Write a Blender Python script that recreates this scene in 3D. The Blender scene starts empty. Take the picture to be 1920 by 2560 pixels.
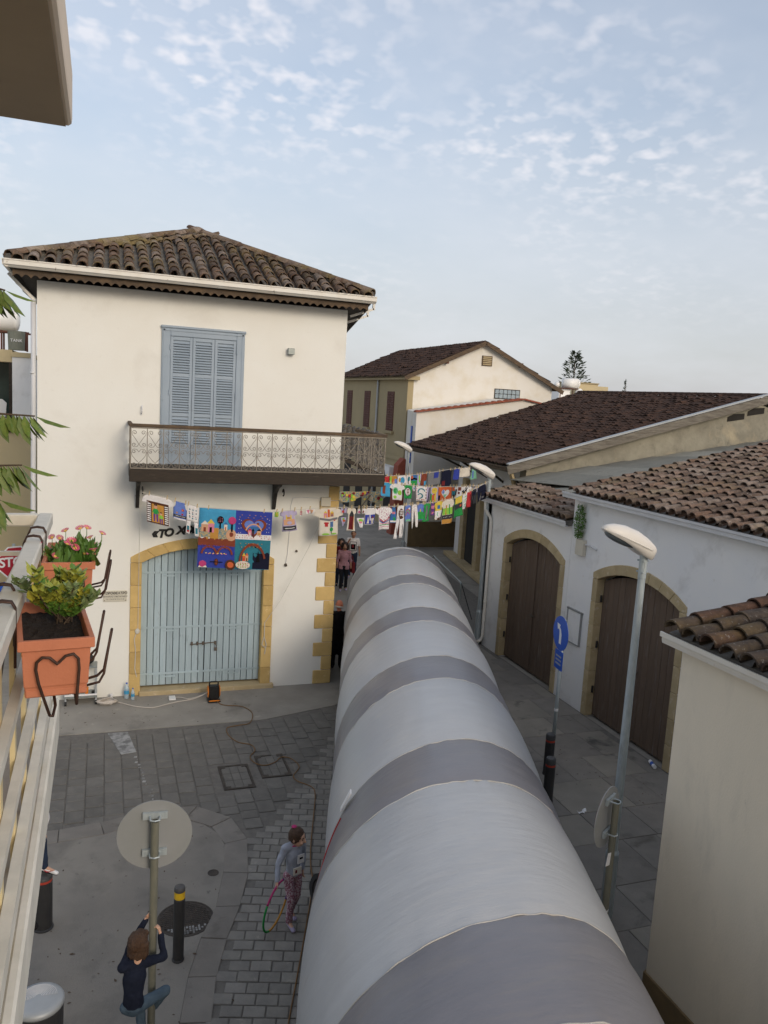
import bpy, bmesh, math, random
from mathutils import Vector as V, Matrix, noise as mnoise
from mathutils.geometry import tessellate_polygon
R = math.radians
rnd = random.Random(11)
sc = bpy.context.scene
COL = sc.collection
sin, cos, pi = math.sin, math.cos, math.pi

# ------------------------------------------------------------------ camera
EYE = V((0, 0, 6.5)); YAW = R(19.7); PITCH = R(8.0); ROLL = R(3.4)
def _yaw(v): return V((cos(YAW)*v[0] + sin(YAW)*v[1], -sin(YAW)*v[0] + cos(YAW)*v[1], v[2]))
FWD = _yaw((0, cos(PITCH), -sin(PITCH))); _u0 = _yaw((0, sin(PITCH), cos(PITCH))); _r0 = _yaw((1, 0, 0))
RGT = cos(ROLL)*_r0 + sin(ROLL)*_u0; UPV = cos(ROLL)*_u0 - sin(ROLL)*_r0
cam = bpy.data.objects.new('camera', bpy.data.cameras.new('camera')); COL.objects.link(cam)
cam.data.sensor_width = 36; cam.data.lens = 28; cam.data.clip_start = .05; cam.data.clip_end = 3000
m = Matrix.Identity(4)
for i in range(3):
    m[i][0] = RGT[i]; m[i][1] = UPV[i]; m[i][2] = -FWD[i]; m[i][3] = EYE[i]
cam.matrix_world = m
sc.camera = cam
def inview(p, mg=1.12):                      # only decides which repeats become parts of their own
    d = V(p) - EYE; z = d.dot(FWD)
    return z > .2 and abs(d.dot(RGT)/z) < .4822*mg and abs(d.dot(UPV)/z) < .643*mg

# ------------------------------------------------------------------ sky, sun, exposure
SUN_EL, SUN_AZ = R(22), R(166)               # azimuth clockwise from +Y: behind the camera, a little to its right
w = bpy.data.worlds.new('World'); sc.world = w; w.use_nodes = True
nt = w.node_tree; nt.nodes.clear()
def N(t, **k):
    n = nt.nodes.new(t)
    for a, b in k.items(): setattr(n, a, b)
    return n
def L(a, b): nt.links.new(a, b)
def MATH(op, a, b=None, clamp=False):
    n = N('ShaderNodeMath', operation=op); n.use_clamp = clamp
    for i, x in enumerate((a, b)):
        if x is None: continue
        if isinstance(x, (int, float)): n.inputs[i].default_value = x
        else: L(x, n.inputs[i])
    return n.outputs[0]
def MIXC(f, a, b, bt='MIX'):
    n = N('ShaderNodeMix', data_type='RGBA', blend_type=bt)
    for i, x in ((0, f), (6, a), (7, b)):
        if isinstance(x, (int, float)): n.inputs[i].default_value = x
        elif isinstance(x, (tuple, list)): n.inputs[i].default_value = (*x[:3], 1)
        else: L(x, n.inputs[i])
    return n.outputs[2]
def RAMP(f, stops, interp='LINEAR'):
    n = N('ShaderNodeValToRGB'); L(f, n.inputs[0]); r = n.color_ramp; r.interpolation = interp
    while len(r.elements) > 1: r.elements.remove(r.elements[-1])
    for i, (p, c) in enumerate(stops):
        e = r.elements[0] if i == 0 else r.elements.new(p)
        e.position = p; e.color = (*c, 1) if isinstance(c, (tuple, list)) else (c, c, c, 1)
    return n.outputs[0]
sky = N('ShaderNodeTexSky', sky_type='NISHITA'); sky.sun_disc = False
sky.sun_elevation = SUN_EL; sky.sun_rotation = SUN_AZ
sky.air_density = 1.0; sky.dust_density = 2.2; sky.ozone_density = 1.3; sky.altitude = 50
tc = N('ShaderNodeTexCoord'); sep = N('ShaderNodeSeparateXYZ'); L(tc.outputs['Generated'], sep.inputs[0])
zz = MATH('ADD', MATH('MAXIMUM', sep.outputs[2], 0.0), .30)
comb = N('ShaderNodeCombineXYZ'); L(MATH('DIVIDE', sep.outputs[0], zz), comb.inputs[0]); L(MATH('DIVIDE', sep.outputs[1], zz), comb.inputs[1])
def NOISE(vec, scale, detail=4, rough=.55, dist=0):
    n = N('ShaderNodeTexNoise'); L(vec, n.inputs['Vector'])
    n.inputs['Scale'].default_value = scale; n.inputs['Detail'].default_value = detail
    n.inputs['Roughness'].default_value = rough; n.inputs['Distortion'].default_value = dist
    return n.outputs['Fac']
vec = comb.outputs[0]
OX, OY = -3.0, 2.0
puff = RAMP(NOISE(vec, 22, 2.2, .5, .1), [(.47, 0.0), (.70, 1.0)])
offs = N('ShaderNodeVectorMath', operation='ADD'); L(vec, offs.inputs[0]); offs.inputs[1].default_value = (OX, OY, 0)
field = RAMP(NOISE(offs.outputs[0], 1.9, 2, .5), [(.42, 0.0), (.62, 1.0)])
veil = RAMP(NOISE(vec, 1.3, 5, .6), [(.34, 0.0), (.72, 1.0)])
low = RAMP(sep.outputs[2], [(.08, 0.0), (.30, 1.0)])
clouds = MATH('MULTIPLY', MATH('MULTIPLY', puff, field), low)
hz = RAMP(sep.outputs[2], [(0.0, 1.0), (.12, .90), (.32, .42), (.6, .08), (.95, .0)])
skyc = MIXC(1.0, sky.outputs[0], (1.03, .965, .90), 'MULTIPLY')
c1 = MIXC(MATH('MULTIPLY', hz, .82), skyc, (2.50, 2.52, 2.66))
c2 = MIXC(MATH('ADD', MATH('MULTIPLY', veil, .38), .16), c1, (3.75, 3.88, 4.18))
c3 = MIXC(MATH('MULTIPLY', clouds, .58), c2, (4.85, 4.65, 4.75))
bg = N('ShaderNodeBackground'); L(c3, bg.inputs[0]); bg.inputs[1].default_value = .15
L(bg.outputs[0], N('ShaderNodeOutputWorld').inputs[0])

sd = bpy.data.lights.new('sun', 'SUN'); sd.energy = .78; sd.angle = R(18); sd.color = (1, .90, .76)
so = bpy.data.objects.new('sun', sd); COL.objects.link(so)
_d = V((sin(SUN_AZ)*cos(SUN_EL), cos(SUN_AZ)*cos(SUN_EL), sin(SUN_EL)))
so.rotation_euler = _d.to_track_quat('Z', 'Y').to_euler(); so.location = _d*60

vs = sc.view_settings
vs.view_transform = 'Standard'; vs.look = 'None'; vs.gamma = 1; vs.exposure = 0.52; vs.use_curve_mapping = False

# ------------------------------------------------------------------ materials
MT = {}
def lin(h):
    c = [int(h[i:i+2], 16)/255 for i in (0, 2, 4)]
    return tuple((x/12.92 if x <= .04045 else ((x+.055)/1.055)**2.4) for x in c)
def mat(name, c, c2=None, sc_=5, rough=.75, bump=0, bsc=40, metal=0, rand=0, stain=None, stain2=None, spec=.4, alpha=1, trans=0, stretch=None, coord='Object', lo=.35, hi=.65, sss=0):
    global nt
    if isinstance(c, str): c = lin(c)
    if isinstance(c2, str): c2 = lin(c2)
    mt = bpy.data.materials.new(name); mt.use_nodes = True; nt = mt.node_tree; nt.nodes.clear()
    p = N('ShaderNodeBsdfPrincipled'); out = N('ShaderNodeOutputMaterial'); L(p.outputs[0], out.inputs[0])
    t = N('ShaderNodeTexCoord'); vec = t.outputs[coord]
    if stretch:
        mp = N('ShaderNodeMapping'); L(vec, mp.inputs[0]); mp.inputs['Scale'].default_value = stretch; vec = mp.outputs[0]
    rv = None
    if rand:
        oi = N('ShaderNodeObjectInfo'); rv = oi.outputs['Random']
        ad = N('ShaderNodeVectorMath', operation='ADD'); L(vec, ad.inputs[0])
        cb = N('ShaderNodeCombineXYZ'); L(MATH('MULTIPLY', rv, 37.0), cb.inputs[0]); L(MATH('MULTIPLY', rv, 91.0), cb.inputs[2]); L(cb.outputs[0], ad.inputs[1]); vec = ad.outputs[0]
    col = c if c2 is None else MIXC(RAMP(NOISE(vec, sc_, 5, .6), [(lo, 0.0), (hi, 1.0)]), c, c2)
    for st in (stain, stain2):
        if st:
            s_c, s_s, s_lo, s_hi = st[:4]
            if isinstance(s_c, str): s_c = lin(s_c)
            col = MIXC(RAMP(NOISE(vec, s_s, 6, .62, .3), [(s_lo, 0.0), (s_hi, 1.0)]), col, s_c)
    if rand:
        k = MATH('ADD', MATH('MULTIPLY', rv, rand), 1 - rand/2)
        hs = N('ShaderNodeHueSaturation'); L(k, hs.inputs['Value'])
        if isinstance(col, tuple): hs.inputs['Color'].default_value = (*col, 1)
        else: L(col, hs.inputs['Color'])
        col = hs.outputs[0]
    if isinstance(col, tuple): p.inputs['Base Color'].default_value = (*col, 1)
    else: L(col, p.inputs['Base Color'])
    p.inputs['Roughness'].default_value = rough; p.inputs['Metallic'].default_value = metal
    p.inputs['Specular IOR Level'].default_value = spec; p.inputs['Alpha'].default_value = alpha
    p.inputs['Transmission Weight'].default_value = trans
    if sss: p.inputs['Subsurface Weight'].default_value = sss; p.inputs['Subsurface Radius'].default_value = (.01, .004, .002)
    if bump:
        b = N('ShaderNodeBump'); b.inputs['Strength'].default_value = bump; b.inputs['Distance'].default_value = .02
        L(NOISE(vec, bsc, 5, .6), b.inputs['Height']); L(b.outputs[0], p.inputs['Normal'])
    MT[name] = mt
    return mt
def tilemat(name, cols, lich=(.30, .25, .10), la=.35, sp=(.42, .40, .36)):
    """old clay tile: each tile its own tone, with grey and yellow lichen"""
    global nt
    mt = bpy.data.materials.new(name); mt.use_nodes = True; nt = mt.node_tree; nt.nodes.clear()
    p = N('ShaderNodeBsdfPrincipled'); out = N('ShaderNodeOutputMaterial'); L(p.outputs[0], out.inputs[0])
    g = N('ShaderNodeNewGeometry'); oi = N('ShaderNodeObjectInfo'); pos = g.outputs['Position']
    base = RAMP(oi.outputs['Random'], [(i/(len(cols)-1), c) for i, c in enumerate(cols)])
    blot = RAMP(NOISE(pos, 5, 5, .65), [(.40, 0.0), (.62, 1.0)])
    col = MIXC(MATH('MULTIPLY', blot, .55), base, tuple(x*.45 for x in cols[0]))
    col = MIXC(MATH('MULTIPLY', RAMP(NOISE(pos, 1.3, 6, .7, .4), [(.50, 0.0), (.66, 1.0)]), la), col, lich)
    col = MIXC(MATH('MULTIPLY', RAMP(NOISE(pos, 24, 4, .6), [(.60, 0.0), (.72, 1.0)]), .5), col, sp)
    L(col, p.inputs['Base Color']); p.inputs['Roughness'].default_value = .9; p.inputs['Specular IOR Level'].default_value = .2
    b = N('ShaderNodeBump'); b.inputs['Strength'].default_value = .5; b.inputs['Distance'].default_value = .012
    L(NOISE(pos, 45, 4, .6), b.inputs['Height']); L(b.outputs[0], p.inputs['Normal'])
    MT[name] = mt

mat('render_cream', (.781, .766, .703), (.806, .802, .750), .7, .85, .12, 60, stain=((.697, .675, .612), .9, .56, .80), stain2=((.726, .710, .652), 9, .62, .80))
mat('render_white', (.824, .830, .831), (.871, .865, .841), .8, .85, .12, 50, stain=((.588, .577, .554), 1.3, .55, .82), stain2=((.647, .599, .520), 7, .66, .8))
mat('render_near', (.791, .715, .578), (.742, .676, .549), 1.1, .88, .25, 60, stretch=(2, 2, .6), stain=((.639, .586, .483), 1.6, .54, .80), stain2=((.507, .465, .386), 8, .70, .80))
mat('render_far', (.718, .690, .631), (.644, .589, .478), 1.2, .85, 0, lo=.45, hi=.75)
mat('render_tan', (.382, .309, .177), (.331, .272, .159), .6, .9)
mat('render_rough', (.32, .30, .235), (.23, .215, .17), 1.6, .95, .9, 7, stain=((.16, .15, .12), 2.2, .55, .72), stain2=((.40, .35, .25), .8, .55, .7))
mat('render_yellow', (.56, .46, .27), (.50, .42, .26), .8, .9)
mat('stone', (.600, .425, .172), (.510, .351, .133), 3, .9, .35, 30, rand=.22, stain=((.758, .592, .333), 7, .60, .75))
mat('stone_pale', (.506, .407, .242), (.418, .330, .187), 3, .9, .35, 30, rand=.22, stain=((.605, .528, .396), 7, .58, .75))
mat('stone_plinth', (.20, .14, .07), (.16, .115, .06), 4, .95, .4, 20)
mat('blue_paint', (.398, .498, .546), (.356, .452, .498), 2.5, .65, .25, 60, rand=.20, stretch=(8, 8, 1), stain=((.237, .285, .308), 3.4, .60, .74), stain2=((.523, .605, .641), 5, .60, .76))
mat('shutter_paint', (.329, .392, .456), (.297, .360, .424), 2, .6, .1, 60, stain=((.233, .286, .329), 5, .62, .76))
mat('brown_door', (.153, .108, .076), (.122, .086, .063), 2.5, .75, .3, 30, rand=.12, stretch=(6, 6, .6), stain=((.216, .179, .153), 2.5, .55, .75))
mat('dark_wood', (.041, .029, .019), (.027, .020, .014), 5, .75, .3, 40, stretch=(1, 6, 6), stain=((.082, .065, .048), 4, .6, .75))
mat('trim_wood', (.13, .085, .048), (.07, .05, .034), 5, .8, .3, 40, stretch=(1, 4, 4))
mat('old_wood', (.21, .19, .155), (.12, .105, .085), 4, .9, .5, 30, stretch=(.6, 5, 5), stain=((.30, .26, .21), 6, .6, .72))
mat('gutter_white', (.70, .66, .58), (.74, .72, .66), 4, .5, stain=((.30, .24, .18), 9, .66, .74))
mat('gutter_grey', (.60, .61, .62), (.66, .66, .66), 3, .45)
mat('zinc', (.36, .385, .40), (.42, .44, .45), 4, .5, metal=.3)
mat('galv', (.486, .540, .553), (.378, .432, .452), 7, .45, metal=.35, stretch=(3, 3, .7), stain=((.270, .284, .270), 4, .6, .72))
mat('galv_olive', (.22, .215, .165), (.17, .17, .135), 6, .5, metal=.25, stretch=(3, 3, .8))
mat('sign_back', (.283, .294, .289), (.309, .315, .317), 3, .55, metal=.15)
mat('lamp_cream', (.722, .688, .628), (.684, .649, .596), 4, .4)
mat('lamp_glass', (.10, .12, .13), None, rough=.15, spec=.6)
mat('iron', (.15, .125, .10), (.10, .082, .066), 20, .7, metal=.2)
mat('iron_pale', (.30, .27, .22), (.20, .17, .135), 14, .7, metal=.2)
mat('black_iron', (.022, .02, .018), (.035, .03, .026), 12, .65)
mat('wire_brown', (.075, .038, .026), (.05, .028, .02), 20, .5, metal=.3)
mat('bollard_black', (.028, .028, .030), (.038, .038, .038), 6, .5, stain=((.07, .068, .062), 8, .64, .78))
mat('bollard_grey', (.075, .075, .075), (.06, .06, .062), 6, .5)
mat('yellow_band', (.70, .46, .02), (.60, .38, .03), 12, .45)
mat('red_band', (.40, .05, .03), None, rough=.5)
mat('concrete', (.324, .304, .265), (.255, .237, .209), 1.1, .9, .35, 60, stain=((.160, .151, .134), .9, .56, .76), stain2=((.428, .399, .340), 3.5, .62, .78))
mat('concrete_pale', (.264, .246, .214), (.216, .201, .178), .8, .9, .35, 70, stain=((.160, .149, .132), 1.2, .50, .74), stain2=((.096, .092, .083), 5, .64, .76))
mat('concrete_warm', (.165, .150, .122), (.135, .124, .103), .8, .9, .35, 70, stain=((.07, .066, .06), 2.6, .60, .75))
mat('mortar', (.136, .128, .116), (.185, .173, .153), 9, .95, .4, 60)
mat('sett', (.266, .253, .225), (.211, .201, .184), 5, .85, .5, 50, rand=.24, stain=((.352, .331, .286), 6, .60, .76))
mat('sett_big', (.178, .168, .150), (.141, .135, .122), 5, .85, .5, 50, rand=.24, stain=((.234, .220, .191), 6, .60, .76))
mat('slab_grey', (.231, .214, .189), (.193, .178, .158), 3, .88, .35, 70, rand=.16, stain=((.118, .108, .091), 1.9, .58, .74))
mat('slab_conc', (.278, .256, .218), (.234, .217, .185), 2, .9, .35, 70, rand=.16, stain=((.098, .094, .086), 1.7, .58, .70))
mat('iron_cover', (.081, .068, .058), (.055, .048, .043), 8, .6, .5, 30, metal=.3)
mat('white_paint_worn', (.36, .36, .35), (.16, .16, .158), 6, .85, lo=.42, hi=.6)
mat('tube_light', (.474, .484, .491), (.446, .454, .461), .9, .33, .38, 2.6, spec=.5, stretch=(1.3, 6, 1.3), stain=((.509, .502, .482), .7, .55, .8), stain2=((.420, .392, .372), 1.1, .66, .82))
mat('tube_dark', (.224, .218, .233), (.203, .201, .219), 1.0, .33, .38, 2.6, spec=.5, stretch=(1.3, 6, 1.3), stain=((.246, .232, .226), .8, .55, .8))
mat('tube_seam', (.521, .503, .459), (.465, .447, .409), 8, .5)
mat('felt', (.219, .215, .180), (.275, .265, .221), 2, .9, .3, 30, rand=.45, stain=((.092, .092, .079), 2, .58, .74))
mat('terracotta', (.572, .204, .108), (.517, .181, .095), 9, .55, .08, 90, stain=((.616, .280, .177), 14, .6, .75))
mat('soil', (.018, .012, .009), (.032, .022, .016), 30, .95, .8, 80)
mat('rail_cream', (.802, .755, .649), (.649, .614, .519), 6, .5, stain=((.354, .177, .083), 8, .72, .76))
mat('baluster', (.72, .60, .34), (.68, .56, .31), 6, .5, stain=((.32, .13, .05), 11, .70, .74))
mat('slab_ledge', (.40, .355, .30), (.46, .42, .36), 5, .85, .25, 60, stain=((.26, .225, .19), 3, .60, .75))
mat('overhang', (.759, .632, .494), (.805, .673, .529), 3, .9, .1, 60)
mat('soffit_shade', (.432, .342, .240), (.396, .312, .222), 3, .9)  # underside of the upper slab, its shade put into a darker brown
mat('leaf', (.083, .195, .030), (.135, .255, .045), 6, .5, rand=.5, spec=.4)
mat('leaf_hang', (.100, .170, .030), (.170, .210, .050), 7, .45, rand=.5, spec=.4, stain=((.300, .220, .050), 9, .66, .75))
mat('leaf_yellow', (.50, .44, .06), (.24, .30, .05), 9, .5, spec=.4)
mat('leaf_pale', (.34, .40, .20), (.16, .25, .08), 60, .5, spec=.4)
mat('bark', (.10, .07, .045), (.07, .05, .035), 12, .9)
mat('conifer', (.028, .045, .024), (.045, .06, .033), 3, .85)
mat('petal', (.52, .03, .09), (.66, .17, .25), 40, .6, rand=.5)
mat('petal_core', (.70, .45, .10), None, rough=.7)
mat('glass_dark', (.035, .055, .052), (.05, .075, .07), 1, .12, spec=.6)
mat('opening_dark', (.018, .016, .014), (.026, .023, .02), 2, .9)
mat('shutter_brown', (.115, .042, .026), (.09, .034, .022), 3, .75)
mat('brick_red', (.33, .085, .05), (.26, .07, .045), 6, .85)
mat('water_tank', (.80, .79, .76), None, rough=.35)
mat('barrel_green', (.20, .21, .17), (.17, .18, .145), 4, .7)
mat('white_plastic', (.78, .78, .76), None, rough=.4)
mat('black_plastic', (.012, .012, .012), (.02, .02, .02), 8, .45)
mat('orange_plastic', (.72, .22, .02), None, rough=.45)
mat('cable_white', (.55, .50, .44), None, rough=.6)
mat('cable_orange', (.192, .101, .034), (.166, .092, .038), 8, .65)
mat('rope', (.58, .56, .50), None, rough=.9)
mat('clear_plastic', (.55, .66, .72), None, rough=.12, alpha=.55)
mat('metal_grey', (.30, .33, .32), (.26, .29, .28), 5, .4, metal=.4)
mat('sign_blue', (.012, .085, .46), (.014, .095, .50), 4, .35)
mat('sign_white', (.80, .80, .80), None, rough=.4)
mat('sign_red', (.40, .012, .03), None, rough=.4)
mat('plaque', (.62, .58, .48), (.57, .54, .45), 6, .4)
mat('letter_black', (.014, .014, .014), None, rough=.5)
mat('rubber', (.02, .02, .02), (.03, .03, .03), 8, .85)
mat('peg', (.55, .42, .24), None, rough=.8)
mat('skin_light', (.56, .33, .225), (.60, .36, .25), 8, .55, sss=.1)
mat('skin_tan', (.36, .19, .12), (.40, .215, .14), 8, .55, sss=.1)
mat('skin_red', (.55, .20, .115), (.50, .18, .105), 8, .5, sss=.1)
mat('hair_brown', (.050, .026, .015), (.085, .044, .022), 40, .5, .6, 120, stretch=(3, 3, .5))
mat('hair_dark', (.022, .012, .009), (.036, .019, .013), 40, .5, .6, 120)
mat('hair_white', (.55, .52, .48), None, rough=.7)
mat('eye_dark', (.012, .008, .007), None, rough=.3)
mat('lip', (.36, .13, .10), None, rough=.5)
def cloth(name, c, c2=None, s=8, **k): mat('c_'+name, c, c2, s, .88, .25, 60, spec=.15, **k)
for nm_, c_ in dict(white='e6e3e2', cream='e2d9c8', navy='1a1e35', blue='2f6fae', sky='2e9fd0', royal='2b3fa8', teal='1f7f92', green='22a04a', lime='8fcf3a', yellow='e3c62a', orange='d9601f', red='c3202a', maroon='7a2228', brown='5a3420', rust='8a3f26', pink='dd7f9c', magenta='c72f78', purple='6b3a8c', grey='7c7c7e', dgrey='3c3d42', black='121214', peach='d9a27a', gold='c98f2c', mint='7fc7a0', periwinkle='5f7fd0', lav='b9aed0').items():
    c_ = lin(c_); g_ = sum(c_)/3; cloth(nm_, tuple(.90*(x*.86+g_*.14) for x in c_), tuple(.80*(x*.86+g_*.14) for x in c_), 14)
cloth('coat', (.010, .010, .011), (.014, .014, .015), 20)
cloth('sweater', (.38, .41, .48), (.33, .36, .43), 20)
cloth('floral', (.26, .11, .15), (.52, .42, .46), 55, lo=.48, hi=.56)
cloth('navyknit', (.010, .013, .026), (.014, .018, .033), 20)
cloth('denim', (.055, .085, .12), (.085, .125, .165), 9)
cloth('jeans', (.02, .03, .055), (.03, .045, .08), 9)
cloth('pinkshirt', (.36, .19, .225), (.42, .235, .27), 30)
cloth('darkpants', (.012, .013, .017), (.018, .019, .024), 10)
cloth('patch', (.45, .33, .16), (.12, .22, .26), 30, lo=.45, hi=.55)
cloth('dots', (.70, .68, .66), (.45, .10, .12), 60, lo=.60, hi=.64)
cloth('scribble', (.74, .73, .71), (.40, .12, .22), 35, lo=.55, hi=.60)
tilemat('tile_house', [(.075, .052, .038), (.15, .092, .062), (.22, .145, .10), (.16, .108, .072), (.33, .265, .215), (.11, .072, .050)], (.22, .175, .065), .65)
tilemat('tile_ware', [(.11, .08, .062), (.19, .13, .098), (.26, .19, .15), (.20, .125, .088), (.29, .235, .195), (.16, .11, .083)], (.23, .19, .10), .35)
tilemat('tile_near', [(.050, .040, .034), (.075, .058, .048), (.062, .050, .042), (.125, .068, .044), (.08, .064, .053)], (.24, .165, .065), .30, (.36, .35, .33))
tilemat('tile_brown', [(.055, .032, .023), (.055, .032, .023)], (.092, .050, .033), .85, (.085, .057, .044))
tilemat('tile_red', [(.36, .12, .07), (.30, .09, .055)], (.30, .12, .07), .2)
tilemat('tile_grey', [(.17, .155, .135), (.17, .155, .135)], (.10, .09, .08), .5)

# ------------------------------------------------------------------ mesh and object helpers
class MB:
    def __init__(s): s.v = []; s.f = []; s.mi = []; s.mats = []; s.cur = 0
    def use(s, mname):
        if mname not in s.mats: s.mats.append(mname)
        s.cur = s.mats.index(mname); return s
    def add(s, vs_, fs):
        o = len(s.v); s.v += [tuple(x) for x in vs_]; s.f += [tuple(i+o for i in f) for f in fs]; s.mi += [s.cur]*len(fs); return s
    def box(s, x0, y0, z0, x1, y1, z1):
        return s.add([(x, y, z) for x in (x0, x1) for y in (y0, y1) for z in (z0, z1)],
                     [(0, 1, 3, 2), (4, 6, 7, 5), (0, 4, 5, 1), (2, 3, 7, 6), (0, 2, 6, 4), (1, 5, 7, 3)])
    def obox(s, c, ax, ay, az):
        c, ax, ay, az = V(c), V(ax), V(ay), V(az)
        return s.add([c+a*ax+b*ay+d*az for a in (-1, 1) for b in (-1, 1) for d in (-1, 1)],
                     [(0, 1, 3, 2), (4, 6, 7, 5), (0, 4, 5, 1), (2, 3, 7, 6), (0, 2, 6, 4), (1, 5, 7, 3)])
    def beam(s, p, q, w_, h_, up=(0, 0, 1)):
        p, q = V(p), V(q); d = (q-p); a = d.normalized(); sd_ = a.cross(V(up))
        if sd_.length < 1e-4: sd_ = a.cross(V((0, 1, 0)))
        sd_.normalize(); n = sd_.cross(a)
        return s.obox((p+q)/2, d/2, sd_*w_/2, n*h_/2)
    def cyl(s, p, q, r0, r1=None, n=12, cap=True):
        r1 = r0 if r1 is None else r1; p, q = V(p), V(q); a = (q-p).normalized()
        x = a.orthogonal().normalized(); y = a.cross(x)
        vs_ = [p+(x*cos(t)+y*sin(t))*r0 for t in (2*pi*i/n for i in range(n))] + [q+(x*cos(t)+y*sin(t))*r1 for t in (2*pi*i/n for i in range(n))]
        fs = [(i, (i+1) % n, n+(i+1) % n, n+i) for i in range(n)]
        if cap: fs += [tuple(range(n-1, -1, -1)), tuple(range(n, 2*n))]
        return s.add(vs_, fs)
    def tube(s, pts, r, n=5, closed=False):
        pts = [V(p) for p in pts]; k = len(pts); vs_ = []; prev = None
        for i, p in enumerate(pts):
            a = (pts[(i+1) % k] if (closed or i < k-1) else p) - (pts[i-1] if (closed or i > 0) else p)
            a = a.normalized() if a.length > 1e-9 else V((0, 0, 1))
            if prev is None: x = a.orthogonal().normalized()
            else:
                x = prev - a*prev.dot(a)
                x = x.normalized() if x.length > 1e-6 else a.orthogonal().normalized()
            prev = x; y = a.cross(x); rr = r[i] if isinstance(r, (list, tuple)) else r
            vs_ += [p+(x*cos(t)+y*sin(t))*rr for t in (2*pi*j/n for j in range(n))]
        fs = []
        for i in range(k if closed else k-1):
            j = (i+1) % k
            fs += [(i*n+a, i*n+(a+1) % n, j*n+(a+1) % n, j*n+a) for a in range(n)]
        if not closed: fs += [tuple(range(n-1, -1, -1)), tuple(range((k-1)*n, k*n))]
        return s.add(vs_, fs)
    def lathe(s, prof, c=(0, 0, 0), n=16, M=None):
        c = V(c); vs_ = []; k = len(prof)
        for r_, z_ in prof:
            for j in range(n):
                t = 2*pi*j/n; q = V((r_*cos(t), r_*sin(t), z_)); vs_.append((M @ q if M else q)+c)
        fs = [(i*n+j, i*n+(j+1) % n, (i+1)*n+(j+1) % n, (i+1)*n+j) for i in range(k-1) for j in range(n)]
        fs += [tuple(range(n-1, -1, -1)), tuple(range((k-1)*n, k*n))]
        return s.add(vs_, fs)
    def ell(s, c, rx, ry=None, rz=None, n=12, m_=8, M=None):
        ry = rx if ry is None else ry; rz = rx if rz is None else rz; c = V(c); vs_ = []
        for i in range(m_+1):
            t = pi*i/m_; q0 = max(sin(t), .02)
            for j in range(n):
                u = 2*pi*j/n; q = V((rx*q0*cos(u), ry*q0*sin(u), rz*cos(t))); vs_.append((M @ q if M else q)+c)
        fs = [(i*n+j, (i+1)*n+j, (i+1)*n+(j+1) % n, i*n+(j+1) % n) for i in range(m_) for j in range(n)]
        fs += [tuple(range(n)), tuple(range((m_+1)*n-1, m_*n-1, -1))]
        return s.add(vs_, fs)
    def cap(s, p, q, r0, r1, n=10, flat=1.0, fa=None):
        """tapered limb with round ends; flat squashes it along axis fa"""
        p, q = V(p), V(q); d = q-p; ln = max(d.length, 1e-5); a = d/ln; x = a.orthogonal().normalized()
        if fa is not None:
            f_ = V(fa) - a*V(fa).dot(a)
            if f_.length > 1e-4: x = f_.normalized()
        y = a.cross(x); rings = []
        for t in (-80, -50, -25, 0): rings.append((r0*sin(R(t)), r0*cos(R(t))))
        for t in (0, 25, 50, 80): rings.append((ln+r1*sin(R(t)), r1*cos(R(t))))
        vs_ = [p+a*h+(x*cos(u)*flat+y*sin(u))*rr for h, rr in rings for u in (2*pi*j/n for j in range(n))]; k = len(rings)
        fs = [(i*n+j, i*n+(j+1) % n, (i+1)*n+(j+1) % n, (i+1)*n+j) for i in range(k-1) for j in range(n)]
        fs += [tuple(range(n-1, -1, -1)), tuple(range((k-1)*n, k*n))]
        return s.add(vs_, fs)
    def prism(s, poly, fn, d0, d1):
        """poly in 2-D, fn(a, b, d) gives the point"""
        n = len(poly); vs_ = [fn(a, b, d0) for a, b in poly]+[fn(a, b, d1) for a, b in poly]
        return s.add(vs_, [tuple(range(n-1, -1, -1)), tuple(range(n, 2*n))]+[(i, (i+1) % n, n+(i+1) % n, n+i) for i in range(n)])
    def grid(s, fn, nu, nv):
        vs_ = [fn(i/nu, j/nv) for j in range(nv+1) for i in range(nu+1)]; k = nu+1
        return s.add(vs_, [(j*k+i, j*k+i+1, (j+1)*k+i+1, (j+1)*k+i) for j in range(nv) for i in range(nu)])
    def xf(s, M, start=0):
        s.v = s.v[:start]+[tuple(M @ V(p)) for p in s.v[start:]]; return s
    def mesh(s, name, mname=None, smooth=False, bev=0, seg=1):
        me = bpy.data.meshes.new(name); me.from_pydata(s.v, [], s.f)
        if s.mats:
            for x in s.mats: me.materials.append(MT[x])
            me.polygons.foreach_set('material_index', s.mi)
        elif mname: me.materials.append(MT[mname])
        bm = bmesh.new(); bm.from_mesh(me)
        if bev: bmesh.ops.bevel(bm, geom=bm.edges[:], offset=bev, segments=seg, affect='EDGES', clamp_overlap=True)
        bmesh.ops.recalc_face_normals(bm, faces=bm.faces[:]); bm.to_mesh(me); bm.free()
        if smooth: me.polygons.foreach_set('use_smooth', [True]*len(me.polygons))
        return me
    def build(s, name, mname=None, parent=None, smooth=False, bev=0, seg=1):
        return link(name, s.mesh(name, mname, smooth, bev, seg), parent)
def wm(o):
    b = Matrix.LocRotScale(o.location, o.rotation_euler, o.scale)
    return wm(o.parent) @ o.matrix_parent_inverse @ b if o.parent else b
def link(name, data, parent=None, M=None):
    """M: where the mesh sits in the world (identity when its vertices are already world ones)"""
    o = bpy.data.objects.new(name, data); COL.objects.link(o)
    if parent:
        o.parent = parent; o.matrix_parent_inverse = wm(parent).inverted()
    if M is not None: o.matrix_basis = M
    return o
def tag(o, label, cat, group=None):
    o['label'] = label; o['category'] = cat
    if group: o['group'] = group
    return o
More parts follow.
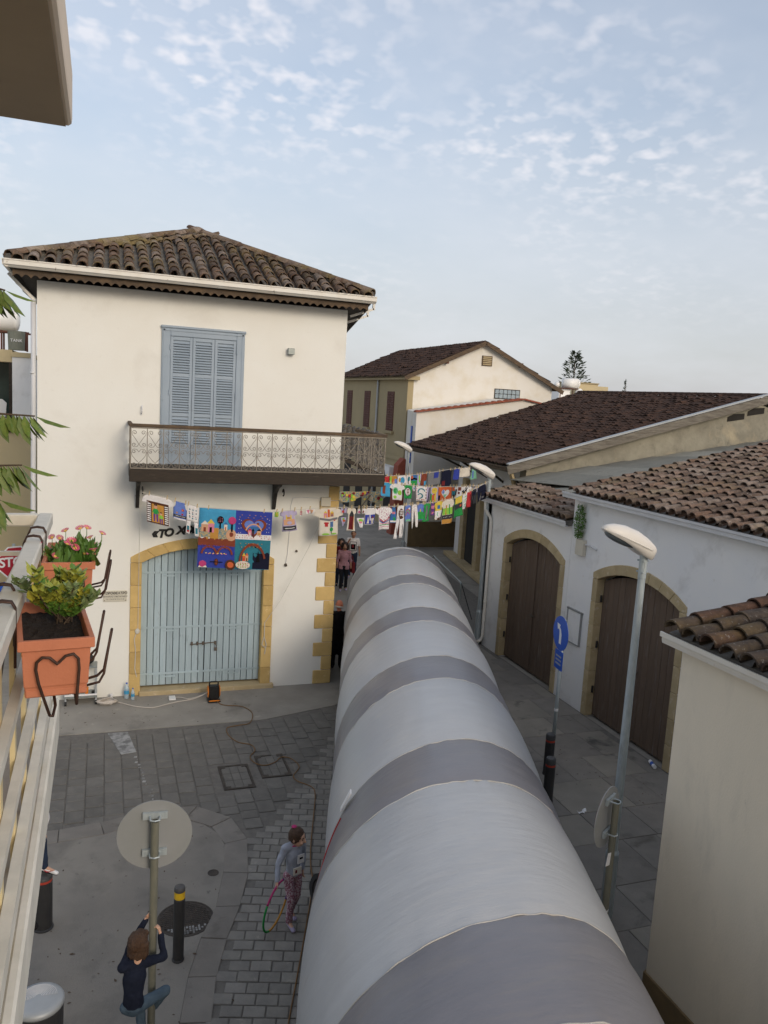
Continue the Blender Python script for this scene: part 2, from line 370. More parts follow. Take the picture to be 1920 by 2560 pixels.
def thing(name, label, cat, loc=(0, 0, 0), rz=0, group=None):
    o = bpy.data.objects.new(name, None); COL.objects.link(o); o.empty_display_size = .2
    o.location = loc; o.rotation_euler = (0, 0, rz)
    return tag(o, label, cat, group)
def part(name, parent, label=None):
    o = bpy.data.objects.new(name, None); COL.objects.link(o); o.empty_display_size = .1
    o.parent = parent; o.matrix_parent_inverse = wm(parent).inverted()
    if label: o['label'] = label
    return o
def copy_tree(o, parent=None, loc=None, rz=None, label=None):
    c = o.copy(); COL.objects.link(c)
    if parent: c.parent = parent
    for ch in o.children: copy_tree(ch, c)
    if loc is not None: c.location = loc
    if rz is not None: c.rotation_euler = (0, 0, rz)
    if label: c['label'] = label
    return c
def struct(o): o['kind'] = 'structure'; return o
def stuff(o): o['kind'] = 'stuff'; return o
def arc(cx, cz, r_, a0, a1, n): return [(cx+r_*cos(a0+(a1-a0)*i/n), cz+r_*sin(a0+(a1-a0)*i/n)) for i in range(n+1)]
def seg_arch(x0, z0, x1, z1, rise, n=12):
    """segmental arch from (x0,z0) to (x1,z1)"""
    w_ = (x1-x0)/2; r_ = (w_*w_+rise*rise)/(2*rise); a = math.asin(min(1, abs(w_)/r_)); out = []
    for i in range(n+1):
        t = -a+2*a*i/n; out.append((x0+w_+math.copysign(1, w_)*r_*sin(t), z0+(z1-z0)*i/n+r_*cos(t)-(r_-rise)))
    return out
def text_mesh(txt, size, shear=0, space=1.0, offset=0.0, extrude=.006, align='CENTER'):
    cu = bpy.data.curves.new('lettering', 'FONT'); cu.body = txt; cu.size = size; cu.extrude = extrude; cu.shear = shear
    cu.space_character = space; cu.offset = offset; cu.align_x = align; cu.align_y = 'CENTER'; cu.resolution_u = 3
    o = bpy.data.objects.new('lettering', cu); COL.objects.link(o); bpy.context.view_layer.update()
    me = bpy.data.meshes.new_from_object(o.evaluated_get(bpy.context.evaluated_depsgraph_get()))
    bpy.data.objects.remove(o); bpy.data.curves.remove(cu); return me
def text_obj(name, txt, size, M, mname, parent, **k):
    me = text_mesh(txt, size, **k); me.materials.clear(); me.materials.append(MT[mname])
    return link(name, me, parent, M)
def basis(x, y, z, o):
    m_ = Matrix.Identity(4)
    for i in range(3): m_[i][0], m_[i][1], m_[i][2], m_[i][3] = x[i], y[i], z[i], o[i]
    return m_
FACE_S = lambda p: basis((1, 0, 0), (0, 0, 1), (0, -1, 0), p)          # a flat thing facing -Y
FACE_W = lambda p: basis((0, -1, 0), (0, 0, 1), (-1, 0, 0), p)         # a flat thing facing -X

def tile_mesh(name, mname, ln=.46, r0=.105, r1=.085, th=.016, n=6):
    """barrel tile: x across, y up the slope from 0, z out of the roof; lower end wide"""
    b = MB(); vs_ = []
    for y, rr in ((0, r0), (ln, r1)):
        for t_ in (0, th):
            for i in range(n+1):
                a = pi*i/n; vs_.append(((rr-t_)*cos(a), y, (rr-t_)*sin(a)*.92))
    k = n+1; fs = []
    for i in range(n):
        fs += [(i, i+1, 2*k+i+1, 2*k+i), (k+i, 3*k+i, 3*k+i+1, k+i+1), (i, k+i, k+i+1, i+1), (2*k+i, 2*k+i+1, 3*k+i+1, 3*k+i)]
    fs += [(0, 2*k, 3*k, k), (n, k+n, 3*k+n, 2*k+n)]
    b.add(vs_, fs); me = b.mesh(name, mname)
    return me
def pans(b, origin, across, up, nrm, x0, x1, step, depth_fn, r_=.12, n=4):
    """the hollow tiles between the barrel rows, one long channel per row"""
    o, across, up, nrm = V(origin), V(across), V(up), V(nrm); x = x0
    while x < x1:
        d = depth_fn(x)
        if d > .2:
            vs_ = []
            for y in (0, d):
                for i in range(n+1):
                    a = pi+pi*i/n; vs_.append(o+across*(x+r_*cos(a))+up*y+nrm*(r_*.8+r_*.8*sin(a)-.02))
            b.add(vs_, [(i, i+1, n+2+i, n+1+i) for i in range(n)])
        x += step

# ------------------------------------------------------------------ ground and paving
GZ = 0.0
b = MB(); b.box(-90, -60, -.4, 140, 200, -.022); ground = struct(b.build('ground', 'concrete'))
# smooth concrete by the house wall and down the alley
def sheet(name, poly, z1, mname, z0=-.03):
    b = MB(); b.prism(poly, lambda x, y, d: (x, y, d), z0, z1); return struct(b.build(name, mname))
yard = sheet('pavement', [(-14, 15.1), (3.1, 15.1), (4.7, 15.55), (5.3, 16.1), (5.3, 40), (-14, 40)], .004, 'concrete')
alley = sheet('alley_pavement', [(5.3, 16.4), (7.6, 16.9), (13.6, 33), (30, 70), (10, 70), (5.3, 40)], .002, 'concrete')
corner_pts = [(-14, 11.45), (-.55, 11.37), (.07, 11.44), (.75, 11.66), (1.2, 11.62), (1.5, 11.38), (1.66, 11.1), (1.72, 10.75), (1.6, 10.1), (1.41, 9.38), (1.16, 8.84), (.95, 8.22), (.80, 7.57), (.62, 6.6), (.45, 5.4), (.2, 3), (-14, 3)]
forecourt = sheet('forecourt_pavement', corner_pts, .006, 'concrete_pale')
bed = sheet('paving_bed', [(-14, 11.2), (-14, 15.3), (3.1, 15.3), (5.2, 16.4), (7.9, 16.9), (7.9, 3), (.1, 3), (.5, 6), (.9, 8), (1.5, 10)], -.008, 'mortar', -.035)

# kerb slabs round the forecourt
inner = [(-2.3, 11.38), (-1.4, 11.375), (-.55, 11.37), (.07, 11.44), (.75, 11.66), (1.25, 11.62), (1.60, 11.30), (1.72, 10.80), (1.60, 10.1), (1.41, 9.38), (1.16, 8.84), (.95, 8.22), (.80, 7.57), (.66, 6.85), (.52, 6.1), (.38, 5.3), (.2, 4.4)]
outer = [(-2.3, 11.72), (-1.4, 11.72), (-.55, 11.72), (.02, 11.79), (.80, 12.02), (1.45, 11.95), (1.92, 11.50), (2.06, 10.85), (1.93, 10.0), (1.71, 9.32), (1.46, 8.74), (1.26, 8.15), (1.12, 7.50), (.98, 6.80), (.84, 6.04), (.70, 5.24), (.52, 4.35)]
for i in range(len(inner)-1):
    q = [V((*inner[i], 0)), V((*inner[i+1], 0)), V((*outer[i+1], 0)), V((*outer[i], 0))]; c_ = sum(q, V())/4
    q = [(c_+(p-c_)*.985) for p in q]; dz = rnd.uniform(.008, .016)
    b = MB(); b.prism([(p.x, p.y) for p in q], lambda x, y, d: (x, y, d), -.035, dz); b.build('kerb_slab', 'slab_grey', forecourt, bev=.006)
def inpoly(x, y, poly):
    r_ = False; j = len(poly)-1
    for i in range(len(poly)):
        (xi, yi), (xj, yj) = poly[i], poly[j]
        if (yi > y) != (yj > y) and x < (xj-xi)*(y-yi)/(yj-yi)+xi: r_ = not r_
        j = i
    return r_
kerb_zone = outer + [(-14, 4.35), (-14, 11.72)]
TUBE_D = V((sin(.3113), cos(.3113), 0)); TUBE_E = V((cos(.3113), -sin(.3113), 0)); TUBE_P = V((4.5, 10, 1.31)); TUBE_R = 1.38
def tube_off(x, y): return (V((x, y, 1.31))-TUBE_P).dot(TUBE_E)
HATCH = [(1.94, 12.38, 2.46, 13.24), (2.62, 12.66, 3.14, 13.51)]
rects = []                                   # (cx, cy, half w, half d, rotation)
strip_line = lambda y: 2.3+(y-11.0)*.62      # seam between the two courses of paving
# running bond parallel to the kerb and the tunnel (near strip)
ang = R(16.5); ux, uy = V((cos(ang), -sin(ang), 0)), V((sin(ang), cos(ang), 0))
for k in range(-52, 70):
    yy = k*.172
    for j in range(-14, 26):
        c_ = V((1.2, 8, 0))+uy*yy+ux*(j*.245+(.12 if k % 2 else 0))
        if c_.y < 4.2 or c_.y > 16.3: continue
        if inpoly(c_.x, c_.y, kerb_zone): continue
        if c_.y > 10.9 and c_.x < strip_line(c_.y)+.1: continue
        if tube_off(c_.x, c_.y) > -.9: continue
        rects.append((c_.x, c_.y, .1155, .079, -ang))
# large setts in a grid square to the house, far side
k = 0; x = -4.2
while x < 5.4:
    wd = .285; y = 10.75+rnd.uniform(0, .3)
    while y < 15.25:
        dp = rnd.choice((.30, .36, .42, .24)); cx, cy = x+wd/2, y+dp/2
        lim = 15.02 if cx < 3.1 else 15.02+(cx-3.1)*.42
        ok = cy+dp/2 < lim+.08 and not inpoly(cx, cy-.02, kerb_zone) and not (cy > 10.8 and cx > strip_line(cy)-.12) and tube_off(cx, cy) < -.9
        ok = ok and not any(h[0]-.12 < cx < h[2]+.12 and h[1]-.12 < cy < h[3]+.12 for h in HATCH)
        if ok: rects.append((cx, cy, wd/2-.008, dp/2-.008, rnd.uniform(-.004, .004)))
        y += dp
    x += wd
sett_cache = {}
def sett_mesh(hw, hd):
    key = (round(hw, 3), round(hd, 3))
    if key not in sett_cache:
        b = MB(); e = .007; vs_ = [(-hw, -hd, -.03), (hw, -hd, -.03), (hw, hd, -.03), (-hw, hd, -.03), (-hw, -hd, 0), (hw, -hd, 0), (hw, hd, 0), (-hw, hd, 0), (-hw+e, -hd+e, .006), (hw-e, -hd+e, .006), (hw-e, hd-e, .006), (-hw+e, hd-e, .006)]
        b.add(vs_, [(0, 1, 5, 4), (1, 2, 6, 5), (2, 3, 7, 6), (3, 0, 4, 7), (4, 5, 9, 8), (5, 6, 10, 9), (6, 7, 11, 10), (7, 4, 8, 11), (8, 9, 10, 11)])
        sett_cache[key] = b.mesh('sett', 'sett_big' if hw > .13 else 'sett')
    return sett_cache[key]
rects.sort(key=lambda r_: (0 if inview((r_[0], r_[1], 0), 1.0) else 1e3)+(V((r_[0], r_[1], 0))-EYE).length)
joined = MB()
for i, (cx, cy, hw, hd, a) in enumerate(rects):
    M = Matrix.Translation((cx, cy, rnd.uniform(-.004, .004))) @ Matrix.Rotation(a, 4, 'Z') @ Matrix.Rotation(rnd.gauss(0, .008), 4, 'X') @ Matrix.Rotation(rnd.gauss(0, .008), 4, 'Y')
    if i < 300: link('sett', sett_mesh(hw, hd), bed, M)
    else:
        me = sett_mesh(hw, hd); joined.use('sett_big' if hw > .13 else 'sett'); joined.add([M @ v.co for v in me.vertices], [tuple(p.vertices) for p in me.polygons])
stuff(joined.build('sett_field', None, bed))

# slabs on the right of the tunnel: concrete bands between stone slabs
band = struct(MB().prism([(4.9, 3), (9.9, 3), (9.9, 19.6), (12.2, 24), (13.2, 33), (7.6, 17.0), (5.4, 11.4), (3.8, 5)], lambda x, y, d: (x, y, d), -.035, -.004).build('street_pavement', 'mortar'))
a2 = R(-2); s0 = V((4.2, 2.8, 0))
yy = 2.9; row = 0
while yy < 19.4:
    hgt = (1.02, .84)[row % 2]; xx = 3.6+(.4 if row % 2 else 0); colm = 0
    while xx < 9.86:
        wd = (1.25, .62, .9)[(colm+row) % 3]; x1 = min(xx+wd, 9.86)
        cx, cy = (xx+x1)/2, yy+hgt/2
        if tube_off(cx, cy) > 1.0-wd/2 and x1-xx > .15:
            b = MB(); b.box(xx+.006, yy+.006, -.03, x1-.006, yy+hgt-.006, rnd.uniform(.0, .008)); b.build('paving_slab', ('slab_grey', 'slab_conc', 'slab_grey')[(colm*2+row) % 3], band, bev=.005)
        xx = x1; colm += 1
    yy += hgt; row += 1

# access covers
for n_, (x0, y0, x1, y1) in enumerate(HATCH):
    t = thing('access_cover', ('square paved access cover nearer the camera, set in the cobbles', 'square paved access cover nearer the tunnel, crossed by the orange cable')[n_], 'access cover', ((x0+x1)/2, (y0+y1)/2, 0), 0, 'square access covers in the paving')
    b = MB()
    for q in ((x0, y0, x1, y0+.035), (x0, y1-.035, x1, y1), (x0, y0+.035, x0+.035, y1-.035), (x1-.035, y0+.035, x1, y1-.035)): b.box(q[0], q[1], -.03, q[2], q[3], .008)
    for q in ((x0+.035, y0+.035), (x1-.12, y1-.10), (x1-.12, y0+.035), (x0+.035, y1-.10)): b.box(q[0], q[1], -.03, q[0]+.085, q[1]+.065, .0095)
    b.build('frame', 'iron_cover', t)
    nx, ny = 3, 3
    for i in range(nx):
        for j in range(ny):
            w_, h_ = (x1-x0-.09)/nx, (y1-y0-.09)/ny
            b = MB(); b.box(x0+.045+i*w_+.004, y0+.045+j*h_+.004, -.02, x0+.045+(i+1)*w_-.004, y0+.045+(j+1)*h_-.004, .004); b.build('inset_slab', 'sett_big', t)
t = thing('manhole_cover', 'round studded iron manhole cover with worn white paint, behind the yellow banded bollard', 'manhole cover', (1.02, 9.24, 0))
b = MB(); b.lathe([(.345, -.02), (.345, .012), (.325, .014), (.325, .009)], (1.02, 9.24, 0), 36); b.build('plate', 'iron_cover', t)
b = MB().use('iron_cover'); b.use('white_paint_worn')
for i in range(-8, 9):
    for j in range(-8, 9):
        x, y = i*.036, j*.036
        if x*x+y*y < .30**2:
            b.use('white_paint_worn' if (y < -.17 and -.24 < x < .26 and rnd.random() < .8) else 'iron_cover')
            b.box(1.02+x-.012, 9.24+y-.012, .008, 1.02+x+.012, 9.24+y+.012, .019)
b.build('studs', None, t)
t = thing('valve_cover', 'small round iron valve cover in the smooth concrete', 'valve cover', (1.47, 10.12, 0))
b = MB(); b.lathe([(.075, -.01), (.075, .011), (.066, .011), (.064, .007)], (1.47, 10.12, 0), 20); b.build('ring', 'iron_cover', t)
# worn paint on the cobbles
b = MB()
b.prism([(.14, 15.0), (.50, 15.0), (.62, 14.1), (.36, 14.05)], lambda x, y, d: (x, y, d), .006, .0135)
o = struct(b.build('painted_marking', 'white_paint_worn'))
b = MB()
for i in range(26):
    y = 13.9-i*.105; x = .58+(13.9-y)*.155+rnd.uniform(-.03, .03); s_ = rnd.uniform(.012, .04)
    b.prism([(x-s_, y-s_*.8), (x+s_*.6, y-s_), (x+s_, y+s_*.6), (x-s_*.5, y+s_)], lambda x, y, d: (x, y, d), .006, .0125)
struct(b.build('painted_marking', 'white_paint_worn'))

# ------------------------------------------------------------------ the old house
YF = 16.89; HX0, HX1 = -1.2, 4.95; HTOP = 8.36; RBX = 6.6; HBACK = 24.2
house = thing('house', 'cream two storey house with hipped tile roof, wooden balcony and pale blue warehouse door', 'house', (1.9, YF, 0))
DX0, DX1, DZ0, DZ1 = .79, 3.34, 2.87, 2.80
outline = [(HX0, -.1), (DX0-.03, -.1), (DX0-.03, DZ0)] + seg_arch(DX0-.03, DZ0, DX1+.03, DZ1, .36, 16)[1:-1] + [(DX1+.03, DZ1), (DX1+.03, -.1), (HX1, -.1), (HX1, HTOP), (HX0, HTOP)]
b = MB(); b.prism(outline, lambda x, z, d: (x, d, z), YF, YF+.35)
b.build('front_wall', 'render_cream', house)
b = MB()
b.add([(HX0, YF+.35, -.1), (HX0, HBACK, -.1), (HX0, HBACK, HTOP), (HX0, YF+.35, HTOP), (HX1, YF+.35, -.1), (RBX, HBACK, -.1), (RBX, HBACK, HTOP), (HX1, YF+.35, HTOP)], [(0, 1, 2, 3), (4, 7, 6, 5), (1, 5, 6, 2), (2, 6, 7, 3)])
b.build('side_walls', 'render_cream', house)
b = MB(); b.box(DX0-.1, YF+.45, 0, DX1+.1, YF+.5, 3.4); b.build('door_backing', 'opening_dark', house)
# quoins on the right corner
z = .0; k = 0; hq = .325
zs = [0]
while zs[-1] < 4.5: zs.append(zs[-1]+hq)
for i in range(len(zs)-1):
    if i == 0: w_ = .40
    else: w_ = .42 if i % 2 == 0 else .22
    b = MB(); b.box(HX1-w_, YF-.022, zs[i]+.005, HX1+.02, YF+.2, zs[i+1]-.005); b.build('quoin', 'stone', house, bev=.012)
# stone surround of the door
def surround(parent, x0, x1, z0, z1, rise, wd, fn, mname, nv=9, nj=6, gap=.004, out=.03, inn=.20):
    for (xa, xb, zt) in ((x0-wd, x0, z0), (x1, x1+wd, z1)):
        for j in range(nj):
            za, zb = zt*j/nj, zt*(j+1)/nj
            b = MB(); b.prism([(xa, za+gap), (xb, za+gap), (xb, zb-gap), (xa, zb-gap)], fn, -out-rnd.uniform(0, .006), inn); b.build('jamb_stone', mname, parent, bev=.008)
    A = seg_arch(x0, z0, x1, z1, rise, nv*2); B = seg_arch(x0-wd, z0+.12, x1+wd, z1+.12, rise+.10, nv*2)
    for j in range(nv):
        q = ([(x0-wd, z0+.004)] if j == 0 else [])+[A[2*j], A[2*j+1], A[2*j+2]]+([(x1+wd, z1+.004)] if j == nv-1 else [])+[B[2*j+2], B[2*j+1], B[2*j]]
        c_ = (sum(p[0] for p in q)/len(q), sum(p[1] for p in q)/len(q)); q = [(c_[0]+(p[0]-c_[0])*.992, c_[1]+(p[1]-c_[1])*.985) for p in q]
        b = MB(); b.prism(q, fn, -out-rnd.uniform(0, .006), inn); b.build('arch_stone', mname, parent, bev=.008)
surround(house, DX0, DX1, DZ0, DZ1, .33, .225, lambda x, z, d: (x, YF+d, z), 'stone')
b = MB(); b.box(DX0-.02, YF-.10, -.02, DX1+.3, YF+.3, .10); b.build('door_sill', 'stone_pale', house, bev=.015)
# the pale blue double door, plank by plank
dr = part('door', house, 'pale blue plank double door with strap hinges and a bolt'); npl = 19; pw = (DX1-DX0)/npl
topz = lambda x: 2.84+.33*(1-((x-(DX0+DX1)/2)/((DX1-DX0)/2))**2)
for i in range(npl):
    x0, x1 = DX0+i*pw+.006, DX0+(i+1)*pw-.006
    if i in (9,): x1 -= .008
    y = YF+.16+rnd.uniform(-.004, .004)
    b = MB(); b.prism([(x0, .14), (x1, .14), (x1, topz(x1)), (x0, topz(x0))], lambda x, z, d: (x, d, z), y, y+.03); b.build('plank', 'blue_paint', dr, bev=.004)
for z_ in (2.62, 1.42, .40):
    for xa, xb in ((DX0-.05, 2.03), (2.10, DX1+.04)):
        b = MB(); b.box(xa, YF+.140, z_-.022, xb, YF+.152, z_+.022); xm = xa if xa < 1.5 else xb
        b.cyl((xm, YF+.13, z_-.06), (xm, YF+.13, z_+.06), .022, n=8); b.box((xa+xb)/2-.14, YF+.137, z_-.09, (xa+xb)/2+.14, YF+.1455, z_-.055); b.build('strap_hinge', 'blue_paint', dr)
b = MB(); b.cyl((1.82, YF+.125, 1.02), (2.38, YF+.125, 1.05), .012, n=8)
for x in (1.86, 1.98, 2.1, 2.36): b.box(x-.02, YF+.11, 1.0, x+.02, YF+.156, 1.07)
b.build('bolt', 'iron', dr)
b = MB(); b.box(2.34, YF+.10, .86, 2.40, YF+.13, .93); b.tube([(2.35, YF+.115, .93), (2.355, YF+.115, .98), (2.37, YF+.115, 1.0), (2.385, YF+.115, .98), (2.39, YF+.115, .93)], .006); b.build('padlock', 'iron', dr)
# roof
EZ = 8.60; EY = 16.35; EX0, EX1 = -1.66, 5.34; PK = V((2.05, 19.9, 10.06)); BK = V((2.6, 22.0, 10.06)); EBX0, EBX1, EBY = -1.69, 7.2, 24.9
roof = part('roof', house)
b = MB(); c4 = [(EX0, EY, EZ), (EX1, EY, EZ), (EBX1, EBY, EZ), (EBX0, EBY, EZ)]
b.add(c4+[PK, BK], [(0, 1, 4), (1, 2, 5, 4), (2, 3, 5), (3, 0, 4, 5)]); b.build('roof_deck', 'mortar', roof)
b = MB(); b.prism([(EX0+.04, EY+.04), (EX1-.04, EY+.04), (EBX1-.04, EBY-.04), (EBX0+.04, EBY-.04)], lambda x, y, d: (x, y, d), EZ-.13, EZ-.015); b.build('soffit', 'dark_wood', roof)
TH = tile_mesh('tile', 'tile_house', .47, .104, .082)
al = math.atan2(PK.z-EZ, PK.y-EY); UPF = V((0, cos(al), sin(al))); NF = V((0, -sin(al), cos(al))); SLEN = (PK-V((PK.x, EY, EZ))).length
tcol = .278; joined_side = MB()
def hip_depth(x): return SLEN*min((x-EX0)/(PK.x-EX0), (EX1-x)/(EX1-PK.x))
x = EX0+.17
while x < EX1-.1:
    dmax = hip_depth(x); y = -.10; j = 0
    while y < dmax-.18:
        o_ = V((x+rnd.gauss(0, .008), EY, EZ))+UPF*(y+rnd.gauss(0, .008))+NF*(.066+rnd.uniform(0, .016))
        M = basis((1, 0, 0), UPF, NF, o_) @ Matrix.Rotation(R(-3.4+rnd.gauss(0, 1.0)), 4, 'X') @ Matrix.Rotation(rnd.gauss(0, .025), 4, 'Z')
        link('tile', TH, roof, M); y += .36; j += 1
    x += tcol
b = MB(); pans(b, (0, EY, EZ), (1, 0, 0), UPF, NF, EX0+.17-tcol/2, EX1, tcol, lambda x: max(0, hip_depth(x)), .125); b.build('pan_tiles', 'tile_house', roof)['kind'] = 'stuff'
for c_ in (V((EX0, EY, EZ)), V((EX1, EY, EZ))):        # hip tiles
    d = PK-c_; ln = d.length; a_ = d.normalized(); sd_ = a_.cross(V((0, 0, 1))).normalized(); n_ = sd_.cross(a_); s_ = .06
    while s_ < ln-.15:
        link('hip_tile', TH, roof, basis(sd_*1.25, a_, n_*1.1, c_+a_*s_+n_*(.075+rnd.uniform(0, .01))) @ Matrix.Rotation(R(2.2), 4, 'X')); s_ += .37
for c_ in (V((EX0, EY, EZ)), V((EX1, EY, EZ))):
    b = MB(); b.beam(c_+V((0, .1, .03)), PK+V((0, 0, .02)), .20, .20); b.build('hip_mortar', 'mortar', roof)
b = MB(); b.ell(PK+V((0, -.02, .07)), .20, .20, .13, 14, 8); b.build('ridge_cap', 'tile_house', roof, smooth=True)
for (pa, pb, pc, pd) in ((V((EX1, EY, EZ)), V((EBX1, EBY, EZ)), BK, PK), (V((EBX0, EBY, EZ)), V((EX0, EY, EZ)), PK, BK)):
    ac = (pb-pa); wl = ac.length; ac.normalize(); mid = pd-pa; upv = (mid-ac*mid.dot(ac)); sl = upv.length; upv.normalize(); nn = ac.cross(upv); x = .15
    while x < wl-.1:
        t0 = (pd-pa).dot(ac); t1 = (pc-pa).dot(ac)
        dm = sl*min(1, x/max(t0, .01), (wl-x)/max(wl-t1, .01)); y = .06
        while y < dm-.15:
            M = basis(ac, upv, nn, pa+ac*x+upv*y+nn*.06) @ Matrix.Rotation(R(2), 4, 'X')
            joined_side.add([M @ v.co for v in TH.vertices], [tuple(p.vertices) for p in TH.polygons]); y += .36
        x += tcol
stuff(joined_side.build('side_tiles', 'tile_house', roof))
# eaves: scalloped fascia board, gutter
def scallop(p, q, z0, z1, amp, wl, th, name, mname, parent):
    p, q = V(p), V(q); d = (q-p).normalized(); ln = (q-p).length; nn = V((d.y, -d.x, 0)); n_ = int(ln/wl*8); top = [(0, z1), (ln, z1)]
    bot = [(ln*(1-i/n_), z0+amp*abs(sin(pi*(ln*(1-i/n_))/wl))) for i in range(n_+1)]
    b = MB(); b.prism(top[::-1]+bot[::-1], lambda s_, z_, dd: p+d*s_+nn*dd+V((0, 0, z_)), 0, th); return b.build(name, mname, parent)
scallop((EX0+.08, EY+.10, 0), (EX1-.08, EY+.10, 0), EZ-.27, EZ-.13, .055, .155, .025, 'scalloped_fascia', 'trim_wood', house)
scallop((EX0+.10, EBY-.1, 0), (EX0+.10, EY+.12, 0), EZ-.25, EZ-.13, .05, .155, .025, 'scalloped_fascia', 'dark_wood', house)
scallop((EX1-.10, EY+.12, 0), (EBX1-.1, EBY-.1, 0), EZ-.25, EZ-.13, .05, .155, .025, 'scalloped_fascia', 'dark_wood', house)
gprof = [(0, .0), (-.035, .0), (-.075, .035), (-.10, .045), (-.10, .115), (-.112, .125), (-.112, .145), (-.090, .145), (-.085, .06), (-.06, .05), (-.03, .02), (0, .02)]
b = MB(); b.prism(gprof, lambda a, z_, d: (d, EY+.02+a, EZ-.12+z_), EX0-.05, EX1+.05); b.build('gutter', 'gutter_white', house)
b = MB(); b.prism(gprof, lambda a, z_, d: (EX0+.02+a, d, EZ-.12+z_), EY-.05, EBY); b.build('gutter', 'gutter_white', house)
b = MB()
b.beam((-1.7, 16.9, EZ-.16), (-1.24, 17.0, 7.98), .05, .05); b.build('eave_strut', 'gutter_white', house)
for y in (18.4, 19.9):
    b = MB(); b.beam((-1.7, y, EZ-.16), (-1.24, y, EZ-.55), .05, .05); b.build('eave_strut', 'gutter_white', house)
for y, x in ((17.1, 5.05), (18.6, 5.4)):
    b = MB(); b.beam((x+.55, y, EZ-.14), (x+.03, y, EZ-.34), .05, .05); b.beam((x+.55, y, EZ-.02), (x+.55, y, EZ-.16), .05, .05, (0, 1, 0)); b.build('eave_strut', 'gutter_white', house)
b = MB(); b.tube([(-1.27, 16.98, 8.0), (-1.27, 16.98, 6.0), (-1.29, 16.98, 3.0), (-1.29, 16.98, .1)], .048, 10)
for z_ in (6.6, 3.4, 2.0): b.cyl((-1.28, 16.98, z_), (-1.28, 16.98, z_+.04), .055, n=10)
b.build('downpipe', 'gutter_grey', house, smooth=True)
# louvred shutter door on the balcony
SX0, SX1, SZ0, SZ1 = 1.10, 2.76, 4.92, 7.72
sh = part('shutter_door', house, 'grey blue louvred folding shutter in a moulded frame')
b = MB(); fw = .17
for q in ((SX0, SZ0, SX0+fw, SZ1), (SX1-fw, SZ0, SX1, SZ1), (SX0+fw, SZ1-fw-.03, SX1-fw, SZ1)): b.box(q[0], YF-.05, q[1], q[2], YF+.02, q[3])
b.box(SX0-.02, YF-.075, SZ1-.045, SX1+.02, YF+.02, SZ1+.005)
b.build('frame', 'shutter_paint', sh, bev=.01)
b = MB()
for xa, xb in ((SX0+.03, SX0+.06), (SX1-.06, SX1-.03)): b.box(xa, YF-.062, SZ0, xb, YF-.04, SZ1-.06)
b.box(SX0+.03, YF-.062, SZ1-.10, SX1-.03, YF-.04, SZ1-.07); b.build('moulding', 'shutter_paint', sh)
lx0, lx1 = SX0+fw, SX1-fw; lw = (lx1-lx0)/3
b = MB(); b.box(lx0, YF-.005, SZ0, lx1, YF+.02, SZ1-fw-.03); b.build('backing', 'shutter_paint', sh)
for i in range(3):
    xa, xb = lx0+i*lw+.004, lx0+(i+1)*lw-.004; st = .055; b = MB()
    zt = SZ1-fw-.035
    levels = [SZ0+.02, SZ0+.42, SZ0+.98, SZ0+1.06, SZ0+1.78, SZ0+1.86, zt]
    b.box(xa, YF-.035, SZ0+.02, xa+st, YF-.007, zt); b.box(xb-st, YF-.035, SZ0+.02, xb, YF-.007, zt)
    for za, zb in ((SZ0+.02, SZ0+.44), (SZ0+1.00, SZ0+1.07), (SZ0+1.80, SZ0+1.87), (zt-.07, zt)): b.box(xa+st, YF-.033, za, xb-st, YF-.007, zb)
    leaf = b.build('leaf', 'shutter_paint', sh, bev=.004)
    b = MB()
    for za, zb in ((SZ0+.46, SZ0+.99), (SZ0+1.08, SZ0+1.79), (SZ0+1.88, zt-.08)):
        z = za+.012
        while z < zb-.02:
            b.obox(((xa+xb)/2, YF-.022, z+.014), ((xb-xa)/2-st, 0, 0), (0, .020, .019), (0, -.003, .004)); z += .052
    b.build('louvres', 'shutter_paint', sh)['kind'] = 'stuff'
b = MB()
for x in (lx0-.01, lx1+.01):
    for z_ in (5.3, 6.4, 7.3): b.cyl((x, YF-.06, z_-.05), (x, YF-.06, z_+.05), .014, n=8)
b.build('hinges', 'shutter_paint', sh)
# balcony
bal = part('balcony', house, 'dark wooden balcony with wrought iron scroll railing')
BX0, BX1, BY, BZ = .50, 5.60, 15.80, 4.93
b = MB(); b.box(BX0, BY, BZ-.07, BX1, YF-.002, BZ); b.build('floor', 'dark_wood', bal)
b = MB(); b.box(BX0-.02, BY-.03, BZ-.25, BX1+.02, BY+.06, BZ-.005); b.build('front_beam', 'dark_wood', bal, bev=.01)
for x in (BX0, BX1-.09): b = MB(); b.box(x, BY+.065, BZ-.24, x+.09, YF+(.0 if x < 3 else 1.2), BZ-.075); b.build('side_beam', 'dark_wood', bal, bev=.008)
for x in (1.6, 2.6, 3.6, 4.5): b = MB(); b.box(x, BY+.065, BZ-.20, x+.08, YF-.003, BZ-.075); b.build('joist', 'dark_wood', bal)
b = MB(); b.box(BX0-.03, BY-.03, 5.72, BX1+.03, BY+.04, 5.785); b.box(BX0-.03, BY+.045, 5.72, BX0+.04, YF-.003, 5.785); b.box(BX1-.04, BY+.045, 5.72, BX1+.03, YF+1.0, 5.785); b.build('handrail', 'trim_wood', bal, bev=.01)
b = MB(); b.box(BX0, BY-.012, BZ+.0, BX1, BY+.012, BZ+.022); b.box(BX0, BY-.012, 5.695, BX1, BY+.012, 5.717); b.build('rail_bar', 'iron_pale', bal)
def spiral(cx, cz, r_, a0, turns, n=14, cw=1): return [V((cx+r_*(1-.82*i/n)*cos(a0+cw*turns*2*pi*i/n), 0, cz+r_*(1-.82*i/n)*sin(a0+cw*turns*2*pi*i/n))) for i in range(n+1)]
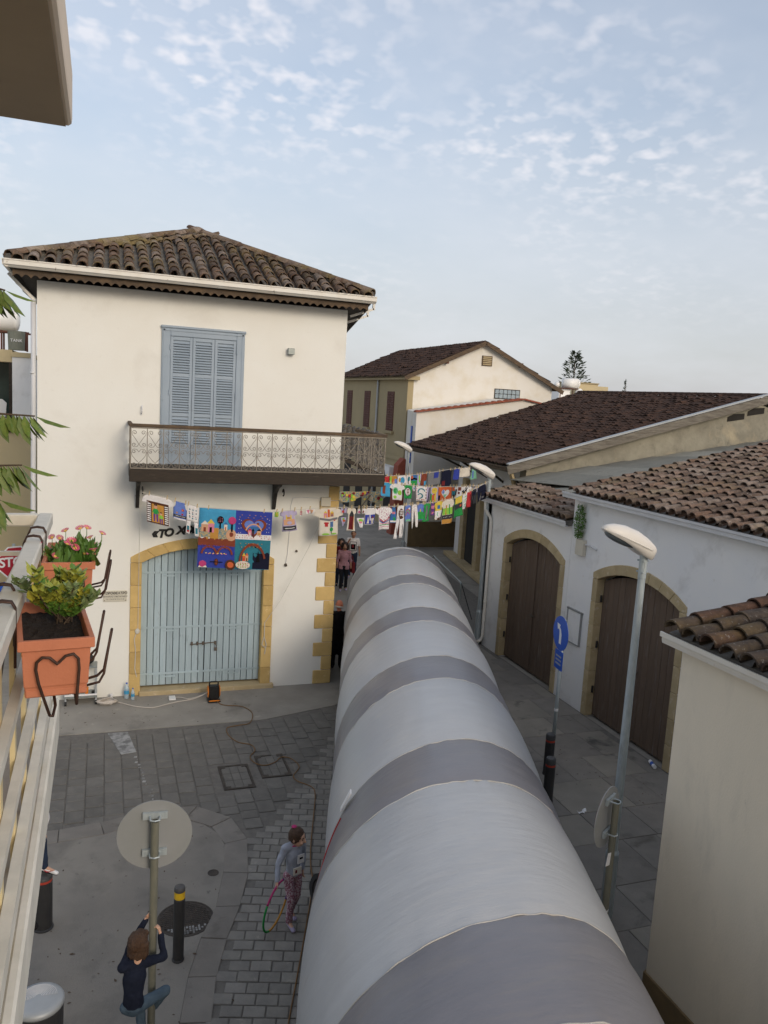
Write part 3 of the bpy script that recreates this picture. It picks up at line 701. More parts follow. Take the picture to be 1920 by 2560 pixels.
def scroll_unit(w_, h_):
    b = MB(); rt = .0065
    b.box(-w_/2-.008, -.008, 0, -w_/2+.008, .008, h_)
    for s_ in (-1, 1):
        def P(x, z): return V((s_*x*w_, 0, z*h_))
        def S(cx, cz, r_, a0, turns): return [V((s_*p.x, 0, p.z)) for p in spiral(cx*w_, cz*h_, r_*w_, a0, turns)]
        b.tube([P(0, .60), P(.10, .66), P(.26, .76), P(.40, .83)]+S(.27, .89, .16, -.5, 1.3), rt, 4)                 # upper heart
        b.tube([P(0, .60), P(.12, .535)]+S(.29, .585, .15, pi+1.0, 1.25)[1:], rt, 4)
        b.tube([P(0, .40), P(.12, .465)]+[V((p.x, 0, 2*.43*h_-p.z+.0*h_)) for p in S(.29, .445, .15, pi+1.0, 1.25)[1:]], rt, 4)
        b.tube([P(.46, .40), P(.40, .30), P(.20, .20), P(0, .12)], rt, 4)
        b.tube([P(0, .12), P(.14, .02)]+S(.28, .085, .14, -2.0, 1.25)[1:], rt, 4)
    return b.mesh('scroll_panel', 'iron_pale')
nsc = 17; wsc = (BX1-BX0)/nsc; SU = scroll_unit(wsc, 5.695-BZ-.022)
for i in range(nsc): link('scroll_panel', SU, bal, Matrix.Translation((BX0+(i+.5)*wsc, BY, BZ+.022)))
b = MB(); b.box(BX1-.014, BY-.014, BZ, BX1+.006, BY+.012, 5.717); b.build('end_post', 'iron_pale', bal)
for x in (BX0+.005, BX1):
    for k in range(3 if x < 3 else 5): link('scroll_panel', SU, bal, Matrix.Translation((x, BY+.03+(k+.5)*.34, BZ+.022)) @ Matrix.Rotation(pi/2, 4, 'Z'))
for x in (.68, 3.50):
    b = MB(); pf = [(0, 4.68), (-.62, 4.68), (-.66, 4.62), (-.60, 4.58), (-.40, 4.52), (-.22, 4.40), (-.13, 4.22), (-.09, 4.08), (-.04, 4.02), (0, 4.04)]
    b.prism(pf, lambda y, z_, d: (x+d, YF+y, z_), -.035, .035)
    b.tube([V((x, YF-.62+p.x, 4.50+p.z)) + V((0, 0, 0)) - V((0, p.y, 0)) for p in []] or [(x+.07, YF-.62+.07*cos(t), 4.46+.07*sin(t)) for t in (i*.5 for i in range(11))], .014, 5)
    for kk, (yy, zz_) in enumerate(((-.42, 4.60), (-.28, 4.52), (-.16, 4.42), (-.10, 4.28))): b.ell((x, YF+yy, zz_), .045, .03, .03, 8, 5)
    b.build('bracket', 'black_iron', bal)
b = MB(); b.tube([(5.3, YF-.1, 3.95), (5.32, YF-.5, 4.15), (5.36, YF-.9, 4.42), (5.37, YF-1.0, 4.62)], .018, 6); b.tube([(5.37, YF-1.0+.08*cos(t), 4.4+.08*sin(t)) for t in (i*.5 for i in range(11))], .015, 5); b.build('bracket', 'iron_pale', bal)
# small fittings of the wall
b = MB(); b.box(3.66, YF-.12, 7.33, 3.80, YF-.03, 7.46); b.box(3.69, YF-.035, 7.36, 3.77, YF+.01, 7.43); b.build('wall_light', 'metal_grey', house, bev=.008)
b = MB(); b.tube([(.74, YF-.02, 5.96), (.74, YF-.06, 5.94), (.74, YF-.09, 5.99), (.74, YF-.08, 6.06), (.74, YF-.03, 6.10), (.74, YF+.01, 6.08)], .012, 6); b.build('wall_hook', 'gutter_grey', house)
b = MB(); b.box(4.54, YF-.085, 4.10, 4.76, YF-.025, 4.30); b.build('junction_box', 'plaque', house, bev=.01)
b = MB(); b.tube([(4.54, YF-.012, 4.27), (4.1, YF-.012, 4.29), (3.92, YF-.012, 4.27), (3.88, YF-.012, 4.1), (3.88, YF-.012, 3.6), (3.85, YF-.012, 3.0), (3.82, YF-.012, 2.8)], .008, 5); b.build('wall_cable', 'gutter_grey', house)
b = MB(); b.cyl((3.82, YF-.01, 2.8), (3.82, YF-.05, 2.77), .03, n=8); b.cyl((4.05, YF+.01, 3.09), (4.05, YF-.03, 3.09), .028, n=8); b.build('wall_stud', 'iron', house)
for txt, x, z_, rot in (('«', 1.03, 3.49, 0), ('T', 1.165, 3.475, -.1), ('O', 1.31, 3.50, -.12), ('X', 1.555, 3.545, -.05), ('O', 1.70, 3.56, 0), ('P', 1.845, 3.57, .02)):
    text_obj('letter', txt, .235, FACE_S((x, YF-.012, z_)) @ Matrix.Rotation(-rot*0, 4, 'Z'), 'letter_black', house, shear=.22, offset=.012, extrude=.01)
pq = thing('name_plaque', 'cream wall plaque with black Greek lettering left of the blue door', 'plaque', (.27, YF, 2.06))
b = MB(); b.box(.04, YF-.022, 2.06, .50, YF-.002, 2.29); b.build('plate', 'plaque', pq, bev=.004)
b = MB()
for x in (.065, .475):
    for z_ in (2.085, 2.265): b.cyl((x, YF-.03, z_), (x, YF-.02, z_), .009, n=8)
b.build('screws', 'iron', pq)
text_obj('lettering', 'ΧΟΡΟΘΕΑΤΡΟ', .068, FACE_S((.27, YF-.024, 2.235)), 'letter_black', pq, shear=.15, offset=.002, extrude=.001)
text_obj('lettering', 'ΑΡΙΑΝΝΑΣ ΟΙΚΟΝΟΜΟΥ', .042, FACE_S((.27, YF-.024, 2.165)), 'letter_black', pq, shear=.15, extrude=.001)
text_obj('lettering', 'Τηλ. 22 42 40 58  99 57 75 48', .028, FACE_S((.27, YF-.024, 2.11)), 'letter_black', pq, extrude=.001)

# ------------------------------------------------------------------ the two white warehouses on the right
XW = 9.9
def door_leaves(parent, ya, yb, z0, z1, rise, name, npk=7):
    d_ = part('door', parent, name); n_ = npk*2; w_ = (yb-ya)/n_; ym = (ya+yb)/2
    for i in range(n_):
        p0, p1 = ya+i*w_+.003, ya+(i+1)*w_-.003
        if i == npk-1: p1 -= .006
        if i == npk: p0 += .006
        tz = lambda y: z0+(z1-z0)*(y-ya)/(yb-ya)-.03+rise*(1-((y-ym)/((yb-ya)/2))**2)-.02
        x = XW+.15+rnd.uniform(-.003, .003)
        b = MB(); b.prism([(p0, .03), (p1, .03), (p1, tz(p1)), (p0, tz(p0))], lambda y, z_, d: (d, y, z_), x, x+.03); b.build('plank', 'brown_door', d_, bev=.004)
    b = MB(); b.box(XW+.125, ym-.03, .03, XW+.146, ym+.03, tz(ym)-.01); b.build('cover_strip', 'brown_door', d_)
    b = MB(); b.cyl((XW+.12, ym+.10, 1.45), (XW+.12, ym-.12, 1.45), .014, n=8); b.box(XW+.10, ym-.02, 1.40, XW+.14, ym+.02, 1.50); b.build('latch', 'iron', d_)
    for yy in (ya+.02, yb-.02):
        for z_ in (.6, 1.6, 2.6): b = MB(); b.cyl((XW+.10, yy, z_-.07), (XW+.10, yy, z_+.07), .025, n=8); b.build('hinge', 'black_iron', d_)
def warehouse_wall(parent, y0, y1, top, ya, yb, z0, z1, rise):
    o_ = [(y0, -.1), (ya-.03, -.1), (ya-.03, z0)] + seg_arch(ya-.03, z0, yb+.03, z1, rise+.03, 16)[1:-1] + [(yb+.03, z1), (yb+.03, -.1), (y1, -.1), (y1, top), (y0, top)]
    b = MB(); b.prism(o_, lambda y, z_, d: (d, y, z_), XW, XW+.35); b.build('front_wall', 'render_white', parent)
    b = MB(); b.box(XW+.42, ya-.1, 0, XW+.46, yb+.1, 3.4); b.build('door_backing', 'opening_dark', parent)
    surround(parent, ya, yb, z0, z1, rise, .17, lambda y, z_, d: (XW+d, y, z_), 'stone_pale', 8, 6, out=.025)
wa = thing('warehouse', 'low white warehouse behind the slim lamp post, its arched brown door in a stone surround', 'warehouse', (12, 17.2, 0))
warehouse_wall(wa, 15.13, 19.35, 4.02, 15.46, 18.04, 3.02, 3.02, .33)
door_leaves(wa, 15.46, 18.04, 3.02, 3.02, .33, 'brown plank double door under a stone arch')
b = MB(); b.box(XW, 19.35-.3, -.1, 13, 19.35, 4.0); b.box(12.7, 15.2, -.1, 13.0, 19.0, 4.3); b.build('end_wall', 'render_white', wa)
wb = thing('warehouse', 'taller white warehouse with the long pale gutter, beside the large lamp head', 'warehouse', (13, 11, 0))
warehouse_wall(wb, 4.0, 15.12, 4.66, 11.42, 13.98, 3.02, 3.02, .30)
door_leaves(wb, 11.42, 13.98, 3.02, 3.02, .30, 'wide brown plank double door with a latch')
b = MB(); b.box(XW+.35, 14.8, 3.6, 17, 15.11, 4.9); b.box(17, 4, -.1, 17.3, 15.1, 5); b.box(XW+.35, 4, -.1, 17, 4.3, 4.6); b.build('end_wall', 'render_white', wb)
TW = tile_mesh('tile', 'tile_ware', .45, .104, .076)
def ware_roof(parent, y0, y1, x0, z0, slope, x1, step, tile, tjoin, limit=300, margin=1.06):
    rf = part('roof', parent); al_ = math.atan(slope); up_ = V((cos(al_), 0, sin(al_))); n_ = V((-sin(al_), 0, cos(al_))); ac = V((0, -1, 0))
    b = MB(); b.add([(x0, y0, z0), (x0, y1, z0), (x1, y1, z0+slope*(x1-x0)), (x1, y0, z0+slope*(x1-x0)), (x0, y0, z0-.12), (x0, y1, z0-.12), (x1, y1, z0+slope*(x1-x0)-.2), (x1, y0, z0+slope*(x1-x0)-.2)], [(0, 1, 2, 3), (4, 7, 6, 5), (0, 4, 5, 1), (1, 5, 6, 2), (2, 6, 7, 3), (3, 7, 4, 0)]); b.build('roof_deck', 'mortar', rf)
    ln = (x1-x0)/cos(al_); b = MB(); pans(b, (x0, y1, z0), ac, up_, n_, step, y1-y0, step, lambda q: ln-.1, .11); stuff(b.build('pan_tiles', tjoin, rf))
    jb = MB(); cnt = 0; y = step/2; cand = []
    while y < y1-y0-.05:
        s_ = -.08
        while s_ < ln-.2:
            o_ = V((x0, y1, z0))+ac*(y+rnd.gauss(0, .008))+up_*(s_+rnd.gauss(0, .02))+n_*(.078+rnd.uniform(0, .016)); cand.append(o_); s_ += .345
        y += step
    cand.sort(key=lambda o_: (0 if inview(o_, margin) else 500)+(o_-EYE).length)
    for i, o_ in enumerate(cand):
        M = basis(ac, up_, n_, o_) @ Matrix.Rotation(R(-4.2+rnd.gauss(0, 1)), 4, 'X') @ Matrix.Rotation(rnd.gauss(0, .05), 4, 'Z')
        if i < limit and inview(o_, margin): link('tile', tile, rf, M)
        else: jb.add([M @ v.co for v in tile.vertices], [tuple(p.vertices) for p in tile.polygons])
    if jb.v: stuff(jb.build('far_tiles', tjoin, rf))
    return rf
ware_roof(wb, 4.2, 15.10, XW-.12, 4.72, .225, 16.6, .255, TW, 'tile_ware')
ware_roof(wa, 15.14, 19.42, XW-.12, 4.07, .22, 11.15, .255, TW, 'tile_ware')
gp2 = [(0, 0), (-.10, 0), (-.10, .07), (-.125, .08), (-.125, .125), (-.105, .125), (-.085, .07), (-.085, .02), (0, .02)]
b = MB(); b.prism(gp2, lambda a, z_, d: (XW-.10+a*.9, d, 4.60+z_), 4.0, 15.36); b.build('gutter', 'gutter_grey', wb)
b = MB(); b.prism(gp2, lambda a, z_, d: (XW-.10+a*.9, d, 3.95+z_), 15.14, 19.48); b.build('gutter', 'gutter_grey', wa)
b = MB(); b.tube([(XW-.15, 19.15, 3.97), (XW-.15, 19.15, 3.75), (XW-.06, 19.0, 3.55), (XW-.05, 18.95, 3.45), (XW-.05, 18.94, .25), (XW-.12, 18.94, .14), (XW-.2, 18.94, .12)], .045, 8)
for z_ in (2.7, 1.2): b.cyl((XW-.05, 18.94, z_), (XW-.05, 18.94, z_+.04), .052, n=8)
b.build('downpipe', 'gutter_white', wa, smooth=True)
# notice board, planter box with a hanging plant
t = thing('notice_board', 'flat white board with a thin frame between the two brown doors', 'notice board', (XW, 14.7, 1.4))
b = MB(); b.box(XW-.03, 14.44, 1.42, XW-.003, 14.95, 2.13); b.build('panel', 'render_white', t)
b = MB()
for q in ((14.42, 1.40, 14.445, 2.15), (14.945, 1.40, 14.97, 2.15), (14.445, 1.40, 14.945, 1.42), (14.40, 2.13, 14.99, 2.165)): b.box(XW-.045, q[0], q[1], XW-.002, q[2], q[3])
b.build('frame', 'sign_back', t)
b = MB(); b.box(XW-.11, 14.52, 3.40, XW-.002, 14.80, 3.75); jb = tag(b.build('junction_box', 'plaque', None, bev=.012), 'cream electrical box on the white wall under the hanging green fern', 'electrical box')
b = MB(); b.tube([(XW-.03, 14.52, 3.66), (XW-.03, 14.3, 3.66), (XW-.03, 14.12, 3.62)], .022, 6); b.build('conduit', 'gutter_grey', jb)
t = thing('fern', 'green feathery fern growing out of the gutter end above the cream box', 'plant', (XW-.1, 14.85, 4.0))
b = MB()
for i in range(520):
    a, h = rnd.uniform(0, 2*pi), rnd.random(); r_ = .17*(1-abs(h-.45))*rnd.random()**.4
    c_ = V((XW-.10+r_*cos(a)*.7, 14.72+r_*sin(a), 3.78+.72*h)); d = V((rnd.gauss(0, 1), rnd.gauss(0, 1), rnd.gauss(-.3, .8))).normalized(); e = d.orthogonal().normalized()
    b.add([c_-d*.045, c_+e*.010, c_+d*.045, c_-e*.010], [(0, 1, 2, 3)])
b.build('foliage', 'leaf', t); b = MB(); b.tube([(XW-.1, 14.74, 3.75), (XW-.12, 14.72, 4.0), (XW-.1, 14.74, 4.4)], .012); b.build('stem', 'bark', t)

# roofing felt between the warehouses and the brown tiled hall
ft = thing('felt_roof', 'flat roof of lapped grey roofing felt sheets behind the white warehouses', 'roof', (15, 18, 4.2))
def feltz(x, y): return 4.30+.205*(x-10.9)+(-.012*(x-10.9)-.055)*(y-15.1)*.55
b = MB(); b.grid(lambda u, v: (10.6+u*13.4+(1-u)*max(0, v-.55)*4.5, 15.05+v*7.2, feltz(10.6+u*13.4, 15.05+v*7.2)-.03), 20, 10); b.build('base_sheet', 'felt', ft)
xx = 11.0; i = 0
while xx < 23.6:
    w_ = rnd.uniform(1.1, 1.6); tz = rnd.uniform(.0, .012)
    b = MB(); b.grid(lambda u, v: (xx+u*w_-v*.5, 15.16+v*3.1, feltz(xx+u*w_-v*.5, 15.16+v*3.1)+.012+tz+.055*u), 3, 3); o_ = b.build('felt_sheet', 'felt', ft)
    md = o_.modifiers.new('thickness', 'SOLIDIFY'); md.thickness = .012
    b = MB(); b.tube([(xx+w_-v*.5, 15.16+v*3.1, feltz(xx+w_-v*.5, 15.16+v*3.1)+.045+tz) for v in (0, .5, 1)], .035, 5); b.build('tar_seam', 'mortar', ft)
    xx += w_*.93
xx = 12.4
while xx < 23.6:
    w_ = rnd.uniform(1.2, 1.7)
    b = MB(); b.grid(lambda u, v: (xx+u*w_-v*.4, 18.1+v*4.0, feltz(xx+u*w_-v*.4, 18.1+v*4.0)+.006+.055*u), 3, 3); o_ = b.build('felt_sheet', 'felt', ft)
    md = o_.modifiers.new('thickness', 'SOLIDIFY'); md.thickness = .012
    xx += w_*.93

# ------------------------------------------------------------------ hall with the dark brown roof
hall = thing('hall', 'old hall with wide dark brown tiled roof, weathered gable and deep eaves', 'building', (18, 27, 0))
YG = 22.3; HE = 4.62; HX = 11.95; HRX, HRZ = 21.75, 7.40; HYB = 31.2
def tile_sheet(b, pa, pb, pc, pd, cols, rows, amp=.05, step=.03, seg=5):
    """pa-pb eave, pd-pc ridge: rows of waved tiles stepping up the slope"""
    pa, pb, pc, pd = V(pa), V(pb), V(pc), V(pd); nn = (pb-pa).cross(pd-pa).normalized()
    if nn.z < 0: nn = -nn
    n_ = cols*seg
    for r_ in range(rows):
        t0, t1 = r_/rows, (r_+1.12)/rows; vs_ = []; jits = [max(-.45, rnd.gauss(0, .35)) for _ in range(cols+1)]
        for t, lift in ((t0, step), (min(t1, 1.0), 0.0)):
            for i in range(n_+1):
                u = i/n_; p = (pa+(pb-pa)*u)*(1-t)+(pd+(pc-pd)*u)*t; jit = jits[i//seg]; vs_.append(p+nn*(lift*(1+jit*1.4)+amp*(1+.4*jit)*abs(sin(pi*i/seg))+rnd.uniform(0, .006)))
        b.add(vs_, [(i, i+1, n_+2+i, n_+1+i) for i in range(n_)])
        b.add([vs_[i] for i in range(n_+1)]+[vs_[i]-nn*(step+.015) for i in range(n_+1)], [(i, i+1, n_+2+i, n_+1+i) for i in range(n_)])
hr = part('roof', hall)
b = MB(); tile_sheet(b, (HX, HYB, HE+.06), (HX, YG-.28, HE+.06), (HRX, YG-.28, HRZ), (HRX, HYB+2.6, HRZ), 36, 34, .045, .028, 4); stuff(b.build('tile_field', 'tile_brown', hr))
b = MB(); b.add([(HX+.02, YG-.25, HE), (HX+.02, HYB, HE), (HRX, HYB+2.55, HRZ-.08), (HRX, YG-.25, HRZ-.08), (31.5, YG-.25, HE), (31.5, HYB, HE)], [(0, 1, 2, 3), (3, 2, 5, 4)]); o_ = b.build('roof_deck', 'old_wood', hr); o_.modifiers.new('thickness', 'SOLIDIFY').thickness = .05
RT = tile_mesh('ridge_tile', 'tile_brown', .42, .15, .13, .02, 6); y = YG-.25
while y < HYB+2.4: link('ridge_tile', RT, hr, basis((1, 0, 0), (0, 1, 0), (0, 0, 1), (HRX, y, HRZ-.03)) @ Matrix.Rotation(.03, 4, 'X')); y += .39
sl = V((HRX-HX, 0, HRZ-HE)).normalized(); sn = V((-sl.z, 0, sl.x))
b = MB(); b.beam(V((HX-.1, YG-.30, HE+.13)), V((HRX, YG-.30, HRZ+.07)), .16, .05, sn); b.beam(V((HRX+.01, YG-.30, HRZ+.07)), V((31.4, YG-.30, HE+.13)), .16, .05); b.build('verge_flashing', 'zinc', hr)
b = MB(); b.beam(V((HX-.12, YG-.35, HE-.06)), V((HRX, YG-.35, HRZ-.12)), .04, .27, sn); b.build('barge_board', 'old_wood', hr, bev=.008)
for k in range(6):
    p = V((HX+.6+k*1.35, YG-.24, HE-.12+(k*1.35+.6)*(HRZ-HE)/(HRX-HX))); b = MB(); b.box(p.x-.05, YG-.33, p.z-.10, p.x+.05, YG+.1, p.z+.02); b.build('purlin_end', 'old_wood', hall)
b = MB(); gp = [(HX+.75, -.1), (HX+.75, HE-.05+.2), (HRX, HRZ-.28), (31.2, HE), (31.2, -.1)]
b.prism(gp, lambda x, z_, d: (x, d, z_), YG, YG+.4); b.build('gable_wall', 'render_rough', hall)
b = MB()
for x in (20.75, 21.6):
    zt = HE-.05+(x-HX)*(HRZ-HE)/(HRX-HX); b.prism([(x-.36, zt-.62), (x+.36, zt-.50), (x+.36, zt-.30), (x-.1, zt-.34), (x-.36, zt-.46)], lambda x, z_, d: (x, d, z_), YG-.015, YG+.02)
b.build('vent_gap', 'opening_dark', hall)
# alley wall set back under the eaves, stone piers between dark doors
wl0, wl1 = V((12.95, 22.4, 0)), V((14.55, 31.3, 0)); wd_ = (wl1-wl0).normalized(); wn = V((-wd_.y, wd_.x, 0))
b = MB(); b.prism([(0, -.1), (9.05, -.1), (9.05, 5.25), (0, 4.8)], lambda s_, z_, d: wl0+wd_*s_+wn*d+V((0, 0, z_)), -.3, 0); b.build('alley_wall', 'render_white', hall)
for s_ in (1.55, 3.75, 5.2, 7.45):
    b = MB(); b.obox(wl0+wd_*s_+wn*.06+V((0, 0, 1.75)), wd_*.27, wn*.12, (0, 0, 1.75)); b.build('pier', 'stone_pale', hall, bev=.015)
for s_ in (.5, 2.65, 6.3):
    b = MB(); b.obox(wl0+wd_*s_+wn*.02+V((0, 0, 1.6)), wd_*.80, wn*.03, (0, 0, 1.6)); b.build('dark_door', 'opening_dark', hall)
b = MB(); b.obox(wl0+wd_*4.5+wn*.25+V((0, 0, .08)), wd_*4.5, wn*.22, (0, 0, .08)); b.build('step', 'stone_pale', hall, bev=.015)
b = MB(); b.box(HX+.02, YG-.2, HE-.13, HX+.10, HYB, HE+.03); b.build('eave_beam', 'old_wood', hall)
b = MB(); b.prism(gp2, lambda a, z_, d: (HX+.02+a, d, HE-.08+z_), YG-.25, HYB); b.build('gutter', 'trim_wood', hall)
for y in (23.2, 25.2, 27.2, 29.2): b = MB(); b.beam((HX+.15, y, HE-.06), (13.2+(y-22.4)*.18, y, HE-.02), .09, .12); b.beam((HX+.5, y, HE-.1), (13.15+(y-22.4)*.18, y, HE-.9), .07, .07); b.build('rafter', 'dark_wood', hall)
b = MB(); b.beam((HX+.05, YG-.2, HE-.02), (HX+.4, YG-.05, 3.9), .10, .10); b.build('eave_post', 'stone_pale', hall)

# ------------------------------------------------------------------ buildings further up the alley
an = thing('annex', 'pale annex with red tile coping and a brown plinth at the alley end', 'building', (16, 34, 0))
zt0, zt1, zt2 = 6.02, 6.86, 6.55
b = MB(); P4 = [(13.07, 33.0), (18.3, 33.0), (20.2, 33.0), (20.2, 36.6), (18.3, 36.6), (14.02, 36.6)]; Z4 = [zt0, zt1, zt2, zt2, zt1, zt0+.08]
b.add([(x, y, -.1) for x, y in P4]+[(x, y, z_) for (x, y), z_ in zip(P4, Z4)], [(0, 1, 7, 6), (1, 2, 8, 7), (2, 3, 9, 8), (3, 4, 10, 9), (4, 5, 11, 10), (5, 0, 6, 11), (6, 7, 10, 11), (7, 8, 9, 10)]); b.build('wall', 'render_far', an)
b = MB(); b.beam((12.98, 33.0, zt0+.05), (18.3, 33.0, zt1+.05), .30, .07); b.beam((18.32, 33.0, zt1+.05), (20.2, 33.0, zt2+.05), .30, .07)
for k in range(17): p = V((13.1+k*.31, 33.0, zt0+.085+k*.31*(zt1-zt0)/5.23)); b.ell(p, .15, .17, .05, 8, 5)
b.build('coping', 'tile_red', an)
b = MB(); b.box(13.0, 32.94, -.1, 16, 32.995, 1.15); b.build('plinth', 'stone_plinth', an)
b = MB(); b.box(13.35, 32.90, 1.75, 13.62, 32.99, 2.25); b.build('meter_box', 'zinc', an)
b = MB(); b.obox((13.33, 34.15, 4.55), (.012, .09, 0), V((.05, .012, 0))*0+V((-.02, .004, 0)), (0, 0, .85)); b.build('banner_strip', 'sign_blue', an)
tb = thing('gabled_building', 'tan two storey building with brown roof, white gable and brown shutters', 'building', (18, 42, 0))
TX, TY0, TY1, TZ, TAX, TAZ, TRX = 14.0, 36.7, 48.5, 7.62, 17.9, 9.62, 22.0
b = MB(); b.prism([(TX, -.1), (TX, TZ), (TAX, TAZ-.06), (TRX, TZ), (TRX, -.1)], lambda x, z_, d: (x, d, z_), TY0, TY0+.3); b.build('gable_wall', 'render_far', tb)
b = MB(); b.box(TX-.02, TY0-.015, -.1, TX+.28, TY1, TZ); b.box(TX+.28, TY1-.3, -.1, TRX, TY1, TZ); b.box(TRX-.3, TY0+.3, -.1, TRX, TY1-.3, TZ); b.build('side_walls', 'render_tan', tb)
b = MB(); b.box(TX-.28, TY0-.25, TZ-.08, TX+.5, TY1, TZ+.10); b.box(TX-.10, TY0-.02, 3.55, TX-.021, TY1, 3.75); b.build('cornice', 'render_tan', tb)
for y in (39.0, 42.9, 46.3):
    wn_ = part('window', tb); b = MB(); b.box(TX-.045, y-.52, 4.95, TX-.022, y+.52, 6.95); b.build('shutter', 'shutter_brown', wn_)
    for k in range(2):
        b = MB()
        for j in range(15): b.obox((TX-.055, y-.26+k*.52, 5.05+j*.125), (.012, 0, .02), (0, .20, 0), (.004, 0, -.006))
        b.build('slats', 'shutter_brown', wn_)
    b = MB(); b.box(TX-.16, y-.68, 4.82, TX-.022, y+.68, 4.945); b.build('sill', 'render_tan', wn_)
for y in (38.6, 41.2, 43.6, 46.0):
    b = MB(); b.box(TX-.05, y-.62, 0, TX-.021, y+.62, 2.9); b.build('doorway', 'opening_dark', tb)
b = MB(); b.box(TX-.5, 37.3, 2.75, TX-.022, 39.6, 3.2); b.build('awning', 'sign_white', tb)
b = MB(); b.tube([(TX-.09, 41.0, TZ-.1), (TX-.09, 41.0, .2)], .06, 8); b.build('downpipe', 'zinc', tb)
tr_ = part('roof', tb); b = MB(); b.add([(TX-.34, TY0-.28, TZ+.03), (TX-.34, TY1+.28, TZ+.03), (TAX, TY1+.28, TAZ+.02), (TAX, TY0-.28, TAZ+.02), (TRX+.44, TY0-.28, TZ-.15), (TRX+.44, TY1, TZ-.15)], [(0, 1, 2, 3), (3, 2, 5, 4)]); b.build('roof_deck', 'tile_brown', tr_); b = MB(); tile_sheet(b, (TX-.35, TY1+.3, TZ+.08), (TX-.35, TY0-.3, TZ+.08), (TAX, TY0-.3, TAZ+.06), (TAX, TY1+.3, TAZ+.06), 44, 13, .04, .03, 4); stuff(b.build('tile_field', 'tile_brown', tr_))
b = MB(); tile_sheet(b, (TRX+.45, TY0-.3, TZ-.10), (TRX+.45, TY1, TZ-.10), (TAX, TY1, TAZ+.06), (TAX, TY0-.3, TAZ+.06), 20, 6, .04, .03, 4); stuff(b.build('tile_field', 'tile_brown', tr_))
b = MB(); b.beam((TX-.3, TY0-.30, TZ-.02), (TAX, TY0-.30, TAZ-.04), .05, .20, (0, 0, 1)); b.beam((TAX+.01, TY0-.30, TAZ-.04), (TRX+.5, TY0-.30, TZ-.22), .05, .20); b.build('barge_board', 'trim_wood', tr_)
b = MB()
for x in (15.9, 20.0): b.box(x-.06, TY0-.28, TZ+.62+(.3 if x > 17 else .2), x+.06, TY0-.001, TZ+.82+(.3 if x > 17 else .2))
b.build('purlin_end', 'shutter_brown', tb)
b = MB(); b.box(17.85, TY0-.04, 8.48, 18.42, TY0-.002, 8.98); b.build('vent_frame', 'trim_wood', tb)
b = MB()
for j in range(5): b.box(17.90, TY0-.06, 8.53+j*.09, 18.37, TY0-.041, 8.58+j*.09)
b.build('vent_slats', 'stone_pale', tb)
gb = part('glass_block_window', tb)
for i in range(6):
    for j in range(2): b = MB(); b.box(18.72+i*.235, TY0-.05, 6.93+j*.225, 18.93+i*.235, TY0-.002, 7.135+j*.225); b.build('glass_block', 'clear_plastic', gb, bev=.02)
b = MB(); b.box(18.68, TY0-.02, 6.89, 20.14, TY0-.001, 7.40); b.build('surround', 'dark_wood', gb)
b = MB(); b.prism([(13.3, -.1), (13.5, 3.4), (13.8, 3.75), (14.0, 3.6), (14.0, -.1)], lambda x, z_, d: (x, d, z_), 36.05, 36.65); b.build('brick_stub', 'brick_red', tb)

nb = thing('lean_to', 'lean-to with a greyed pantile roof seen through the right end of the balcony railing', 'lean-to', (6.6, 23, 0))
b = MB(); tile_sheet(b, (5.95, 21.2, 4.98), (7.50, 21.2, 4.42), (8.32, 24.2, 5.40), (6.95, 24.2, 5.66), 9, 9, .085, .05, 5); stuff(b.build('tile_field', 'tile_grey', nb))
b = MB(); b.beam((5.95, 21.15, 4.93), (7.5, 21.15, 4.37), .08, .10); b.beam((7.52, 21.2, 4.36), (8.32, 24.2, 5.34), .08, .10); b.build('verge_board', 'dark_wood', nb)
b = MB(); b.box(5.9, 24.3, -.1, 6.55, 36, 5.3); b.build('wall', 'render_tan', nb)
b = MB(); b.beam((6.0, 23.9, 5.5), (6.5, 24.6, 5.2), .1, .1); b.beam((6.0, 21.4, 4.85), (5.85, 21.4, 3.0), .09, .09, (0, 1, 0)); b.build('rafters', 'dark_wood', nb)

# ------------------------------------------------------------------ near cream building on the right
ce = thing('cream_building', 'near cream rendered building corner with white gutter and big old clay tiles', 'building', (8, 2, 0))
CX, CY, CZ = 5.68, 6.45, 4.20
b = MB(); b.box(CX, -8, -.1, CX+.35, CY, CZ); b.box(CX+.35, CY-.35, -.1, 9.2, CY, CZ); b.build('wall', 'render_near', ce)
b = MB(); b.box(CX-.03, -8, -.1, CX-.002, CY+.02, .47); b.box(CX-.002, CY+.002, -.1, 9.0, CY+.03, .47); b.build('plinth', 'stone_plinth', ce, bev=.01)
gp3 = [(0, 0), (-.09, 0), (-.10, .035), (-.10, .06), (-.13, .075), (-.13, .125), (-.112, .125), (-.112, .085), (-.085, .07), (-.085, .02), (0, .02)]
b = MB(); b.prism(gp3, lambda a, z_, d: (CX+.0+a, d, CZ-.06+z_), -8, CY+.22); b.build('gutter', 'gutter_white', ce)
TN = tile_mesh('tile', 'tile_near', .50, .115, .09, .02, 8)
ware_roof(ce, 2.6, CY+.16, CX-.06, CZ+.07, .20, 9.4, .265, TN, 'tile_near')
b = MB(); b.box(CX+.3, -8, 3.9, 9.2, 2.6, 4.3); b.build('flat_roof', 'concrete', ce)

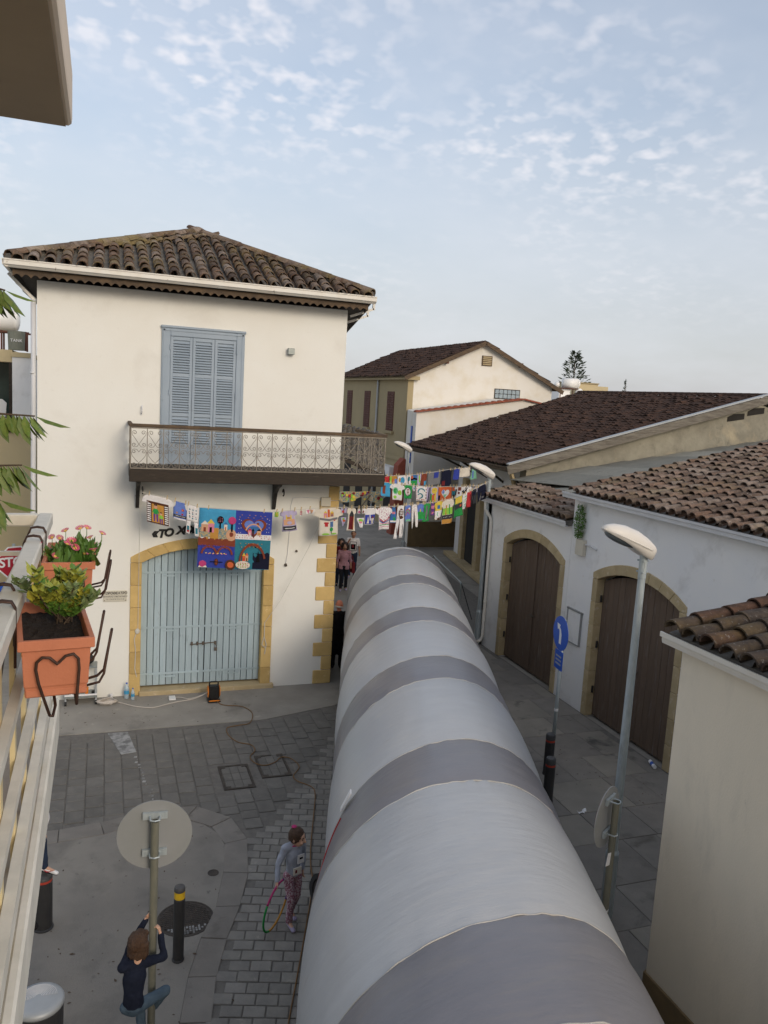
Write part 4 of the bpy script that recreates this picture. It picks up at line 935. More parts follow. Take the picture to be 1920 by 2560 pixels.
# ------------------------------------------------------------------ far left, behind the house
lb = thing('flats', 'cream flats with a grey parapet wall, a glazed balcony and roof tanks behind the house', 'building', (-5, 27, 0))
b = MB(); b.box(-14, 26.0, -.1, -2.02, 34, 4.95); b.build('lower_wall', 'render_yellow', lb)
b = MB(); b.box(-2.50, 25.8, 4.96, -2.0, 34, 7.10); b.build('grey_wall', 'render_white', lb)
b = MB(); b.box(-14, 25.9, 6.95, -2.51, 34, 7.30); b.box(-2.52, 25.75, 7.105, -1.99, 34, 7.24); b.build('roof_slab', 'render_yellow', lb)
b = MB(); b.box(-14, 27.2, 4.96, -2.51, 27.3, 6.94); b.build('glazing', 'glass_dark', lb)
b = MB(); b.box(-3.9, 26.0, 4.96, -3.85, 26.05, 6.94); b.box(-2.6, 25.9, 4.96, -2.52, 25.98, 6.94); b.box(-14, 25.92, 4.90, -2.52, 26.0, 5.12); b.build('balcony_frame', 'dark_wood', lb)
t = thing('plastic_chair', 'white plastic armchair on the glazed balcony far left', 'chair', (-2.95, 26.5, 4.96))
b = MB(); b.box(-3.2, 26.3, 5.30, -2.75, 26.7, 5.34); b.build('seat', 'white_plastic', t, bev=.01)
b = MB(); b.prism([(-3.22, 5.34), (-2.73, 5.34), (-2.70, 5.75), (-2.82, 5.86), (-3.12, 5.86), (-3.25, 5.75)], lambda x, z_, d: (x, d, z_), 26.26, 26.30); b.build('backrest', 'white_plastic', t, bev=.01)
for x in (-3.2, -2.79):
    for y in (26.3, 26.66): b = MB(); b.box(x, y, 4.96, x+.04, y+.04, 5.30); b.build('leg', 'white_plastic', t)
t = thing('roof_tank', 'white cylindrical water tank on a rusty stand behind the house eaves', 'water tank', (-2.5, 26.8, 7.3))
b = MB(); b.cyl((-3.8, 26.8, 8.2), (-2.5, 26.8, 8.2), .33, n=18); b.ell((-2.5, 26.8, 8.2), .14, .33, .33, 14, 8); b.build('tank', 'water_tank', t, smooth=True)
b = MB()
for x in (-3.4, -2.85, -2.2):
    for y in (26.5, 27.1): b.beam((x, y, 7.31), (x, y, 7.88), .05, .05, (0, 1, 0))
b.box(-3.5, 26.45, 7.82, -2.1, 26.52, 7.87); b.box(-3.5, 27.08, 7.82, -2.1, 27.15, 7.87); b.build('stand', 'shutter_brown', t)
t = thing('roof_barrel', 'greenish round barrel with white lettering below the white roof tank', 'barrel', (-2.42, 26.2, 7.3))
b = MB(); b.cyl((-2.42, 26.2, 7.31), (-2.42, 26.2, 7.86), .22, .24, 18); b.build('drum', 'barrel_green', t, smooth=False)
text_obj('lettering', 'TANK', .12, FACE_S((-2.40, 25.955, 7.58)), 'sign_white', t, extrude=.004)

# ------------------------------------------------------------------ distant roofs and trees
t = thing('solar_tanks', 'white water heater tanks on a rusty frame on a distant flat roof', 'water tank', (37.6, 60, 7))
b = MB(); b.cyl((36.95, 60, 8.82), (38.1, 59.6, 8.82), .44, n=18); b.ell((38.12, 59.6, 8.82), .18, .44, .44, 12, 8); b.build('tank', 'water_tank', t, smooth=True)
b = MB(); b.ell((38.35, 59.5, 7.95), .42, .3, .5, 14, 10); b.build('lower_tank', 'water_tank', t, smooth=True)
b = MB(); b.ell((36.55, 60.2, 8.65), .25, .25, .25, 12, 8); b.build('header_tank', 'water_tank', t, smooth=True)
b = MB()
for x in (36.5, 37.7, 38.3): b.beam((x, 59.5, 7), (x, 59.5, 8.4), .06, .06, (0, 1, 0))
b.box(36.4, 59.4, 8.34, 38.4, 60.3, 8.40); b.build('stand', 'shutter_brown', t)
b = MB(); b.box(36.5, 59.7, 6.4, 37.6, 61, 8.32); b.build('stair_head', 'render_white', t)
b = MB(); b.cyl((37.75, 60.4, 8.4), (37.75, 60.4, 10.9), .025, n=6)
for z_ in (10.4, 10.6, 10.8): b.cyl((37.55, 60.4, z_), (37.95, 60.4, z_), .012, n=5)
b.cyl((38.3, 60.4, 9.6), (39.7, 60.2, 9.62), .03, n=5); b.cyl((38.3, 60.4, 8.4), (38.3, 60.4, 9.62), .02, n=5); b.build('aerial', 'metal_grey', t)
t = thing('white_block', 'low white parapet building beyond the tan gable', 'building', (35.5, 58, 0))
b = MB(); b.box(31, 57, 0, 37.4, 59.4, 7.05); b.build('wall', 'render_far', t)
t = thing('ochre_block', 'plain ochre rooftop block behind the brown roof ridge', 'building', (40.4, 61, 0))
b = MB(); b.box(38.95, 60.6, 0, 40.9, 64, 8.92); b.box(40.91, 60.8, 0, 42.1, 64, 8.78); b.build('wall', 'render_yellow', t)
b = MB(); b.box(38.85, 60.5, 8.925, 40.95, 64.1, 9.02); b.build('parapet', 'render_tan', t)
def conifer(name, label, base, h, r_, kind):
    t = thing(name, label, 'tree', base); b = MB(); b.cyl(base, V(base)+V((0, 0, h*.97)), .16, .03, 7); b.build('trunk', 'bark', t); b = MB(); B = V(base)
    n_ = 1500 if kind == 'pine' else 700
    for i in range(n_):
        k = rnd.random(); zf = .28+.72*k if kind == 'pine' else .05+.95*k
        if kind == 'pine':
            lay = int(zf*13); a = rnd.choice([lay*2.4+j*1.05 for j in range(6)])+rnd.gauss(0, .14); rr = r_*(1.06-zf)**.75*rnd.random()**.55*(.7+.5*abs(sin(lay*1.9+a))); zo = rr*.16
        else: a = rnd.uniform(0, 2*pi); rr = r_*min(1, 3*zf+.3)*(1-zf)**.55*rnd.random()**.4; zo = 0
        c_ = B+V((rr*cos(a), rr*sin(a), h*zf+zo+rnd.gauss(0, .06))); d = V((cos(a), sin(a), rnd.uniform(.1, .8))).normalized(); e = V((rnd.gauss(0, 1), rnd.gauss(0, 1), rnd.gauss(0, 1))).normalized().cross(d); s_ = rnd.uniform(.12, .28) if kind == 'pine' else rnd.uniform(.07, .15)
        b.add([c_-d*s_, c_+e*s_*.35, c_+d*s_, c_-e*s_*.35], [(0, 1, 2, 3)])
    b.build('crown', 'conifer', t)
conifer('pine_tree', 'ragged dark pine rising behind the white rooftop tanks', (44.0, 69.5, 0), 12.3, 3.5, 'pine')
conifer('cypress_tree', 'small dark pointed cypress top above the brown roof ridge', (46.9, 65, 0), 9.7, .62, 'cyp')
t = thing('bush', 'dark bushy tree top between the tan gable and the white tanks', 'tree', (38.3, 64, 0)); b = MB()
for i in range(700):
    d = V((rnd.gauss(0, 1), rnd.gauss(0, 1), rnd.gauss(0, 1))); d = d.normalized()*rnd.random()**.4; c_ = V((38.6+d.x*1.1, 64+d.y, 7.6+d.z*1.0)); e = V((rnd.gauss(0, 1), rnd.gauss(0, 1), rnd.gauss(0, 1))).normalized(); f_ = e.orthogonal().normalized(); s_ = rnd.uniform(.06, .16)
    b.add([c_-e*s_, c_+f_*s_*.6, c_+e*s_, c_-f_*s_*.6], [(0, 1, 2, 3)])
b.build('crown', 'conifer', t); b = MB(); b.cyl((38.6, 64, 0), (38.6, 64, 7.4), .15, .08, 7); b.build('trunk', 'bark', t)
# unseen building added behind the viewpoint to block part of the low sun
t = thing('sun_blocker', 'unseen building added behind the viewpoint to hold back low sun', 'house', (8, -18, 0))
b = MB(); b.box(-25, -30, 0, 40, -21, 5.6); b.build('wall', 'render_cream', t)
b = MB(); b.prism([(-30.5, 5.61), (-25.5, 7.4), (-20.5, 5.61)], lambda y, z_, d: (d, y, z_), -25.5, 40.5); b.build('roof', 'tile_brown', t)

# ------------------------------------------------------------------ inflatable tunnel
tun = thing('inflatable_tunnel', 'long inflatable tunnel of pale and dark grey plastic bands lying along the street', 'inflatable tunnel', TUBE_P-V((0, 0, 1.31)))
SEAMS = [-9.5, -8.45, -6.43, -5.34, -3.17, -2.14, -.11, .91, 2.86, 3.82, 5.77, 6.66, 8.78, 9.8, 10.6]
def smooth(a, b_, x):
    t = min(1, max(0, (x-a)/(b_-a))); return t*t*(3-2*t)
def tube_pt(t, th, ta, tb_, dark):
    u = (t-ta)/(tb_-ta); r_ = TUBE_R*(1-.014*(2*u-1)**4)+(.020 if not dark else .006)*sin(pi*u)
    if t > 9.6: r_ *= 1-.20*smooth(9.7, 10.65, t)**1.5
    e = cos(th); s_ = sin(th)
    ed = math.exp(-min(u, 1-u)*(tb_-ta)/.16)
    r_ += .011*ed*sin(th*31+9*mnoise.noise(V((t*1.2, th*2, 3))))*max(0, s_)*(.4+mnoise.noise(V((th*2.5, ta, 1)))) + .006*sin(t*26+3.5*th+5*mnoise.noise(V((t, th*3, 8))))*max(0, mnoise.noise(V((t*.7, th*1.6, ta))))
    r_ += .012*mnoise.noise(V((t*.9, th*1.3, .5)))+.004*mnoise.noise(V((t*2.2, th*9, 5)))
    if e < 0: r_ += .13*smooth(-2.2, -3.3, t)*(-e)*(1-.25*smooth(-4, -6, t))
    p = TUBE_P+TUBE_D*(t+.36*r_*e*smooth(10.6, 8.5, t))+TUBE_E*(r_*e+.10*smooth(-3.0, -7.0, t))+V((0, 0, r_*s_*(.985)))
    if p.z < .012: p.z = .012
    return p
NTH = 150; TH0, TH1 = R(-74), R(254)
for i in range(len(SEAMS)-1):
    ta, tb_ = SEAMS[i], SEAMS[i+1]; dark = i % 2 == 0
    if i == len(SEAMS)-2: dark = False
    b = MB(); b.grid(lambda u, v: tube_pt(ta+(tb_-ta)*v, TH0+(TH1-TH0)*u, ta, tb_, dark), NTH, max(10, int((tb_-ta)*18)))
    b.build('dark_band' if dark else 'light_band', 'tube_dark' if dark else 'tube_light', tun, smooth=True)
    b = MB(); b.tube([tube_pt(ta, TH0+(TH1-TH0)*k/NTH, ta, tb_, dark) for k in range(NTH+1)], .0075, 5); b.build('seam', 'tube_seam', tun, smooth=True)
b = MB(); cpt = TUBE_P+TUBE_D*10.95+V((0, 0, .05)); ring = [tube_pt(10.6, TH0+(TH1-TH0)*k/NTH, 9.8, 10.6, False) for k in range(NTH+1)]
lv = [ring]+[[q+(cpt-q)*f_+TUBE_D*(.18*sin(f_*pi/2)*(1-f_)) for q in ring] for f_ in (.25, .5, .75, 1.0)]; n_ = NTH+1
b.add([p for l_ in lv for p in l_], [(j*n_+i, j*n_+i+1, (j+1)*n_+i+1, (j+1)*n_+i) for j in range(4) for i in range(NTH)]); b.build('end_cap', 'tube_light', tun, smooth=True)
b = MB(); b.tube([tube_pt(-2.30-.9*smooth(0, 1, k/20), R(152+50*k/20), -3.17, -2.14, True)-TUBE_E*.003 for k in range(21)], .009, 6); b.build('red_trim', 'c_red', tun)
b = MB(); p0 = tube_pt(-2.2, R(147), -3.17, -2.14, True); b.obox(p0+V((-.03, 0, .05)), TUBE_D*.05, V((.05, 0, .10)), V((-.008, 0, .004))); b.build('paper_tag', 'sign_white', tun)

# ------------------------------------------------------------------ lamp posts, signs, bollards
def lamp_post(label, loc, h=4.72, rz=0, tilt=21, grp='slim street lamps with cream heads'):
    t = thing('street_lamp', label, 'street lamp', loc, rz, grp)
    M0 = Matrix.Translation(loc) @ Matrix.Rotation(rz, 4, 'Z')
    b = MB(); b.lathe([(.085, 0), (.085, .9), (.062, .95), (.046, h-.35), (.046, h-.30), (.05, h-.29), (.05, h)], (0, 0, 0), 14); b.xf(M0); b.build('pole', 'galv', t, smooth=False)
    b = MB()
    for z_ in (h-.08, h-.22):
        for a in (0, 2.1, 4.2): b.cyl((.05*cos(a), .05*sin(a), z_), (.075*cos(a), .075*sin(a), z_), .012, n=6)
    b.box(-.03, -.03, h, .05, .03, h+.06); b.xf(M0); b.build('bracket', 'galv', t)
    MH = M0 @ Matrix.Translation((.12, 0, h+.04)) @ Matrix.Rotation(R(tilt), 4, 'Y')
    b = MB(); n_ = 12; secs = []
    for u, hw, top, bot in ((0, .075, .05, -.085), (.05, .10, .075, -.115), (.2, .125, .115, -.10), (.42, .14, .145, -.065), (.65, .135, .14, -.045), (.83, .108, .108, -.035), (.95, .065, .062, -.02), (1, .03, .03, -.008)):
        x = -u*.80; ring = [(x, hw*cos(pi*i/n_), top*sin(pi*i/n_)**.8 if 0 < i < n_ else 0.0) for i in range(n_+1)]+[(x, -hw*.98, bot), (x, hw*.98, bot)]
        secs.append(ring)
    k = len(secs[0]); b.add([p for s_ in secs for p in s_], [(j*k+i, j*k+(i+1) % k, (j+1)*k+(i+1) % k, (j+1)*k+i) for j in range(len(secs)-1) for i in range(k)]+[tuple(range(k)), tuple(range((len(secs)-1)*k, len(secs)*k))])
    b.xf(MH); b.build('head', 'lamp_cream', t, smooth=True)
    b = MB(); b.tube([(-u*.80, s_*hw, -.004) for s_ in (1,) for u, hw in ((0, .062), (.15, .122), (.35, .142), (.6, .142), (.8, .117), (1, .033))]+[(-u*.80, -hw, -.004) for u, hw in ((1, .033), (.8, .117), (.6, .142), (.35, .142), (.15, .122), (0, .062))], .010, 5, True); b.xf(MH); b.build('rim', 'lamp_cream', t)
    b = MB(); b.ell((-.50, 0, -.035), .25, .110, .058, 16, 8); b.xf(MH); b.build('lens', 'lamp_glass', t, smooth=True)
    return t
lamp_post('near street lamp with large cream head, rising in front of the white warehouse', (6.25, 7.95, 0), 4.82)
lamp_post('slim street lamp beside the white downpipe at the clothes line end', (9.80, 19.13, 0), 4.62)
lamp_post('far street lamp with small pale head by the blue strip, up the alley', (11.45, 29.5, 0), 4.55)
def disc(b, c, nrm, r_, th, n=40):
    c, nrm = V(c), V(nrm).normalized(); b.cyl(c-nrm*th/2, c+nrm*th/2, r_, n=n)
def sign_rear(label, base, top, r_, ang_, dz, tag_paper=False):
    t = thing('round_sign', label, 'road sign', (*base, 0)); B = V((*base, 0)); fn = V((sin(ang_), cos(ang_), 0)); sd_ = V((fn.y, -fn.x, 0))
    b = MB(); b.cyl(B, B+V((0, 0, top)), .036, n=14, cap=False); b.cyl(B+V((0, 0, .0)), B+V((0, 0, top-.03)), .031, n=14); b.build('pole', 'galv_olive', t, smooth=True)
    b = MB(); c_ = B+fn*.085+V((0, 0, dz)); disc(b, c_, fn, r_, .008); b.build('disc', 'sign_back', t)
    b = MB(); disc(b, c_+fn*.0065, fn, r_*.97, .003); b.build('sign_face', 'sign_red', t)
    for z_ in (dz+.20, dz-.16):
        p = B+V((0, 0, z_)); b = MB(); b.obox(p+fn*.062, sd_*.11, fn*.014, (0, 0, .032)); b.tube([p+fn*.05-sd_*.045, p-fn*.03-sd_*.04, p-fn*.045, p-fn*.03+sd_*.04, p+fn*.05+sd_*.045], .008, 5); b.build('clamp', 'galv', t)
    if tag_paper: b = MB(); b.obox(B+V((-.04, -.03, dz-.42)), (.035, .01, 0), (.0, .003, .0), (.008, 0, .07)); b.build('paper_scrap', 'sign_white', t); b = MB(); b.obox(B+V((-.02, -.04, dz-1.05)), (.03, .01, .01), (0, .003, 0), (.01, 0, .04)); b.build('paper_scrap', 'sign_white', t)
    return t
sign_rear('back of a round road sign on a thin pole, climbed by the boy', (.48, 7.0), 2.60, .335, R(4), 2.42)
sign_rear('back of a round road sign seen edge on, in front of the near lamp post', (5.06, 6.46), 2.52, .32, R(-33), 2.32, True)
# blue arrow sign
t = thing('arrow_sign', 'blue round sign with white turn arrow above a small blue plate on a grey pole', 'road sign', (7.78, 11.87, 0)); B = V((7.78, 11.87, 0))
b = MB(); b.cyl(B, B+V((0, 0, 2.82)), .035, n=12); b.build('pole', 'galv', t, smooth=True)
b = MB(); b.cyl(B+V((0, 0, 1.12)), B+V((0, 0, 1.17)), .038, n=12); b.build('sticker', 'sign_white', t)
fn = V((-.978, .13, 0)).normalized(); sx = V((-fn.y, fn.x, 0)); c_ = B+fn*.05+V((0, 0, 2.57))
SM = basis(sx, (0, 0, 1), fn, c_)
b = MB(); disc(b, c_, fn, .31, .008, 44); b.build('disc', 'sign_blue', t)
b = MB(); pl = [(.05, -.19), (.05, -.02), (.01, .07), (-.045, .105), (-.02, .145), (-.15, .16), (-.115, .045), (-.085, .075), (-.035, .04), (-.03, -.02), (-.03, -.19)]
b.prism(pl, lambda a, z_, d: SM @ V((a, z_, d)), .005, .009); b.build('arrow', 'sign_white', t)
b = MB(); b.obox(B+fn*.045+V((0, 0, 2.08)), sx*.16, fn*.006, (0, 0, .17)); b.build('plate', 'sign_blue', t)
b = MB()
for z_ in (2.15, 2.08, 2.01): b.obox(B+fn*.052+V((0, 0, z_)), sx*.11, fn*.002, (0, 0, .014))
b.build('plate_text', 'zinc', t)
def bollard(label, loc, h, r_, band='yellow_band', bz=.84, bh=.08, cap='bollard_grey'):
    t = thing('bollard', label, 'bollard', loc, 0, 'dark bollards'); b = MB()
    b.lathe([(r_*1.12, 0), (r_*1.12, .02), (r_, .03), (r_, h*bz-.012), (r_*.9, h*bz-.006), (r_*.9, h*bz)], loc, 20); b.build('post', 'bollard_black', t, smooth=False)
    b = MB(); b.lathe([(r_*.985, h*bz+.0005), (r_*.985, h*bz+bh)], loc, 20); b.build('band', band, t)
    b = MB(); b.lathe([(r_*.9, h*bz+bh+.0005), (r_, h*bz+bh+.006), (r_, h-r_*.5), (r_*.9, h-r_*.22), (r_*.6, h-.006), (r_*.1, h)], loc, 20); b.build('top', cap, t, smooth=False)
    return t
bollard('black bollard with bright yellow band in front of the round manhole cover', (.87, 8.53, 0), .93, .062)
bollard('thick dark bollard the child is standing on, half hidden by the balcony ledge', (-.62, 9.50, 0), .70, .105, 'red_band', .88, .04)
bollard('dark bollard beside the pole of the blue arrow sign', (7.62, 11.72, 0), .78, .085, 'red_band', .80, .03)
bollard('dark bollard half hidden behind the right flank of the tunnel', (7.10, 10.85, 0), .78, .085, 'red_band', .80, .03)
# stop sign and blue square sign far left
t = thing('stop_sign', 'red octagonal stop sign beyond the balcony railing, far left', 'road sign', (-1.92, 19.9, 0)); B = V((-1.92, 19.9, 0)); fn = V((.45, -.89, 0)).normalized(); sx = V((-fn.y, fn.x, 0))
b = MB(); b.cyl(B, B+V((0, 0, 2.7)), .035, n=10); b.build('pole', 'galv', t)
oc = lambda r_: [(r_*cos(pi/8+i*pi/4), r_*sin(pi/8+i*pi/4)) for i in range(8)]; SM = basis(sx, (0, 0, 1), fn, B+fn*.05+V((0, 0, 2.28)))
b = MB(); b.prism(oc(.40), lambda a, z_, d: SM @ V((a, z_, d)), -.005, .0); b.build('border', 'sign_white', t)
b = MB(); b.prism(oc(.365), lambda a, z_, d: SM @ V((a, z_, d)), .0005, .005); b.build('face', 'sign_red', t)
text_obj('lettering', 'STOP', .31, SM @ Matrix.Translation((0, 0, .007)), 'sign_white', t, offset=.008, space=.92, extrude=.002)
t = thing('blue_sign', 'blue square sign with a white arrow under the stop sign', 'road sign', (-1.95, 19.6, 0)); B2 = V((-1.95, 19.6, 0)); SM = basis(sx, (0, 0, 1), fn, B2+fn*.05+V((0, 0, 1.55)))
b = MB(); b.cyl(B2, B2+V((0, 0, 1.8)), .03, n=10); b.build('pole', 'galv', t)
b = MB(); b.prism([(-.27, -.35), (.27, -.35), (.27, .35), (-.27, .35)], lambda a, z_, d: SM @ V((a, z_, d)), -.004, .004); b.build('panel', 'sign_blue', t)
b = MB(); b.prism([(-.2, .12), (0, .26), (.0, .17), (.16, .17), (.16, .07), (.0, .07), (0, -.02)], lambda a, z_, d: SM @ V((a, z_, d)), .005, .008); b.build('arrow', 'sign_white', t)
# litter bin
t = thing('litter_bin', 'wide dark cylindrical bin with pale ribbed lid, bottom left below the ledge', 'bin', (-.50, 7.05, 0)); B = V((-.50, 7.05, 0))
b = MB(); b.lathe([(.20, 0), (.205, .03), (.212, .92), (.20, .93)], B, 32); b.build('body', 'bollard_black', t, smooth=False)
b = MB(); b.lathe([(.215, .93), (.222, .945), (.222, .965), (.21, .985), (.17, 1.0), (.02, 1.012)], B, 36); b.build('lid', 'zinc', t, smooth=True)
b = MB()
for r_ in [.03+i*.0125 for i in range(12)]: b.tube([B+V((r_*cos(a), r_*sin(a), 1.012-.001-(.014 if r_ > .16 else .006)*(r_/.17)**2)) for a in (2*pi*i/36 for i in range(20))], .0035, 4)
b.build('ribs', 'gutter_grey', t)
# barrier frame at the far end of the tunnel
t = thing('barrier', 'thin grey metal barrier frame with a black strap beyond the far end of the tunnel', 'barrier', (10.5, 22.5, 0))
b = MB(); b.tube([(10.35, 21.57, 0), (10.35, 21.57, 1.08), (10.37, 21.62, 1.12), (11.15, 25.6, 1.12), (11.17, 25.7, 1.08), (11.17, 25.7, 0)], .025, 8); b.tube([(10.37, 21.6, .2), (11.16, 25.65, .2)], .02, 6); b.build('frame', 'metal_grey', t)
b = MB(); b.tube([(10.37, 21.57, 1.1), (10.55, 21.45, .5), (10.70, 21.35, .01)], .014, 5); b.build('strap', 'black_plastic', t)

# ------------------------------------------------------------------ the balcony the picture is taken from
own = thing('viewing_balcony', 'near balcony of the flat with cream railing, concrete ledge and upper slab', 'balcony', (-1, 2, 4.9))
b = MB(); b.box(-1.6, -6, 4.78, -.225, 4.03, 4.95); b.build('floor_slab', 'slab_ledge', own)
b = MB(); b.box(-.2245, -6, 4.77, -.190, 4.05, 4.958); b.build('ledge_edge', 'rail_cream', own, bev=.008)
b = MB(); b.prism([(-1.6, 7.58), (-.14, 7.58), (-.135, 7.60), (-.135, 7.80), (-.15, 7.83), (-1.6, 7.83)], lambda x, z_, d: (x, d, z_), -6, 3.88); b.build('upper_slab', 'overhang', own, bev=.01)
b = MB(); b.box(-1.6, -6, 7.572, -.16, 3.86, 7.578); b.build('upper_soffit', 'soffit_shade', own)  # thin darker sheet that carries the shade under the slab
b = MB(); b.box(-6, -10, 0, -1.61, 3.4, 12); b.build('flat_wall', 'render_yellow', own)
b = MB(); b.box(-.280, -6, 5.825, -.218, 4.02, 5.88); b.box(-1.6, 3.96, 5.825, -.281, 4.02, 5.88); b.build('top_rail', 'rail_cream', own, bev=.006)
b = MB(); b.box(-.245, -6, 5.02, -.213, 3.99, 5.085); b.box(-.245, -6, 5.30, -.217, 3.99, 5.335); b.box(-.245, -6, 5.56, -.217, 3.99, 5.595); b.box(-1.6, 3.97, 5.685, -.25, 3.995, 5.705); b.box(-1.6, 3.97, 5.30, -.25, 3.995, 5.33); b.build('lower_rail', 'rail_cream', own)
y = .4
while y < 4.0: b = MB(); b.box(-.262, y, 4.951, -.247, y+.045, 5.824); b.build('baluster', 'baluster', own); y += .36
# planters
def planter(label, y0, y1, kind):
    t = thing('planter', label, 'planter', (-.1, (y0+y1)/2, 5.6), 0, 'terracotta planters hung on the railing')
    X0, X1, ZT, ZB = -.215, -.022, 5.815, 5.652; ins = .022
    def ringp(x0, x1, ya, yb, z_): return [(x0, ya, z_), (x1, ya, z_), (x1, yb, z_), (x0, yb, z_)]
    b = MB(); lv = [ringp(X0+ins, X1-ins, y0+ins, y1-ins, ZB), ringp(X0+ins*.8, X1-ins*.8, y0+ins*.8, y1-ins*.8, ZB+.028), ringp(X0+ins*.7, X1-ins*.7, y0+ins*.7, y1-ins*.7, ZB+.03), ringp(X0+.010, X1-.010, y0+.010, y1-.010, ZT-.030), ringp(X0, X1, y0, y1, ZT-.028), ringp(X0, X1, y0, y1, ZT), ringp(X0+.014, X1-.014, y0+.014, y1-.014, ZT), ringp(X0+.018, X1-.018, y0+.018, y1-.018, ZT-.035)]
    b.add([p for l_ in lv for p in l_], [(j*4+i, j*4+(i+1) % 4, j*4+4+(i+1) % 4, j*4+4+i) for j in range(len(lv)-1) for i in range(4)]+[(3, 2, 1, 0)]); b.build('box', 'terracotta', t, bev=.003)
    b = MB(); b.box(X0+ins-.004, y0+ins-.004, ZB-.001, X1-ins+.004, y1-ins+.004, ZB+.022); b.build('saucer', 'terracotta', t, bev=.004)
    b = MB(); b.grid(lambda u, v: (X0+.017+u*(X1-X0-.034), y0+.017+v*(y1-y0-.034), ZT-.030+.012*mnoise.noise(V((u*9, v*15, y0)))), 12, 18); b.build('soil', 'soil', t)
    # wire holder with heart loops
    xm = (X0+X1)/2; yf = y0-.004; hp_ = []
    for i in range(25):
        a = -pi/2+2*pi*i/24; 
    hr = [(-.018, ZB-.045), (-.045, ZB+.045), (-.052, ZB+.085), (-.050, ZB+.105), (-.036, ZB+.118), (-.018, ZB+.116), (-.004, ZB+.102), (0, ZB+.097), (.006, ZB+.102), (.022, ZB+.118), (.042, ZB+.122), (.054, ZB+.108), (.056, ZB+.08), (.052, ZB+.02), (.050, ZB-.02)]
    b = MB(); b.tube([(xm+a, yf, z_) for a, z_ in hr], .0042, 6); b.tube([(xm-.018, yf, ZB-.045), (xm-.010, yf+.004, ZB-.05), (xm-.002, yf+.03, ZB-.03), (xm-.002, y1, ZB-.012)], .0042, 6); b.tube([(xm+.05, yf, ZB-.02), (xm+.05, yf+.05, ZB-.012), (xm+.05, y1, ZB-.012)], .0042, 6); b.build('heart_wire', 'wire_brown', t, smooth=True)
    for yy in (y0+.10, y1-.12):
        b = MB(); b.tube([(X1-.02, yy, ZB-.01), (X1+.022, yy, ZB-.002), (X1+.035, yy+.005, ZB+.02), (X1+.055, yy+.02, ZB+.135), (X1+.058, yy+.026, ZB+.145), (X1+.058, yy+.034, ZB+.135), (X1+.040, yy+.045, ZB+.02), (X1+.022, yy+.05, ZB+.0), (X1-.02, yy+.05, ZB-.01)], .004, 6); b.build('guard_wire', 'wire_brown', t, smooth=True)
        b = MB()
        for dy in (0, .014): b.tube([(X0-.004, yy+dy, ZB+.06), (X0-.003, yy+dy, 5.88), (X0-.012, yy+dy, 5.897), (X0-.035, yy+dy, 5.901), (X0-.058, yy+dy, 5.897), (X0-.069, yy+dy, 5.87), (X0-.069, yy+dy, 5.80)], .004, 6)
        b.build('rail_hook', 'wire_brown', t, smooth=True)
    return t, xm, ZT
p1_, xm, ZT = planter('near terracotta planter with bare dark soil and one variegated shrub', 2.24, 2.66, 'shrub'); p1_.rotation_euler = (0, 0, R(6)); p1_.location.x -= .014; p1_.location.y -= .02
p2_, xm, ZT = planter('far terracotta planter full of pink daisies', 3.20, 3.62, 'daisy')
b = MB(); b.lathe([(.03, 0), (.055, .01), (.07, .13), (.074, .13), (.074, .145), (.064, .145)], (-.345, 2.62, 5.55), 20); o_ = tag(b.build('flower_pot', 'wire_brown'), 'dark brown flower pot behind the railing at the left edge', 'flower pot')
def leaf_quad(b, c_, d, side, ln, wd, bend=.15):
    c_, d, side = V(c_), V(d).normalized(), V(side); side = (side-d*side.dot(d)).normalized(); up_ = side.cross(d)
    b.add([c_, c_+d*ln*.35+side*wd-up_*bend*ln*.1, c_+d*ln*.75+side*wd*.7-up_*bend*ln*.5, c_+d*ln-up_*bend*ln, c_+d*ln*.75-side*wd*.7-up_*bend*ln*.5, c_+d*ln*.35-side*wd-up_*bend*ln*.1, c_+d*ln*.4+up_*wd*.25*0-up_*bend*ln*.2-up_*wd*.3], [(0, 1, 6), (1, 2, 6), (2, 3, 6), (3, 4, 6), (4, 5, 6), (5, 0, 6)])
t = thing('shrub', 'bushy variegated shrub with yellow and cream edged leaves in the near planter', 'plant', (-.105, 2.50, 5.79))
b = MB(); stems = []
for i in range(26):
    a = rnd.uniform(0, 2*pi); s_ = rnd.uniform(.015, .085); tip = V((-.125+s_*cos(a)*1.0, 2.48+s_*sin(a)*1.2, 5.79+rnd.uniform(.06, .155)))
    if i in (0, 1): tip = V((-.225-.01*i, 2.50, 5.895+.015*i))
    if i in (2, 3): tip = V((-.045+.01*i, 2.46, 5.87))
    p0 = V((-.105+rnd.gauss(0, .012), 2.50+rnd.gauss(0, .015), 5.785)); b.tube([p0, (p0+tip)/2+V((rnd.gauss(0, .01), rnd.gauss(0, .01), .01)), tip], .0022, 5); stems.append((p0, tip, i))
b.build('stems', 'bark', t)
bl = MB(); by = MB(); bp = MB()
for p0, tip, i in stems:
    for k in range(34):
        f_ = .25+.75*k/33; c_ = p0+(tip-p0)*f_; a = k*2.4+i; d = V((cos(a), sin(a), .55+rnd.gauss(0, .2))); B_ = bp if i in (0, 1, 2, 3, 9, 14) and f_ > .5 else (by if f_ > .5 and rnd.random() < .8 else bl)
        leaf_quad(B_, c_, d, V((-sin(a), cos(a), .1)), rnd.uniform(.026, .042), rnd.uniform(.009, .014), rnd.uniform(.1, .4))
bl.build('green_leaves', 'leaf', t); by.build('yellow_leaves', 'leaf_yellow', t); bp.build('cream_edged_leaves', 'leaf_pale', t)
t = thing('daisy_plant', 'low leafy plant with pink daisy flowers in the far planter', 'plant', (-.105, 3.40, 5.79)); b = MB()
